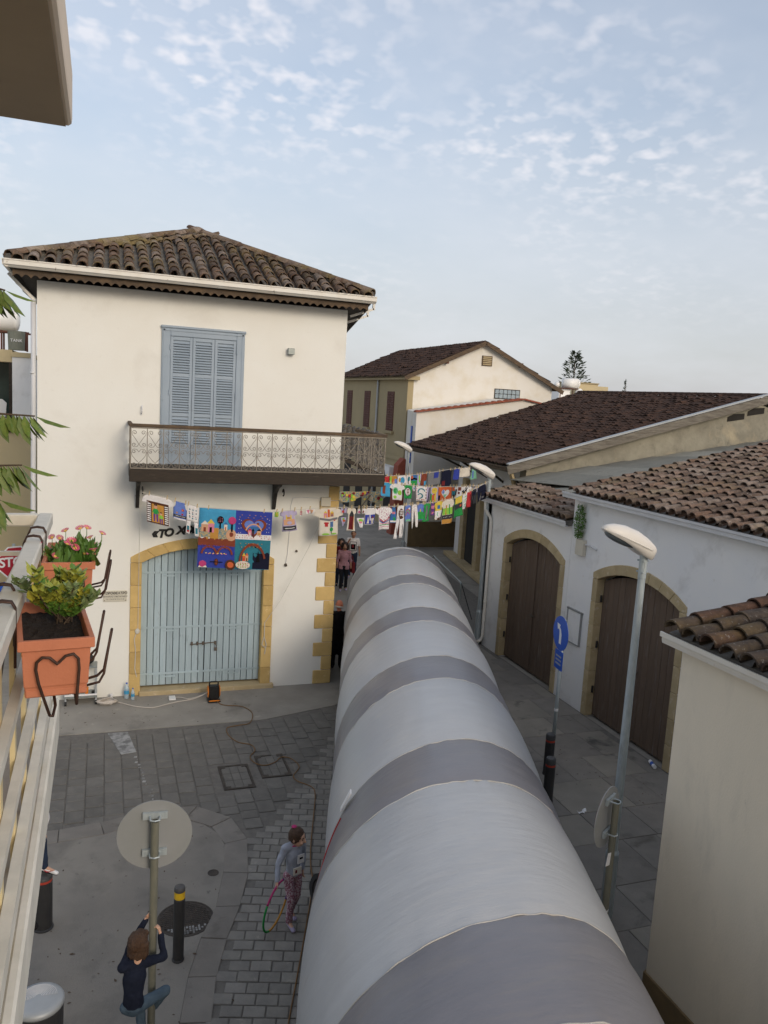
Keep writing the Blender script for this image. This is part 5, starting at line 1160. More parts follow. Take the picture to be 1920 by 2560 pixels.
for i in range(330):
    a = rnd.uniform(0, 2*pi); c_ = V((-.112+rnd.gauss(0, .034), 3.41+rnd.gauss(0, .075), 5.785)); d = V((cos(a), sin(a), rnd.uniform(.15, 1.6)))
    leaf_quad(b, c_, d, V((-sin(a), cos(a), 0)), rnd.uniform(.04, .085), rnd.uniform(.012, .023), rnd.uniform(.15, .5))
b.build('leaves', 'leaf', t)
fm = MB(); fm.use('petal')
for i in range(16):
    a = 2*pi*i/16; fm.add([(0, 0, 0), (.016*cos(a-.16), .016*sin(a-.16), .007), (.019*cos(a), .019*sin(a), .009), (.016*cos(a+.16), .016*sin(a+.16), .007)], [(0, 1, 2, 3)])
fm.use('petal_core'); fm.ell((0, 0, .003), .008, .008, .004, 8, 5); FM = fm.mesh('flower')
for (x, y, z_) in ((-.225, 3.28, .115), (-.16, 3.40, .12), (-.14, 3.48, .145), (-.115, 3.38, .105), (-.10, 3.30, .085), (-.085, 3.52, .15), (-.06, 3.55, .145), (-.045, 3.42, .115), (-.17, 3.26, .045), (-.065, 3.27, .055), (-.03, 3.30, .07), (-.19, 3.45, .11), (-.13, 3.33, .10), (.0, 3.50, .12)):
    p = V((x, y, 5.80+z_*.60)); fl = link('flower', FM, t, Matrix.Translation(p) @ Matrix.Rotation(rnd.uniform(-.2, .7), 4, 'X') @ Matrix.Rotation(rnd.uniform(-.5, .5), 4, 'Y') @ Matrix.Scale(rnd.uniform(.8, 1.1), 4))
    b = MB(); b.tube([(-.105+(x+.105)*.4, 3.41+(y-3.41)*.5, 5.79), p-V((0, 0, .03)), p], .0016, 4); b.build('flower_stalk', 'leaf', t)
# drooping branches reaching in from the left
t = thing('hanging_shrub', 'potted shrub with long drooping green leaves reaching in at the left edge', 'plant', (-.62, 3.15, 4.95))
b = MB(); b.lathe([(.10, 0), (.11, .01), (.15, .27), (.155, .30), (.13, .30)], (-.62, 3.15, 4.951), 20); b.build('pot', 'terracotta', t)
b = MB(); b.tube([(-.62, 3.15, 5.2), (-.60, 3.14, 5.7), (-.57, 3.14, 6.3), (-.55, 3.15, 6.85)], [.02, .017, .013, .008], 7)
LM_ = MB(); leaf_quad(LM_, (0, 0, 0), (1, 0, 0), (0, 1, 0), 1.0, .17, .25); LM = LM_.mesh('leaf', 'leaf_hang')
brs = [((-.56, 3.14, 6.72), (-.42, 3.15, 6.82), (-.325, 3.14, 6.80)), ((-.57, 3.14, 6.25), (-.40, 3.09, 6.375), (-.225, 3.06, 6.372)), ((-.57, 3.13, 6.1), (-.42, 3.07, 6.19), (-.265, 3.04, 6.20)), ((-.58, 3.13, 5.95), (-.44, 3.06, 6.05), (-.335, 3.04, 6.075))]
lv_ = []
for q in brs:
    q = [V(p) for p in q]; b.tube([q[0], q[1], q[2]], [.007, .005, .003], 5)
    for k in range(21):
        f_ = k/20; p = (q[1]+(q[2]-q[1])*f_) if k > 2 else (q[0]+(q[1]-q[0])*(.5+.16*k)); a = (k % 2*2-1)*rnd.uniform(.3, 1.2); d = V((cos(a)*.75, sin(a)*.55, rnd.uniform(-2.6, -1.1))).normalized()
        if k == 20: d = V((.85, 0, -.5)).normalized()
        s_ = rnd.uniform(.08, .125); sd_ = V((-d.y, d.x, .25)).normalized(); sd_ = (sd_-d*sd_.dot(d)).normalized(); lv_.append(basis(d*s_, sd_*s_, d.cross(sd_)*s_, p))
b.build('branches', 'bark', t, smooth=True)
for M in lv_: link('leaf', LM, t, M)

# ------------------------------------------------------------------ washing lines with painted clothes
LINES = {1: (((.72, 16.0), (5.25, 16.30), (9.75, 19.1)), [(0.0, 4.46), (0.538, 4.331), (1.111, 4.166), (2.6, 4.066), (3.563, 4.147), (3.841, 4.155), (4.165, 4.164), (5.785, 4.105), (7.305, 4.095), (8.317, 4.155), (9.006, 4.298), (9.844, 4.5)]),
         2: (((5.4, 18.9), (10.9, 21.0)), [(0, 4.62), (1.64, 4.38), (2.32, 4.30), (3.4, 4.21), (4.93, 4.20), (5.88, 4.26)]),
         3: (((5.7, 20.6), (12.4, 23.8)), [(0, 4.42), (2.16, 4.33), (3.38, 4.34), (4.24, 4.40), (4.91, 4.46), (7.42, 4.60)])}
def line_z(k, s_):
    P = LINES[k][1]
    for (a, za), (b_, zb) in zip(P, P[1:]):
        if s_ <= b_: return za+(zb-za)*(s_-a)/(b_-a)
    return P[-1][1]
def line_frame(k, s_=0):
    """A, d, n of the straight stretch holding s_; a point is A + d*s"""
    P = [V((*p, 0)) for p in LINES[k][0]]; acc = 0
    for i, (p, q) in enumerate(zip(P, P[1:])):
        ln = (q-p).length; d = (q-p)/ln
        if s_ <= acc+ln or i == len(P)-2: return p-d*acc, d, V((d.y, -d.x, 0))
        acc += ln
for k, lab in ((1, 'thin white front washing line from the house bracket to the lamp post'), (2, 'thin middle washing line across the alley below the balcony end'), (3, 'thin rear washing line strung under the brown eaves')):
    b = MB(); b.tube([line_frame(k, s_)[0]+line_frame(k, s_)[1]*s_+V((0, 0, z_)) for s_, z_ in LINES[k][1]], .006, 5); tag(b.build('washing_line', 'rope'), lab, 'washing line', 'washing lines across the alley')
PROF = {
 'tee': [[(0, .14, .86), (.05, -.06, 1.06), (.14, -.17, 1.17), (.26, -.20, 1.20), (.30, -.04, 1.04), (.36, .05, .95), (1, .03, .97)]],
 'sheet': [[(0, 0, 1), (1, .01, .99)]],
 'vest': [[(0, .16, .84), (.10, .18, .82), (.30, .10, .90), (.38, .0, 1), (1, 0, 1)]],
 'dress': [[(0, .08, .92), (.06, .0, 1.0), (.20, -.02, 1.02), (.26, .14, .86), (.5, .12, .88), (1, .02, .98)]],
 'pants': [[(0, .12, .90), (.38, .05, .95)], [(.38, .05, .47), (.62, -.02, .34), (1, -.16, .06)], [(.38, .53, .95), (.62, .55, .95), (1, .58, .88)]],
 'tights': [[(0, .02, .98), (.10, .05, .95)], [(.10, .05, .48), (.9, .12, .50), (1, .2, .45)], [(.10, .52, .95), (.8, .78, 1.12), (.96, .90, 1.12)]],
 'bikini': [[(0, .0, .25), (.12, .0, .42), (.28, .02, .40)], [(0, .75, 1), (.12, .58, 1.0), (.28, .60, .98)], [(.5, .02, .98), (.62, .08, .92), (.8, .3, .75), (1, .42, .60)]],
 'skirt': [[(0, .18, .82), (1, -.03, 1.03)]],
 'shorts': [[(0, .08, .92), (.45, .02, .98)], [(.45, .02, .46), (1, .0, .44)], [(.45, .54, .98), (1, .56, 1)]],
 'house_pants': [[(0, 0, 1), (.55, 0, 1)], [(.55, .0, .36), (1, -.06, .30)], [(.55, .64, 1), (1, .72, 1.06)]],
 'narrow': [[(0, .1, .9), (1, 0, 1)]],
}
def garment(name, label, k, s0, s1, h, kind, base, prints=(), sag=0, amp=.026, drop=.012, cat=None):
    A, d, n_ = line_frame(k, (s0+s1)/2); ph = rnd.uniform(0, 6)
    def pt(u, v, off=0):
        z_ = line_z(k, s0+(s1-s0)*min(1, max(0, u)))-drop-v*h; s_ = s0+(s1-s0)*u
        wv = amp*(sin(u*6+ph)*v+.5*sin(v*5+ph*2+u*3)*v)+.006*sin(u*17+ph)
        return A+d*(s_+sag*v)+n_*(wv+off)+V((0, 0, z_))
    t = thing(name, label, cat or name.replace('_', ' '), pt(.5, 1), 0, 'painted clothes on the washing lines')
    b = MB()
    for pf in PROF[kind]:
        vs_ = [p[0] for p in pf]; v0, v1 = vs_[0], vs_[-1]; rows = max(4, int((v1-v0)*16))
        allv = sorted(set([v0+(v1-v0)*i/rows for i in range(rows+1)]+vs_))
        def ext(v):
            for (va, la, ra), (vb, lb, rb) in zip(pf, pf[1:]):
                if v <= vb+1e-9: f_ = (v-va)/(vb-va); return la+(lb-la)*f_, ra+(rb-ra)*f_
            return pf[-1][1:]
        nu = 10; P = []
        for v in allv:
            l_, r_ = ext(v); P += [pt(l_+(r_-l_)*i/nu, v) for i in range(nu+1)]
        b.add(P, [(j*(nu+1)+i, j*(nu+1)+i+1, (j+1)*(nu+1)+i+1, (j+1)*(nu+1)+i) for j in range(len(allv)-1) for i in range(nu)])
    o_ = b.build('fabric', 'c_'+base, t, smooth=True); md = o_.modifiers.new('thickness', 'SOLIDIFY'); md.thickness = .005; md.offset = 0
    if prints:
        b = MB(); off = [.0065]; W, Hh = s1-s0, h
        def poly(pts, col, up=True):
            b.use('c_'+col); todo = [[pts[i] for i in tr] for tr in tessellate_polygon([[V((u, v, 0)) for u, v in pts]])]
            while todo:                            # cut big facets so the paint follows the folds
                t3 = todo.pop(); e = max(range(3), key=lambda i: (t3[i][0]-t3[(i+1) % 3][0])**2+(t3[i][1]-t3[(i+1) % 3][1])**2); a_, b_, c_ = t3[e], t3[(e+1) % 3], t3[(e+2) % 3]
                if (a_[0]-b_[0])**2+(a_[1]-b_[1])**2 > .012: m_ = ((a_[0]+b_[0])/2, (a_[1]+b_[1])/2); todo += [[a_, m_, c_], [m_, b_, c_]]
                else: b.add([pt(u, v, off[0]) for u, v in t3], [(0, 1, 2)])
            off[0] += .0006 if up else 0
        def shape(kind_, cu, cv, su, sv, col, *ex):
            if kind_ == 'rect': 
                for i in range(3): poly([(cu-su+2*su*i/3, cv-sv), (cu-su+2*su*(i+1)/3, cv-sv), (cu-su+2*su*(i+1)/3, cv+sv), (cu-su+2*su*i/3, cv+sv)], col, i == 2)
            elif kind_ == 'tri': poly([(cu-su, cv+sv), (cu+su, cv+sv), (cu, cv-sv)], col)
            elif kind_ == 'itri': poly([(cu-su, cv-sv), (cu+su, cv-sv), (cu, cv+sv)], col)
            elif kind_ == 'ell': poly([(cu+su*cos(2*pi*i/14), cv+sv*sin(2*pi*i/14)) for i in range(14)], col)
            elif kind_ == 'heart':
                H_ = [(0, .30)]+[(-.55+.5*cos(a), -.12-.55*abs(sin(a))) for a in (0,)] 
                P_ = []
                for i in range(28):
                    a = 2*pi*i/28; P_.append((cu+su*sin(a)**3, cv-sv*(13*cos(a)-5*cos(2*a)-2*cos(3*a)-cos(4*a))/16))
                poly(P_, col)
            elif kind_ == 'ring':                      # heart or arch outline, thick
                f0, f1, wd, fnc = ex; n2 = 26
                for i in range(n2):
                    a0, a1 = f0+(f1-f0)*i/n2, f0+(f1-f0)*(i+1)/n2
                    q0, q1 = fnc(a0), fnc(a1); poly([(cu+su*q0[0], cv+sv*q0[1]), (cu+su*q1[0], cv+sv*q1[1]), (cu+su*q1[0]*(1-wd), cv+sv*q1[1]*(1-wd)), (cu+su*q0[0]*(1-wd), cv+sv*q0[1]*(1-wd))], col, i == n2-1)
            elif kind_ == 'band': poly([(cu-su, cv-sv), (cu, cv-sv-ex[0]), (cu+su, cv-sv), (cu+su, cv+sv), (cu, cv+sv-ex[0]), (cu-su, cv+sv)], col)
            elif kind_ == 'dots':
                for i in range(ex[0]):
                    for j in range(ex[1]):
                        c0, c1 = cu-su+2*su*(i+.5)/ex[0]+rnd.gauss(0, su*.06), cv-sv+2*sv*(j+.5)/ex[1]+rnd.gauss(0, sv*.06); r0, r1 = su/ex[0]*ex[2], sv/ex[1]*ex[2]
                        poly([(c0-r0, c1), (c0, c1-r1), (c0+r0, c1), (c0, c1+r1)], col, False)
                off[0] += .0006
            elif kind_ == 'vstripes':
                for i in range(ex[0]): poly([(cu-su+2*su*(i+.2)/ex[0], cv-sv), (cu-su+2*su*(i+.8)/ex[0], cv-sv), (cu-su+2*su*(i+.8)/ex[0], cv+sv), (cu-su+2*su*(i+.2)/ex[0], cv+sv)], col, i == ex[0]-1)
            elif kind_ == 'hstripes':
                for i in range(ex[0]): poly([(cu-su, cv-sv+2*sv*(i+.2)/ex[0]), (cu+su, cv-sv+2*sv*(i+.2)/ex[0]), (cu+su, cv-sv+2*sv*(i+.75)/ex[0]), (cu-su, cv-sv+2*sv*(i+.75)/ex[0])], col, i == ex[0]-1)
            elif kind_ == 'figure':
                poly([(cu-su, cv+sv*.1), (cu-su*.1, cv+sv*.1), (cu-su*.35, cv+sv), (cu-su*.9, cv+sv)], ex[0]); poly([(cu+su*.1, cv+sv*.1), (cu+su, cv+sv*.1), (cu+su*.95, cv+sv), (cu+su*.35, cv+sv)], ex[0])
                poly([(cu-su*.8, cv-sv*.45), (cu+su*.8, cv-sv*.45), (cu+su*1.5, cv-sv*.05), (cu+su*1.25, cv+sv*.08), (cu+su*.9, cv-sv*.12), (cu+su*.9, cv+sv*.15), (cu-su*.9, cv+sv*.15), (cu-su*.9, cv-sv*.12), (cu-su*1.25, cv+sv*.08), (cu-su*1.5, cv-sv*.05)], col)
                shape('ell', cu, cv-sv*.72, su*.75, sv*.28, 'peach'); poly([(cu-su*.75, cv-sv*.82), (cu-su*.4, cv-sv*1.02), (cu+su*.4, cv-sv*1.02), (cu+su*.75, cv-sv*.82)], 'black')
            elif kind_ == 'house': shape('rect', cu, cv+sv*.3, su, sv*.7, col); shape('tri', cu, cv-sv*.7, su*1.15, sv*.35, ex[0]); shape('rect', cu, cv+sv*.6, su*.35, sv*.4, ex[1])
            elif kind_ == 'tree': shape('rect', cu, cv+sv*.5, su*.18, sv*.5, 'brown'); shape('ell', cu, cv-sv*.3, su, sv*.65, col)
        for p in prints: shape(*p)
        b.build('painted_print', None, t)['kind'] = 'stuff'
    for u in ((.12, .88) if s1-s0 > .2 else (.5,)):
        b = MB(); p = pt(u, 0, .004); p.z = line_z(k, s0+(s1-s0)*u); b.obox(p+V((0, 0, .012)), d*.008, n_*.012, (d*.006+V((0, 0, .042)))); b.build('peg', 'peg', t)
    return t
HEART = lambda a: (sin(a)**3, -(13*cos(a)-5*cos(2*a)-2*cos(3*a)-cos(4*a))/16)
ARCH = lambda a: (cos(a), -sin(a))
# front line, left to right
garment('painted_shirt', 'large white T-shirt painted with two figures at a shuttered window, leftmost on the front line', 1, 0.093, 0.538, 0.557, 'tee', 'white', [('rect', .47, .60, .47, .38, 'brown'), ('vstripes', .10, .62, .095, .34, 'black', 1), ('hstripes', .10, .62, .075, .33, 'white', 9), ('vstripes', .84, .62, .095, .34, 'black', 1), ('hstripes', .84, .62, .075, .33, 'white', 9), ('rect', .47, .62, .26, .32, 'gold'), ('figure', .38, .60, .10, .31, 'green', 'purple'), ('figure', .60, .74, .07, .20, 'lime', 'purple')], .02, .015)
garment('painted_vest', 'small blue vest painted with red flowers and a road, beside the large white T-shirt', 1, 0.611, 0.876, 0.355, 'vest', 'periwinkle', [('rect', .5, .80, .48, .07, 'dgrey'), ('hstripes', .5, .80, .40, .02, 'white', 1), ('ell', .68, .42, .10, .07, 'red'), ('ell', .68, .42, .04, .03, 'yellow'), ('ell', .66, .66, .08, .05, 'red'), ('ell', .25, .62, .07, .05, 'gold'), ('rect', .5, .95, .48, .04, 'white')])
garment('painted_trousers', 'white child trousers painted with rows of little windows, beside the blanket', 1, 0.876, 1.102, 0.590, 'house_pants', 'white', [('dots', .5, .28, .42, .22, 'teal', 3, 3, .45), ('dots', .5, .30, .42, .12, 'maroon', 3, 2, .35), ('rect', .14, .82, .10, .10, 'teal'), ('rect', .86, .82, .10, .10, 'teal'), ('rect', .14, .90, .10, .03, 'red')])
bk = garment('patchwork_blanket', 'big bright patchwork blanket of four painted panels hung over the blue door', 1, 1.120, 2.625, 1.218, 'sheet', 'sky', [
 ('rect', .745, .235, .253, .235, 'royal'), ('rect', .25, .76, .248, .235, 'royal'), ('rect', .745, .745, .245, .245, 'teal'), ('rect', .87, .80, .12, .19, 'navy'), ('rect', .87, .60, .12, .12, 'teal'),
 ('rect', .25, .55, .248, .075, 'rust'), ('dots', .25, .485, .24, .03, 'white', 5, 1, .8), ('itri', .12, .50, .025, .035, 'gold'), ('itri', .22, .50, .025, .035, 'gold'), ('itri', .32, .50, .02, .035, 'gold'), ('itri', .41, .50, .02, .035, 'gold'),
 ('itri', .18, .57, .07, .05, 'rust'), ('rect', .10, .40, .09, .085, 'patch'), ('rect', .30, .41, .10, .09, 'patch'), ('rect', .21, .41, .055, .09, 'gold'), ('ell', .44, .43, .07, .10, 'peach'), ('ell', .44, .42, .03, .04, 'rust'),
 ('house', .16, .29, .045, .11, 'pink', 'yellow', 'black'), ('house', .08, .30, .045, .09, 'peach', 'cream', 'rust'), ('house', .36, .28, .022, .07, 'cream', 'blue', 'orange'),
 ('rect', .285, .27, .010, .06, 'black'), ('ell', .285, .18, .045, .065, 'black'), ('dots', .285, .18, .035, .045, 'pink', 3, 3, .5), ('rect', .445, .29, .012, .08, 'black'), ('ell', .445, .18, .052, .065, 'magenta'), ('dots', .445, .18, .035, .045, 'white', 3, 3, .5),
 ('rect', .745, .44, .25, .045, 'white'), ('dots', .745, .44, .24, .035, 'red', 14, 2, .5), ('heart', .745, .27, .175, .185, 'rust'), ('heart', .745, .265, .135, .145, 'periwinkle'), ('ell', .745, .31, .09, .055, 'blue'), ('ring', .745, .36, .12, .15, 'peach', .2, pi-.2, .14, ARCH), ('house', .69, .35, .025, .06, 'pink', 'red', 'cream'), ('house', .735, .36, .02, .07, 'dgrey', 'black', 'maroon'), ('house', .82, .35, .03, .055, 'peach', 'black', 'gold'), ('dots', .745, .09, .22, .04, 'gold', 5, 2, .3), ('dots', .55, .26, .03, .14, 'cream', 2, 4, .3), ('dots', .94, .24, .03, .14, 'cream', 2, 4, .3),
 ('ring', .15, .76, .11, .14, 'rust', .0, pi, .24, ARCH), ('ring', .36, .76, .11, .14, 'rust', .0, pi, .24, ARCH), ('dots', .25, .64, .22, .04, 'purple', 9, 2, .6), ('dots', .24, .745, .14, .02, 'yellow', 6, 1, .6), ('dots', .26, .755, .14, .02, 'pink', 5, 1, .5), ('tri', .07, .93, .06, .06, 'cream'), ('ell', .07, .93, .05, .055, 'magenta'), ('ell', .07, .93, .018, .02, 'cream'), ('ell', .44, .93, .07, .09, 'brown'), ('ell', .44, .93, .045, .05, 'orange'), ('ell', .25, .89, .028, .06, 'brown'), ('ell', .25, .89, .014, .045, 'rust'), ('rect', .25, .89, .085, .007, 'black'),
 ('ring', .74, .88, .19, .34, 'rust', .25, pi, .14, ARCH), ('dots', .72, .58, .17, .06, 'gold', 6, 2, .3), ('house', .62, .79, .02, .08, 'orange', 'yellow', 'red'), ('house', .66, .78, .02, .07, 'peach', 'orange', 'brown'), ('tri', .82, .76, .025, .10, 'black'), ('ell', .61, .92, .10, .07, 'cream'), ('dots', .61, .92, .08, .05, 'red', 5, 3, .6), ('dots', .60, .93, .07, .05, 'lime', 4, 2, .5)], -.02, .016)
garment('painted_scarf', 'tiny yellow and green scrap of cloth right of the blanket', 1, 2.676, 2.753, 0.105, 'sheet', 'lime', [('ell', .5, .5, .25, .3, 'yellow')])
garment('painted_shirt', 'grey T-shirt painted with a yellow temple and road, hung between blanket and corner', 1, 2.787, 3.140, 0.427, 'dress', 'lav', [('rect', .5, .55, .33, .14, 'peach'), ('rect', .35, .32, .035, .12, 'yellow'), ('rect', .5, .34, .12, .05, 'gold'), ('rect', .62, .32, .035, .12, 'yellow'), ('ell', .5, .58, .14, .08, 'lav'), ('rect', .5, .84, .40, .10, 'dgrey'), ('hstripes', .5, .85, .30, .03, 'white', 1)], .05)
garment('painted_sock', 'tiny red striped sock left of the small bunting on the front line', 1, 3.207, 3.273, 0.123, 'narrow', 'white', [('hstripes', .5, .5, .4, .35, 'red', 3)])
garment('bikini_top', 'tiny white and pink bikini top near the house corner', 1, 3.340, 3.530, 0.103, 'sheet', 'white', [('itri', .3, .55, .2, .4, 'pink'), ('itri', .7, .55, .2, .4, 'peach')])
garment('painted_shirt', 'white T-shirt painted with tiny clothes and a green tree, at the stone house corner', 1, 3.612, 4.084, 0.597, 'tee', 'cream', [('house', .35, .22, .08, .12, 'pink', 'yellow', 'yellow'), ('rect', .5, .18, .05, .14, 'orange'), ('house', .66, .20, .08, .10, 'gold', 'yellow', 'purple'), ('band', .5, .37, .42, .04, 'grey', -.05), ('rect', .38, .58, .07, .08, 'red'), ('rect', .38, .53, .11, .025, 'red'), ('rect', .60, .58, .035, .10, 'blue'), ('rect', .68, .58, .03, .10, 'blue'), ('heart', .78, .44, .05, .03, 'red'), ('tree', .62, .80, .09, .12, 'green'), ('ell', .35, .93, .18, .035, 'lime'), ('ell', .75, .93, .15, .03, 'lime')], .03)
garment('painted_swimsuit', 'pale pink swimsuit with red and green blossoms next to the corner T-shirt', 1, 4.132, 4.261, 0.408, 'bikini', 'lav', [('ell', .4, .2, .2, .08, 'red'), ('ell', .6, .68, .25, .06, 'orange'), ('ell', .5, .58, .2, .05, 'lime')])
garment('painted_dress', 'white dress painted with a tall dark red door', 1, 4.277, 4.476, 0.499, 'dress', 'cream', [('rect', .53, .62, .26, .32, 'maroon'), ('rect', .76, .62, .03, .32, 'gold'), ('rect', .53, .32, .26, .04, 'dgrey'), ('tri', .53, .19, .26, .10, 'dgrey')])
garment('painted_bikini', 'floral pink and green bikini next to the red door dress', 1, 4.516, 4.734, 0.424, 'bikini', 'white', [('ell', .2, .18, .13, .07, 'magenta'), ('ell', .8, .18, .13, .07, 'maroon'), ('ell', .5, .62, .25, .08, 'lime'), ('ell', .45, .72, .15, .06, 'pink')])
garment('painted_shirt', 'white T-shirt painted with brown roofed houses on blue', 1, 4.757, 5.127, 0.371, 'tee', 'white', [('rect', .5, .68, .44, .28, 'royal'), ('house', .68, .70, .18, .24, 'cream', 'maroon', 'brown'), ('tri', .26, .70, .10, .22, 'cream'), ('rect', .42, .55, .03, .2, 'white')])
garment('painted_shirt', 'white T-shirt painted with thin red and blue chevron stripes', 1, 5.220, 5.643, 0.514, 'tee', 'scribble', [('band', .5, .46, .44, .02, 'red', -.20), ('band', .5, .52, .44, .015, 'purple', -.18), ('band', .5, .58, .44, .015, 'blue', -.14), ('rect', .5, .72, .44, .012, 'pink'), ('rect', .5, .78, .44, .014, 'green'), ('rect', .5, .86, .44, .01, 'pink')])
garment('painted_vest', 'narrow blue vest with red square left of the striped trousers', 1, 5.690, 5.880, 0.376, 'vest', 'blue', [('rect', .5, .38, .3, .07, 'pink'), ('rect', .5, .9, .45, .05, 'white'), ('rect', .55, .75, .1, .1, 'green')])
garment('painted_trousers', 'long white trousers painted with a black striped fish', 1, 5.880, 6.203, 0.754, 'pants', 'white', [('ell', .55, .22, .28, .14, 'brown'), ('hstripes', .55, .22, .20, .10, 'white', 4), ('ell', .62, .36, .2, .05, 'brown'), ('ell', .80, .72, .04, .16, 'grey'), ('ell', .10, .78, .05, .14, 'grey')])
garment('painted_shirt', 'blue T-shirt with a rainbow and green hem', 1, 6.203, 6.433, 0.379, 'sheet', 'periwinkle', [('ring', .5, .62, .45, .42, 'orange', .4, pi, .14, ARCH), ('ring', .5, .64, .36, .34, 'lime', .4, pi, .14, ARCH), ('ring', .5, .66, .28, .26, 'magenta', .4, pi, .2, ARCH), ('ell', .75, .2, .12, .06, 'white'), ('rect', .5, .93, .48, .06, 'mint')])
garment('dotted_tights', 'pair of long white tights with pink dots', 1, 6.457, 6.700, 0.571, 'tights', 'dots')
garment('painted_shirt', 'pale blue and green T-shirt like a meadow, right of the dotted tights', 1, 6.700, 6.946, 0.382, 'sheet', 'periwinkle', [('rect', .5, .76, .49, .20, 'green'), ('ell', .5, .56, .45, .10, 'green'), ('rect', .5, .40, .05, .10, 'yellow')])
garment('painted_dress', 'green dress with a grey rabbit painted down its middle', 1, 6.933, 7.230, 0.441, 'dress', 'green', [('ell', .5, .62, .22, .32, 'grey'), ('ell', .5, .72, .10, .12, 'dgrey'), ('rect', .42, .26, .06, .14, 'grey'), ('rect', .60, .26, .06, .14, 'grey')])
garment('painted_sock', 'small purple pennant with pink tip between green dress and yellow shirt', 1, 7.255, 7.392, 0.308, 'narrow', 'purple', [('rect', .5, .35, .42, .12, 'pink'), ('itri', .5, .85, .42, .12, 'pink')])
garment('painted_shirt', 'yellow shirt over white, painted with a blue square and brown hills', 1, 7.455, 7.731, 0.444, 'tee', 'yellow', [('rect', .45, .30, .18, .10, 'blue'), ('rect', .5, .74, .47, .24, 'white'), ('rect', .28, .68, .05, .12, 'mint'), ('ell', .6, .94, .36, .07, 'brown')])
garment('painted_shirt', 'white T-shirt painted with green trees above a grey road and gold field', 1, 7.782, 8.202, 0.603, 'tee', 'cream', [('rect', .5, .48, .46, .14, 'lime'), ('rect', .35, .42, .07, .20, 'gold'), ('rect', .62, .40, .05, .2, 'green'), ('rect', .5, .72, .47, .09, 'dgrey'), ('dots', .5, .72, .40, .02, 'white', 6, 1, .6), ('rect', .5, .90, .47, .09, 'gold')])
garment('painted_dress', 'dress of yellow fringe, grey middle and bright green skirt', 1, 8.253, 8.666, 0.529, 'skirt', 'green', [('rect', .5, .16, .34, .15, 'yellow'), ('itri', .35, .34, .06, .06, 'yellow'), ('itri', .5, .34, .06, .06, 'yellow'), ('itri', .65, .34, .06, .06, 'yellow'), ('rect', .5, .46, .40, .13, 'dgrey'), ('ell', .7, .46, .08, .06, 'orange')])
garment('painted_towel', 'narrow white and mint towel near the lamp post', 1, 8.640, 8.836, 0.393, 'sheet', 'white', [('dots', .5, .5, .4, .4, 'mint', 3, 5, .8), ('rect', .6, .93, .2, .05, 'maroon')], .03)
garment('painted_towel', 'narrow dark red towel near the lamp post', 1, 8.849, 9.032, 0.395, 'sheet', 'red', [('rect', .7, .4, .2, .2, 'maroon')], .02)
garment('jeans', 'small worn blue jeans hung beside the red towel', 1, 9.045, 9.283, 0.396, 'shorts', 'dgrey', [('rect', .5, .25, .3, .12, 'navy')])
garment('denim_shorts', 'dark navy jeans hung last on the front line by the lamp', 1, 9.309, 9.749, 0.418, 'shorts', 'navy', [('rect', .7, .8, .1, .06, 'grey')])
# middle line
garment('painted_shirt', 'bright sky blue T-shirt half hidden by the balcony end', 2, 1.52, 1.88, .36, 'tee', 'sky', [('rect', .35, .5, .15, .3, 'rust')])
garment('painted_shirt', 'white T-shirt painted with a big round green tree on the middle line', 2, 1.92, 2.30, .42, 'tee', 'white', [('ell', .35, .42, .27, .22, 'mint'), ('ell', .35, .42, .20, .15, 'green'), ('ell', .75, .52, .16, .16, 'lime'), ('ell', .3, .82, .18, .10, 'lime')])
garment('painted_towel', 'green cloth painted with a red and white striped ball', 2, 2.34, 2.63, .36, 'sheet', 'green', [('ell', .5, .48, .36, .34, 'black'), ('ell', .5, .48, .31, .29, 'white'), ('hstripes', .5, .48, .18, .22, 'maroon', 4)])
garment('painted_sock', 'tiny white shirt between the green ball cloth and the snake cloth', 2, 2.65, 2.74, .14, 'vest', 'white', [('rect', .7, .5, .15, .2, 'blue')])
garment('painted_towel', 'white cloth painted with a curly green snake and red dots', 2, 2.78, 3.19, .40, 'sheet', 'white', [('ring', .5, .38, .34, .26, 'teal', .2, pi+.4, .30, ARCH), ('ring', .42, .66, .26, .20, 'teal', -1.6, 2.8, .36, ARCH), ('dots', .5, .90, .46, .06, 'red', 6, 1, .6), ('dots', .07, .45, .05, .36, 'pink', 1, 5, .9), ('dots', .92, .5, .05, .36, 'maroon', 1, 4, .8)])
garment('painted_towel', 'narrow white striped scarf right of the snake cloth', 2, 3.20, 3.31, .44, 'sheet', 'lav', [('rect', .75, .5, .12, .46, 'navy')], -.03)
garment('painted_towel', 'cloth painted with a smiling yellow sun over orange towers', 2, 3.33, 3.63, .43, 'sheet', 'lav', [('ell', .5, .22, .38, .20, 'yellow'), ('rect', .5, .18, .18, .02, 'gold'), ('rect', .35, .74, .18, .24, 'orange'), ('rect', .66, .68, .10, .30, 'yellow'), ('itri', .5, .5, .2, .06, 'red'), ('rect', .08, .7, .08, .28, 'green')])
garment('painted_shirt', 'orange cloth painted with a blue and white heart', 2, 3.64, 4.15, .42, 'sheet', 'orange', [('heart', .52, .42, .30, .32, 'white'), ('ell', .36, .32, .12, .15, 'periwinkle'), ('itri', .5, .62, .12, .12, 'mint'), ('ell', .64, .32, .11, .14, 'white'), ('rect', .08, .75, .10, .2, 'navy')])
garment('painted_towel', 'narrow dark green cloth right of the orange heart cloth', 2, 4.16, 4.28, .34, 'sheet', 'teal', [('rect', .5, .2, .4, .15, 'orange'), ('rect', .5, .8, .4, .15, 'dgrey')])
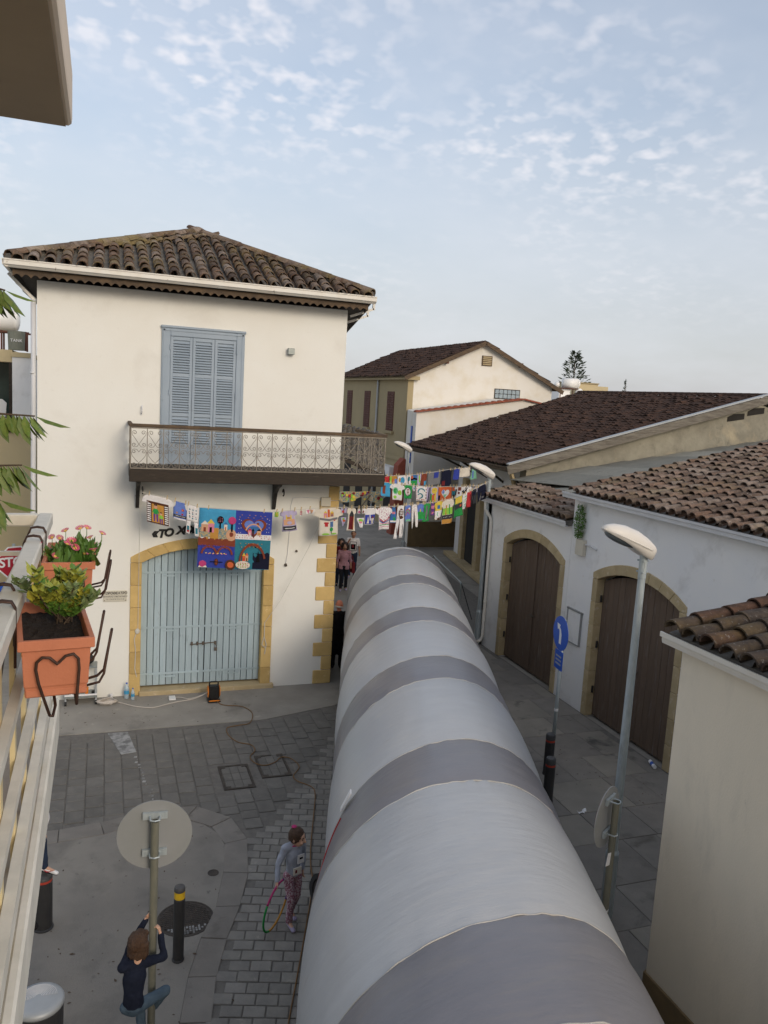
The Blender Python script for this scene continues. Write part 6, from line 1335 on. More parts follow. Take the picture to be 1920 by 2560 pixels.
garment('painted_shirt', 'white T-shirt with a brown patch on the middle line', 2, 4.30, 4.58, .36, 'tee', 'white', [('rect', .6, .18, .22, .14, 'rust'), ('rect', .12, .5, .10, .3, 'dgrey'), ('ell', .5, .5, .1, .1, 'maroon')])
garment('painted_shirt', 'white T-shirt with a slanting black scarf across it', 2, 4.60, 4.92, .36, 'tee', 'white', [('ell', .6, .6, .1, .06, 'maroon')])
garment('black_scarf', 'black scarf hung slantwise in front of a white T-shirt', 2, 4.70, 4.90, .36, 'narrow', 'black', (), -.32)
garment('grey_shawl', 'grey lace shawl at the dim right end of the middle line', 2, 4.96, 5.42, .20, 'sheet', 'grey', [('dots', .5, .5, .46, .4, 'lav', 10, 4, .6)])
# rear line
garment('painted_towel', 'small red cloth leftmost on the rear line', 3, 2.18, 2.36, .18, 'sheet', 'red', [('rect', .3, .7, .2, .2, 'orange')])
garment('painted_towel', 'orange and green cloth second on the rear line', 3, 2.38, 2.69, .27, 'sheet', 'gold', [('rect', .15, .5, .14, .48, 'lime'), ('rect', .85, .65, .13, .33, 'periwinkle'), ('ell', .5, .5, .12, .25, 'orange')])
garment('painted_towel', 'white cloth with a pale blue globe on the rear line', 3, 2.71, 3.10, .28, 'sheet', 'white', [('ell', .55, .5, .26, .36, 'sky'), ('ell', .25, .45, .12, .22, 'gold'), ('dots', .5, .92, .4, .05, 'red', 5, 1, .5)])
garment('painted_towel', 'narrow white cloth with one dark tree on the rear line', 3, 3.11, 3.28, .28, 'sheet', 'white', [('tree', .5, .5, .25, .4, 'teal')])
garment('painted_towel', 'blue and green cloth crossed by a black road on the rear line', 3, 3.29, 3.57, .32, 'sheet', 'blue', [('rect', .5, .75, .48, .23, 'green'), ('band', .5, .45, .48, .09, 'black', .12), ('ell', .2, .2, .16, .15, 'orange')])
garment('painted_towel', 'pale grey cloth with a green stripe on the rear line', 3, 3.58, 3.74, .34, 'sheet', 'lav', [('rect', .5, .4, .15, .3, 'lime')])
garment('painted_towel', 'rust brown cloth with a turquoise corner on the rear line', 3, 3.75, 4.00, .36, 'sheet', 'rust', [('rect', .7, .8, .28, .18, 'sky')])
garment('grey_sheet', 'large plain grey sheet in shadow on the rear line', 3, 4.03, 4.63, .40, 'sheet', 'grey', [('rect', .65, .25, .18, .22, 'royal')])
garment('navy_sheet', 'large dark navy sheet in shadow right of the grey sheet', 3, 4.66, 5.14, .50, 'sheet', 'navy', [('rect', .3, .8, .15, .15, 'maroon')])
garment('painted_towel', 'plain royal blue cloth in shadow under the brown eaves', 3, 5.26, 5.52, .34, 'sheet', 'royal')
garment('cream_cloth', 'pale crumpled cloth in shadow under the brown eaves', 3, 5.56, 6.05, .28, 'sheet', 'cream')
garment('mint_cloth', 'mint green cloth rightmost on the rear line under the eaves', 3, 6.10, 6.42, .40, 'skirt', 'mint', [('rect', .3, .6, .12, .3, 'periwinkle')])
# ------------------------------------------------------------------ small things about the street
def simple(name, b, mname, label, cat, group=None, **k): return tag(b.build(name, mname, None, **k), label, cat, group)
t = thing('floral_cloth', 'yellow and red floral cloth hanging behind the balcony beam', 'cloth', (6.6, 20.2, 3.7))
b = MB(); b.use('c_patch'); b.grid(lambda u, v: (5.95+u*1.5, 20.2+.05*sin(u*14)+.3*u, 4.02-.30*v*(.75+.25*sin(u*11))), 30, 6); b.use('c_red')
for i in range(26): x = 6.0+rnd.random()*1.4; z_ = 3.80+rnd.random()*.19; r_ = rnd.uniform(.02, .05); b.use(rnd.choice(['c_red', 'c_maroon', 'c_yellow', 'c_lime', 'c_purple'])); yy = 20.2+.05*sin((x-5.95)/1.5*14)+.3*(x-5.95)/1.5-.006; b.add([(x+r_*cos(2*pi*j/8), yy-.03, z_+r_*sin(2*pi*j/8)) for j in range(8)], [tuple(range(8))])
b.build('fabric', None, t)
t = thing('power_unit', 'black and orange cable reel box standing on the pavement by the blue door', 'cable reel', (2.26, 16.30, 0)); B = V((2.26, 16.30, 0))
b = MB(); b.box(2.13, 16.20, .06, 2.39, 16.42, .40); b.build('body', 'black_plastic', t, bev=.025, seg=2)
b = MB(); b.box(2.10, 16.10, 0.014, 2.42, 16.46, .05); b.build('base', 'black_plastic', t, bev=.01)
for x in (2.115, 2.405): b = MB(); b.lathe([(.02, -.008), (.15, -.008), (.155, 0), (.15, .008), (.02, .008)], (x, 16.31, .25), 20, Matrix.Rotation(pi/2, 3, 'Y')); b.build('reel_rim', 'orange_plastic', t)
b = MB(); b.tube([(2.15, 16.32, .38), (2.15, 16.32, .47), (2.18, 16.32, .50), (2.34, 16.32, .50), (2.37, 16.32, .47), (2.37, 16.32, .38)], .018, 6); b.build('handle', 'black_plastic', t)
b = MB(); b.tube([(2.13, 16.13, .05), (2.16, 16.09, .07), (2.36, 16.09, .07), (2.39, 16.13, .05)], .016, 6); b.build('foot_bar', 'orange_plastic', t)
t.scale = (.82, .82, .82)
def spline(pts, n=6):
    P = [V((x, y, z_[0] if z_ else .018)) for x, y, *z_ in pts]; out = []
    for i in range(len(P)-1):
        p0, p1, p2, p3 = P[max(0, i-1)], P[i], P[i+1], P[min(len(P)-1, i+2)]
        for k in range(n):
            t_ = k/n; out.append(.5*((2*p1)+(p2-p0)*t_+(2*p0-5*p1+4*p2-p3)*t_**2+(-p0+3*p1-3*p2+p3)*t_**3))
    return out+[P[-1]]
oc_ = [(2.30, 16.10, .06), (2.38, 16.02), (2.50, 15.93), (2.79, 15.81), (2.93, 15.44), (2.80, 14.96), (2.54, 14.88), (2.33, 14.80), (2.31, 14.46), (2.44, 14.12), (2.65, 13.96), (2.68, 13.71), (2.55, 13.48), (2.59, 13.22), (2.74, 13.09), (2.94, 13.17), (3.09, 13.34), (3.25, 13.25), (3.32, 12.91), (3.15, 12.61), (3.17, 12.40), (3.35, 12.16), (3.35, 11.90), (3.16, 11.25), (2.93, 10.50), (2.80, 10.0), (2.70, 9.5), (2.38, 8.6), (2.12, 7.9), (1.75, 6.9), (1.45, 5.9)]
b = MB(); b.tube(spline(oc_), .009, 6); simple('extension_cable', b, 'cable_orange', 'thin orange extension cable winding over the cobbles to the tunnel', 'cable', smooth=True)
wc = [(2.14, 16.3, .2), (2.05, 16.4, .1), (1.83, 16.41), (1.49, 16.31), (1.25, 16.2), (1.00, 16.10), (.69, 16.22), (.39, 16.48), (.23, 16.57)]
b = MB(); pts = spline(wc)
coil = [V((.12+(.17+.05*sin(i*1.3))*cos(i*.42), 16.48+(.10+.03*cos(i*.9))*sin(i*.42), .02+.0008*i+.012*abs(sin(i*1.7)))) for i in range(95)]
b.tube(pts+coil, .010, 5); simple('white_cable', b, 'cable_white', 'white cable coiled in a heap and trailing along the house wall', 'cable', smooth=True)
b = MB(); b.tube(spline([(2.14, 16.36, .15), (1.9, 16.5), (1.75, 16.45), (1.62, 16.55), (1.5, 16.58)]), .007, 5); simple('thin_cable', b, 'cable_white', 'short thin white lead between the cable reel and the white adaptor', 'cable', smooth=True)
b = MB(); b.box(1.36, 16.42, .014, 1.50, 16.52, .045); b.box(1.37, 16.55, .014, 1.50, 16.66, .03); simple('adaptor', b, 'white_plastic', 'white paper packs lying on the pavement left of the cable reel', 'paper', bev=.006)
def bottle(label, x, y, h, mname):
    t = thing('water_bottle', label, 'bottle', (x, y, .006)); r_ = h*.15
    b = MB(); b.lathe([(r_*.9, 0), (r_, .01), (r_, h*.62), (r_*.95, h*.68), (r_*.5, h*.86), (r_*.38, h*.88), (r_*.38, h*.94)], (x, y, .012), 14); b.build('body', mname, t, smooth=True)
    b = MB(); b.lathe([(r_*.42, h*.941), (r_*.42, h)], (x, y, .012), 12); b.build('cap', 'sign_blue', t)
    b = MB(); b.lathe([(r_*1.02, h*.3), (r_*1.02, h*.52)], (x, y, .012), 14); b.build('label', 'c_sky', t)
bottle('tall clear water bottle at the left foot of the door surround', .52, 16.72, .34, 'clear_plastic')
bottle('short blue water bottle beside the tall clear one', .64, 16.62, .25, 'clear_plastic')
b = MB(); b.lathe([(.026, 0), (.036, .10), (.037, .105), (.033, .105)], (.22, 16.74, .008), 14); simple('paper_cup', b, 'sign_white', 'white paper cup standing by the wall next to the cable heap', 'cup', smooth=True)
b = MB(); b.cyl((9.72, 11.42, .05), (9.80, 11.66, .05), .036, n=14); t = tag(b.build('drinks_can', 'sign_white', None, smooth=False), 'white and blue drinks can lying at the wide brown door', 'can')
b = MB(); b.cyl((9.745, 11.495, .05), (9.775, 11.585, .05), .037, n=14); b.build('print', 'sign_blue', t)
b = MB(); b.grid(lambda u, v: (7.38+u*.16+.03*v, 10.32+v*.11, .012+.025*sin(u*5)*sin(v*4+1)), 5, 5); simple('paper_scrap', b, 'sign_white', 'crumpled white paper on the slabs right of the tunnel', 'paper')
# trolley with kit on it
t = thing('trolley', 'low grey glass topped trolley on castors against the house wall', 'trolley', (-.35, 16.7, 0))
b = MB(); b.box(-.68, 16.50, .16, -.06, 16.86, .20); b.build('lower_shelf', 'metal_grey', t, bev=.008)
b = MB(); b.box(-.68, 16.495, .21, -.06, 16.515, .24); b.build('lip', 'sign_white', t)
b = MB(); b.box(-.68, 16.50, .78, -.06, 16.86, .81); b.build('upper_shelf', 'metal_grey', t, bev=.008)
for x in (-.66, -.08):
    for y in (16.53, 16.83):
        b = MB(); b.box(x-.018, y-.018, .10, x+.018, y+.018, .78); b.build('post', 'zinc', t)
        b = MB(); b.cyl((x-.02, y, .05), (x+.02, y, .05), .045, n=14); b.build('castor', 'rubber', t)
b = MB(); b.ell((-.28, 16.66, .93), .17, .13, .12, 14, 8); simple('black_helmet', b, 'black_plastic', 'rounded black helmet lying on the trolley top', 'helmet', smooth=True)
b = MB(); b.lathe([(.03, 0), (.038, .14), (.034, .14)], (-.26, 16.62, .205), 14); simple('juice_glass', b, 'orange_plastic', 'orange cup on the lower shelf of the trolley', 'cup')
b = MB(); b.lathe([(.03, 0), (.042, .13), (.038, .13)], (-.56, 16.62, .205), 14); simple('plastic_cup', b, 'white_plastic', 'white cup on the lower shelf of the trolley', 'cup')
b = MB(); b.box(-.17, 16.58, .205, -.11, 16.64, .27); simple('camera_battery', b, 'black_plastic', 'small black box beside the orange cup', 'box', bev=.008)
# ropes tied at the door
b = MB(); b.tube([(.72, 16.0, 4.42), (.71, 16.4, 3.6), (.73, YF-.06, 2.7), (.73, YF-.05, 1.45)], .006, 5); b.tube([(.73, YF-.05, 1.45), (.70, YF-.06, 1.38), (.66, YF-.05, 1.25), (.69, YF-.05, 1.0), (.68, YF-.05, .6), (.72, YF-.05, .42)], .009, 5); b.ell((.72, YF-.06, 1.42), .05, .03, .06, 8, 6); simple('rope', b, 'rope', 'white cord running down the left jamb of the blue door, knotted halfway', 'rope')
b = MB(); b.tube([(3.40, YF-.05, 1.50), (3.7, 16.75, 2.0), (4.25, 16.62, 3.2), (4.5, 16.32, 4.05)], .005, 5); b.tube([(3.40, YF-.05, 1.50), (3.40, YF-.06, 1.2), (3.35, YF-.06, 1.0), (3.44, YF-.06, .92), (3.42, YF-.06, .78), (3.45, YF-.06, 1.0), (3.40, YF-.06, 1.18)], .010, 5); simple('rope', b, 'rope', 'white cord stretched slantwise from the right hinge of the blue door', 'rope')
# blower wheel showing behind the tunnel edge
t = thing('blower', 'round dark blower fan half hidden at the left foot of the tunnel', 'fan', (2.62, 9.1, 0)); M = Matrix.Translation((2.62, 9.08, .26)) @ Matrix.Rotation(R(65), 4, 'Y').to_3x3().to_4x4() @ Matrix.Identity(4)
M3 = Matrix.Rotation(R(15), 3, 'Z') @ Matrix.Rotation(R(-80), 3, 'Y')
b = MB(); b.lathe([(.13, -.05), (.195, -.05), (.20, 0), (.195, .05), (.13, .05), (.12, .03)], (2.70, 9.10, .215), 28, M3); b.build('housing', 'rubber', t)
b = MB(); b.lathe([(.02, .0), (.125, .02), (.125, .03), (.03, .05)], (2.70, 9.10, .215), 16, M3); b.build('grille', 'iron_cover', t)

# bits of dry leaf and dirt lying about the street
b = MB()
for i in range(230):
    z_ = .0
    if i < 90: x, y = rnd.uniform(-1, 1.5), rnd.uniform(7.2, 11.2); z_ = .0085
    elif i < 150: x, y = rnd.uniform(-1, 3.2), rnd.uniform(15.2, 16.6); z_ = .0065
    else:
        x, y = rnd.choice(((8.9, 10.6), (8.6, 12.3), (9.2, 9.3), (8.2, 11.4), (9.5, 13.6))); x += rnd.gauss(0, .3); y += rnd.gauss(0, .35); z_ = .012
        if x > 9.8: continue
    a, s_ = rnd.uniform(0, 6.3), rnd.uniform(.006, .022)*(1.6 if rnd.random() < .12 else 1); d = V((cos(a), sin(a), 0)); e = V((-sin(a), cos(a), 0)); c_ = V((x, y, z_))
    b.add([c_-d*s_, c_+e*s_*.5+V((0, 0, .004)), c_+d*s_*1.3+V((0, 0, .002)), c_-e*s_*.6+V((0, 0, .003))], [(0, 1, 2, 3)])
o_ = b.build('leaf_litter', 'bark'); o_['kind'] = 'stuff'

# ------------------------------------------------------------------ people
def stand(h, loc, rz, hs=1.0):
    """joints of a figure standing at loc, facing local -Y turned by rz"""
    M = Matrix.Translation(loc) @ Matrix.Rotation(rz, 4, 'Z'); P = lambda x, y, z: M @ V((x*h, y*h, z*h))
    J = dict(head=P(0, -.008, .928), neck=P(0, .006, .83), chest=P(0, .0, .72), waist=P(0, 0, .60), pelvis=P(0, .004, .525))
    for s_, k in ((-1, 'L'), (1, 'R')):
        J.update({'sh'+k: P(s_*.098, .004, .80), 'el'+k: P(s_*.135, .02, .625), 'wr'+k: P(s_*.145, -.02, .475), 'hp'+k: P(s_*.052, .004, .51), 'kn'+k: P(s_*.056, -.01, .285), 'an'+k: P(s_*.056, .014, .045), 'to'+k: P(s_*.066, -.075, .018)})
    J['f'] = (M.to_3x3() @ V((0, -1, 0))).normalized(); J['P'] = P; J['h'] = h; J['hs'] = hs
    return J
FOLD = bpy.data.textures.new('folds', 'CLOUDS'); FOLD.noise_scale = .085; FOLD.noise_depth = 1
STRAND = bpy.data.textures.new('strands', 'CLOUDS'); STRAND.noise_scale = .022
def crease(o, tex, s_):
    md = o.modifiers.new('folds', 'DISPLACE'); md.texture = tex; md.strength = s_; md.mid_level = .5; md.texture_coords = 'GLOBAL'
def remesh(o, vox, it=3):
    md = o.modifiers.new('skin', 'REMESH'); md.mode = 'VOXEL'; md.voxel_size = vox; md.use_smooth_shade = True
    ms = o.modifiers.new('smooth', 'SMOOTH'); ms.factor = .5; ms.iterations = it
def person(label, J, skin, top, sleeve, legs, shoe, hair, hairmat, girth=1.0, vox=.011, coat=0, group=None, hands=True, hem=.0):
    h = J['h']; k = h/1.75; hs = J['hs']; f = J['f']; up_ = V((0, 0, 1)); side = f.cross(up_).normalized()   # side: the figure's left when f is ahead... sign only used for ears and eyes
    hd = J['head']; hu = (hd-J['neck']).normalized(); hu = (hu*.35+up_*.65).normalized(); hf = J.get('look', f); hf = (hf-hu*hf.dot(hu)).normalized(); hsd = hu.cross(hf)
    base = (J['anL']+J['anR'])/2; base.z = min(J['toL'].z, J['toR'].z)-.02
    t = thing('person', label, 'person', base, 0, group)
    hk = .066*1.75*k*hs
    b = MB(); HM = Matrix((hsd, hf, hu)).transposed()
    b.ell(hd, hk*.76, hk*.94, hk*1.06, 16, 12, HM)
    b.ell(hd+hf*hk*.28-hu*hk*.52, hk*.56, hk*.62, hk*.58, 12, 8, HM)                       # jaw
    b.cap(hd+hf*hk*.88+hu*hk*.10, hd+hf*hk*1.08-hu*hk*.20, hk*.10, hk*.17, 8)               # nose
    for s_ in (-1, 1):
        b.ell(hd+hsd*s_*hk*.78-hu*hk*.06-hf*hk*.05, hk*.11, hk*.22, hk*.30, 8, 6, HM)       # ear
        b.ell(hd+hsd*s_*hk*.34+hf*hk*.80-hu*hk*.30, hk*.24, hk*.2, hk*.24, 8, 6, HM)        # cheek
    b.cap(hd-hu*hk*.6, J['neck']-up_*.02*k, .050*k*(.85 if h < 1.5 else 1), .058*k, 10)
    g = girth
    def torso(b, e, z0=None):
        sd_ = (J['shR']-J['shL']).normalized(); fl = .66
        b.cap(J['pelvis'], J['waist'], (.132*g+e)*k, (.118*g+e)*k, 14, fl+.1, f); b.cap(J['waist'], J['chest'], (.118*g+e)*k, (.142*g**.5+e)*k, 14, fl+.04, f)
        b.cap(J['chest'], (J['shL']+J['shR'])/2-up_*.02*k, (.142*g**.5+e)*k, (.105+e)*k, 14, fl, f); b.cap(J['shL'], J['shR'], (.056+e)*k, (.056+e)*k, 10)
    torso(b, 0)
    for s_ in 'LR':
        b.cap(J['sh'+s_], J['el'+s_], .050*k, .040*k); b.cap(J['el'+s_], J['wr'+s_], .040*k, .027*k)
        b.cap(J['hp'+s_], J['kn'+s_], .082*k*g**.5, .056*k); b.cap(J['kn'+s_], J['an'+s_], .056*k, .037*k); b.cap(J['an'+s_], J['to'+s_], .038*k, .032*k)
        if hands:
            wr = J['wr'+s_]; hdv = J.get('hd'+s_, (wr-J['el'+s_]).normalized()); hdv = hdv.normalized(); pn = J.get('pn'+s_, side*(1 if s_ == 'L' else -1)); pn = (pn-hdv*pn.dot(hdv)).normalized(); pw = hdv.cross(pn); L_ = .098*k*1.75/1.75
            b.cap(wr, wr+hdv*L_*.75, .028*k, .036*k, 10, .55, pn)
            curl = J.get('curl'+s_, .45)
            for q, (o_, ln, sp) in enumerate(((-.030, .82, -.10), (-.010, 1.0, -.03), (.010, .94, .03), (.029, .74, .10))):
                p0 = wr+hdv*L_*.85+pw*o_*k; d1 = (hdv*cos(curl)+pn*sin(curl)+pw*sp).normalized(); p1_ = p0+d1*.042*k*ln; d2 = (hdv*cos(curl*2.3)+pn*sin(curl*2.3)+pw*sp).normalized(); p2_ = p1_+d2*.040*k*ln
                b.cap(p0, p1_, .0105*k, .0095*k, 6); b.cap(p1_, p2_, .0095*k, .0080*k, 6)
            p0 = wr+hdv*L_*.25-pw*.026*k; d1 = (hdv*.7-pw*.75+pn*.3).normalized(); p1_ = p0+d1*.042*k; b.cap(p0, p1_, .013*k, .011*k, 6); b.cap(p1_, p1_+(hdv*.9-pw*.15+pn*.4).normalized()*.034*k, .011*k, .009*k, 6)
    o_ = b.build('body', skin, t, smooth=True); remesh(o_, min(vox, .008) if hands else vox)
    # face
    fc = MB(); fc.use('eye_dark')
    for s_ in (-1, 1):
        fc.ell(hd+hsd*s_*hk*.31+hf*hk*.855+hu*hk*.10, hk*.13, hk*.06, hk*.065, 8, 6, HM); fc.cap(hd+hsd*s_*hk*.14+hf*hk*.90+hu*hk*.30, hd+hsd*s_*hk*.46+hf*hk*.78+hu*hk*.30, hk*.035, hk*.03, 6)
    fc.use('lip'); fc.cap(hd-hsd*hk*.20+hf*hk*.86-hu*hk*.52, hd+hsd*hk*.20+hf*hk*.86-hu*hk*.52, hk*.06, hk*.06, 6); fc.build('face', None, t, smooth=True)
    # clothing
    b = MB(); e = .014+.008*coat; torso(b, e)
    if hem: 
        for s_ in 'LR': b.cap(J['hp'+s_]+up_*.05*k, J['hp'+s_]+(J['kn'+s_]-J['hp'+s_])*hem, (.105+e)*k, (.098+e)*k, 12)
    if coat:
        for s_ in 'LR': b.cap(J['hp'+s_], J['hp'+s_]+(J['an'+s_]-J['hp'+s_])*coat, .115*k, .125*k, 12)
        b.cap(J['pelvis'], J['pelvis']-up_*h*.40*coat, .14*k, .145*k, 14, .8, f)
    for s_ in 'LR':
        sh, el, wr = J['sh'+s_], J['el'+s_], J['wr'+s_]
        if sleeve == 'short': b.cap(sh, sh+(el-sh)*.62, (.062)*k, (.060)*k)
        elif sleeve == 'three': b.cap(sh, el, .062*k, .052*k); b.cap(el, el+(wr-el)*.15, .052*k, .048*k)
        elif sleeve == 'long': b.cap(sh, el, .062*k, .053*k); b.cap(el, el+(wr-el)*.93, .053*k, .040*k)
    o_ = b.build('top', top, t, smooth=True); remesh(o_, vox); crease(o_, FOLD, .028*k)
    b = MB(); b.cap(J['pelvis']-up_*.01*k, J['pelvis']+(J['waist']-J['pelvis'])*.5, (.138*g+.01)*k, (.126*g+.008)*k, 14, .76, f)
    for s_ in 'LR': b.cap(J['hp'+s_], J['kn'+s_], (.092*g**.5)*k, .068*k); b.cap(J['kn'+s_], J['kn'+s_]+(J['an'+s_]-J['kn'+s_])*.95, .068*k, .058*k)
    o_ = b.build('trousers', legs, t, smooth=True); remesh(o_, vox); crease(o_, FOLD, .022*k)
    for s_ in 'LR':
        a, q = J['an'+s_], J['to'+s_]; b = MB(); fd = (q-a); fd = V((fd.x, fd.y, fd.z*.2)) if abs(fd.z) < .06 else fd; b.cap(a-fd.normalized()*.03*k-up_*.012*k, q, .042*k, .036*k, 10); b.ell(q, .042*k, .042*k, .032*k, 10, 6); o_ = b.build('shoe', shoe, t, smooth=True); remesh(o_, vox*.9, 2)
    # hair
    b = MB()
    if hair in ('bob', 'pony', 'short', 'curly'):
        b.ell(hd-hf*hk*.14+hu*hk*.16, hk*.90, hk*.98, hk*1.04, 16, 12, HM)
        if hair == 'bob':
            for q in range(-7, 8): a = q*.25; b.cap(hd-hf*hk*.72*cos(a)+hsd*hk*.80*sin(a)+hu*hk*.1, hd-hf*hk*.78*cos(a)+hsd*hk*.88*sin(a)-hu*hk*(1.02+.08*sin(q*2.1)), hk*.24, hk*.15, 8)
            b.cap(hd+hf*hk*.62+hu*hk*.66-hsd*hk*.3, hd+hf*hk*.62+hu*hk*.66+hsd*hk*.3, hk*.32, hk*.32, 8)
        elif hair == 'pony':
            b.ell(hd-hf*hk*.62+hu*hk*.92, hk*.30, hk*.30, hk*.28, 10, 8, HM); b.cap(hd-hf*hk*.75-hu*hk*.2, hd-hf*hk*.78-hu*hk*.65, hk*.36, hk*.26, 8)
        elif hair == 'curly':
            for q in range(26): a = q*2.4; z_ = 1.0-.09*q*.9; rr = .55+.5*min(1, q/10); b.ell(hd-hf*hk*.12+(hsd*sin(a)+hf*(cos(a)*.9 if cos(a) < .3 else .1))*hk*rr+hu*hk*z_, hk*.36, hk*.36, hk*.36, 8, 6)
    if hair == 'fringe':
        for q in range(-5, 6): a = q*.34; b.ell(hd-hf*hk*.80*cos(a)+hsd*hk*.76*sin(a)-hu*hk*(.24+.05*abs(q)), hk*.20, hk*.20, hk*.26, 8, 6)
    if hair == 'shaved': b.ell(hd-hf*hk*.08+hu*hk*.10, hk*.775, hk*.95, hk*1.02, 16, 12, HM)
    o_ = b.build('hair', hairmat, t, smooth=True); remesh(o_, vox*.65, 2); crease(o_, STRAND, .016*k if hair not in ('fringe', 'shaved') else .003)
    return t, dict(hd=hd, hk=hk, hu=hu, hf=hf, hsd=hsd, k=k)

# girl with the hoop, walking to the right and towards the camera
h = 1.30; J = stand(h, V((2.25, 8.82, .012)), R(18), 1.22); P = J['P']
J['look'] = (J['f']+V((.75, .1, -.25))).normalized(); J['head'] = P(.012, -.03, .90)
J['elL'], J['wrL'] = P(-.165, .0, .66), P(-.20, -.05, .53); J['elR'], J['wrR'] = P(.135, .05, .65), P(.12, .02, .51)
J['knL'], J['anL'], J['toL'] = P(-.045, -.06, .30), P(-.04, -.035, .05), P(-.045, -.125, .02); J['knR'], J['anR'], J['toR'] = P(.05, -.01, .285), P(.05, .10, .055), P(.06, .02, .015)
g_, hi = person('girl in grey sweater and floral trousers walking with a hula hoop', J, 'skin_light', 'c_sweater', 'long', 'c_floral', 'c_lav', 'pony', 'hair_brown', .9, .010)
b = MB(); b.ell(hi['hd']-hi['hf']*hi['hk']*.62+hi['hu']*hi['hk']*1.10, hi['hk']*.34, hi['hk']*.34, hi['hk']*.16, 10, 6); b.build('hair_tie', 'c_magenta', g_, smooth=True)
b = MB(); nk = J['neck']; b.tube([nk+V((.072*cos(a)*1.0, .058*sin(a), -.045-.028*sin(a))) for a in (2*pi*i/20 for i in range(20))], .009, 6, True); b.build('collar', 'c_magenta', g_, smooth=True)
b = MB(); b.use('c_white'); c_ = P(.03, -.082, .70); sx = V((cos(R(18)), sin(R(18)), 0)); b.obox(c_, sx*.045, J['f']*.006, (0, 0, .055)); b.use('c_cream'); c2_ = P(-.01, -.092, .595); b.obox(c2_, sx*.055, J['f']*.006, (0, 0, .045)); b.use('c_black'); b.obox(c_+J['f']*.006+V((0, 0, .012)), sx*.022, J['f']*.002, (0, 0, .012)); b.use('c_maroon'); b.obox(c2_+J['f']*.006-sx*.02, sx*.012, J['f']*.002, (0, 0, .02)); b.build('shirt_print', None, g_)
wr = J['wrL']; hc = wr+V((-.03, -.05, -.355)); ax = V((-.22, -.42, .88)).normalized(); ay = V((-.62, -.75, 0)); ay = (ay-ax*ay.dot(ax)).normalized()
hoop = thing('hula_hoop', 'green, pink, purple and yellow hula hoop held by the girl', 'hula hoop', hc-V((0, 0, .35)))
hub = wr+V((-.02, -.05, -.045)); hc = hub-ax*.30+ay*.06
for a0, a1, cn in ((-.75, .55, 'c_magenta'), (.55, 2.3, 'c_green'), (2.3, 3.9, 'c_gold'), (3.9, 5.53, 'c_purple')):
    b = MB(); b.tube([hc+ax*.305*cos(a0+(a1-a0)*i/18)+ay*.305*sin(a0+(a1-a0)*i/18) for i in range(19)], .013, 8); b.build('segment', cn, hoop, smooth=True)

# boy climbing the sign pole
h = 1.22; J = stand(h, V((.31, 6.76, .38)), pi, 1.22)
J.update(head=V((.345, 6.83, 1.535)), neck=V((.335, 6.79, 1.40)), chest=V((.315, 6.77, 1.25)), waist=V((.30, 6.75, 1.09)), pelvis=V((.305, 6.76, .98)),
 shL=V((.43, 6.80, 1.36)), shR=V((.215, 6.79, 1.35)), elL=V((.575, 6.86, 1.33)), wrL=V((.545, 6.955, 1.50)), elR=V((.30, 6.97, 1.46)), wrR=V((.425, 7.03, 1.63)),
 hpL=V((.37, 6.77, .96)), hpR=V((.25, 6.77, .96)), knL=V((.60, 6.90, .955)), anL=V((.50, 7.05, .69)), toL=V((.57, 7.15, .66)), knR=V((.37, 6.99, .77)), anR=V((.41, 6.93, .49)), toR=V((.52, 6.99, .46)))
J['f'] = V((.18, .98, 0)).normalized(); J['look'] = V((.62, .78, .0)).normalized()
J['hdL'] = V((-.25, .25, .9)); J['pnL'] = V((-.9, .35, 0)); J['curlL'] = .55; J['hdR'] = V((.55, -.2, .8)); J['pnR'] = V((.4, -.8, 0)); J['curlR'] = .6
person('brown haired boy in navy jumper and jeans climbing the sign pole', J, 'skin_light', 'c_navyknit', 'long', 'c_denim', 'c_grey', 'bob', 'hair_brown', .95, .010)

# old man in black beside the tunnel, seen from behind
J = stand(1.70, V((5.38, 17.80, .006)), R(165), 1.0); P = J['P']
J['look'] = V((.75, .65, -.1)).normalized(); J['elR'], J['wrR'] = P(.12, -.06, .63), P(.06, -.13, .55); J['elL'], J['wrL'] = P(-.12, -.06, .63), P(-.06, -.13, .56)
person('bald old man in a long black coat standing between house corner and tunnel', J, 'skin_red', 'c_coat', 'long', 'c_coat', 'black_plastic', 'fringe', 'hair_white', 1.15, .013, .55, hands=False)
# woman in pink, the person behind her, the man in the white T-shirt
J = stand(1.66, V((7.75, 25.35, .004)), R(-14)); P = J['P']
J['knL'], J['anL'], J['toL'] = P(-.05, -.03, .28), P(-.05, -.03, .045), P(-.06, -.12, .018); J['anR'], J['toR'] = P(.055, .06, .05), P(.065, -.02, .018)
w_, hi = person('dark curly haired woman in pink shirt and dark trousers walking up the alley', J, 'skin_tan', 'c_pinkshirt', 'three', 'c_darkpants', 'c_lav', 'curly', 'hair_dark', 1.12, .014, hands=False, hem=.12)
b = MB()
for s_ in (-1, 1): b.tube([hi['hd']+hi['hsd']*(s_*.036+.026*cos(a))+hi['hf']*.098+hi['hu']*(.012+.02*sin(a)) for a in (2*pi*i/12 for i in range(12))], .004, 4, True)
b.build('glasses', 'black_plastic', w_)
b = MB(); b.box(8.02, 25.25, .62, 8.12, 25.55, .98); b.tube([(8.07, 25.3, .98), (8.05, 25.38, 1.2), (8.07, 25.5, .98)], .012, 5); simple('handbag', b, 'c_maroon', 'dark red handbag carried by the woman in pink', 'bag', bev=.02)
J = stand(1.66, V((7.83, 26.05, .004)), R(-12)); J['look'] = V((-.1, -1, .1)).normalized()
person('dark haired person mostly hidden behind the woman in pink', J, 'skin_tan', 'c_maroon', 'three', 'c_jeans', 'black_plastic', 'curly', 'hair_dark', 1.0, .016, hands=False)
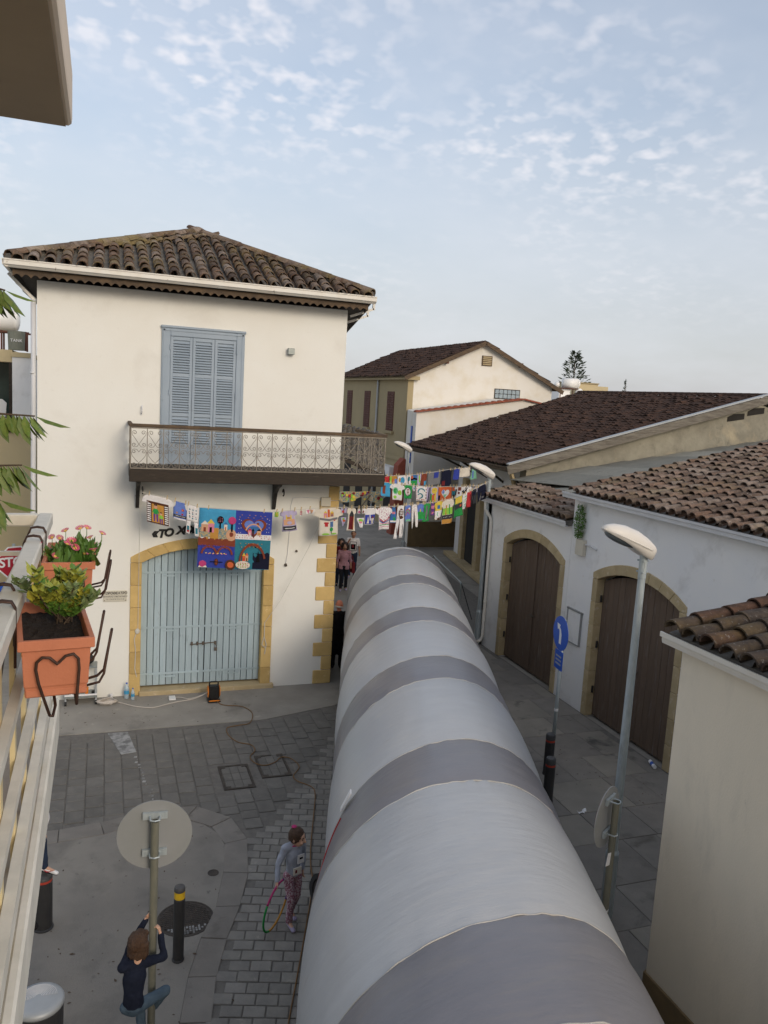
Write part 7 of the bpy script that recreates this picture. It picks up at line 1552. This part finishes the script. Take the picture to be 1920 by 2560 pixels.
J = stand(1.76, V((8.62, 27.2, .004)), R(-18)); P = J['P']; J['elL'], J['wrL'] = P(-.15, -.06, .66), P(-.06, -.09, .83); J['look'] = V((-.3, -.9, -.35)).normalized()
m_, hi = person('short haired man in white printed T-shirt holding a hand to his face', J, 'skin_tan', 'c_white', 'short', 'c_jeans', 'c_lav', 'shaved', 'hair_dark', 1.1, .014, hands=False)
b = MB(); b.use('c_dgrey'); fx = J['f']; sx = V((-fx.y, fx.x, 0)); c_ = P(.005, -.092, .68); b.obox(c_, sx*.125, fx*.006, (0, 0, .17)); b.use('c_white'); b.obox(c_+fx*.006, sx*.105, fx*.003, (0, 0, .15)); b.use('c_black'); b.obox(c_+fx*.010-V((0, 0, .02)), sx*.085, fx*.002, (0, 0, .10)); b.use('c_maroon'); b.ell(c_+fx*.012+V((0, 0, .01)), .055, .012, .065, 10, 6); b.build('shirt_print', None, m_)

# child standing on the thick bollard, mostly behind the ledge
J = stand(1.20, V((-.70, 9.55, .70)), R(-50), 1.2); P = J['P']
J['pelvis'] += V((.02, 0, 0)); J['anR'], J['toR'] = V((-.60, 9.50, .78)), V((-.47, 9.44, .725)); J['knR'] = V((-.62, 9.50, 1.04)); J['anL'], J['toL'] = V((-.70, 9.60, .76)), V((-.60, 9.52, .725)); J['knL'] = V((-.70, 9.60, 1.02))
c_, hi = person('child in dark jeans and white and red trainers standing on the thick bollard', J, 'skin_light', 'c_white', 'long', 'c_jeans', 'sign_white', 'pony', 'hair_brown', .95, .011)
b = MB()
for i, cn in enumerate(('c_sky', 'c_magenta', 'c_yellow', 'c_red')):
    b.use(cn); p = J['anR']+(J['knR']-J['anR'])*(.36-.09*i); b.cap(p+V((0, 0, .010)), p-V((0, 0, .010)), .0365-.001*i, .0365-.001*i, 12)
b.build('striped_socks', None, c_, smooth=True)
a, q = J['anR'], J['toR']; fd = (q-a); fd = V((fd.x, fd.y, 0)).normalized(); sd_ = V((fd.y, -fd.x, 0))
b = MB(); b.use('sign_red'); b.tube([a+fd*.00+sd_*.029-V((0, 0, .018)), a+fd*.035+sd_*.031-V((0, 0, .036)), a+fd*.07+sd_*.031-V((0, 0, .030)), a+fd*.115+sd_*.028-V((0, 0, .012))], [.004, .007, .005, .002], 5); b.use('rubber'); b.cap(a-fd*.03-V((0, 0, .052)), q-V((0, 0, .022)), .016, .014, 8, .4, (0, 0, 1)); b.build('shoe_mark', None, c_)
# person in a dark jacket below the ledge, only an elbow shows
J = stand(1.45, V((-.86, 8.10, .006)), R(200)); J['elL'] = J['shL']+V((.11, -.02, -.20)); J['wrL'] = J['elL']+V((-.10, .06, -.10))
person('person in a dark jacket almost hidden below the balcony ledge', J, 'skin_light', 'c_coat', 'long', 'c_jeans', 'black_plastic', 'short', 'hair_dark', 1.0, .014, hands=False, hem=.15)
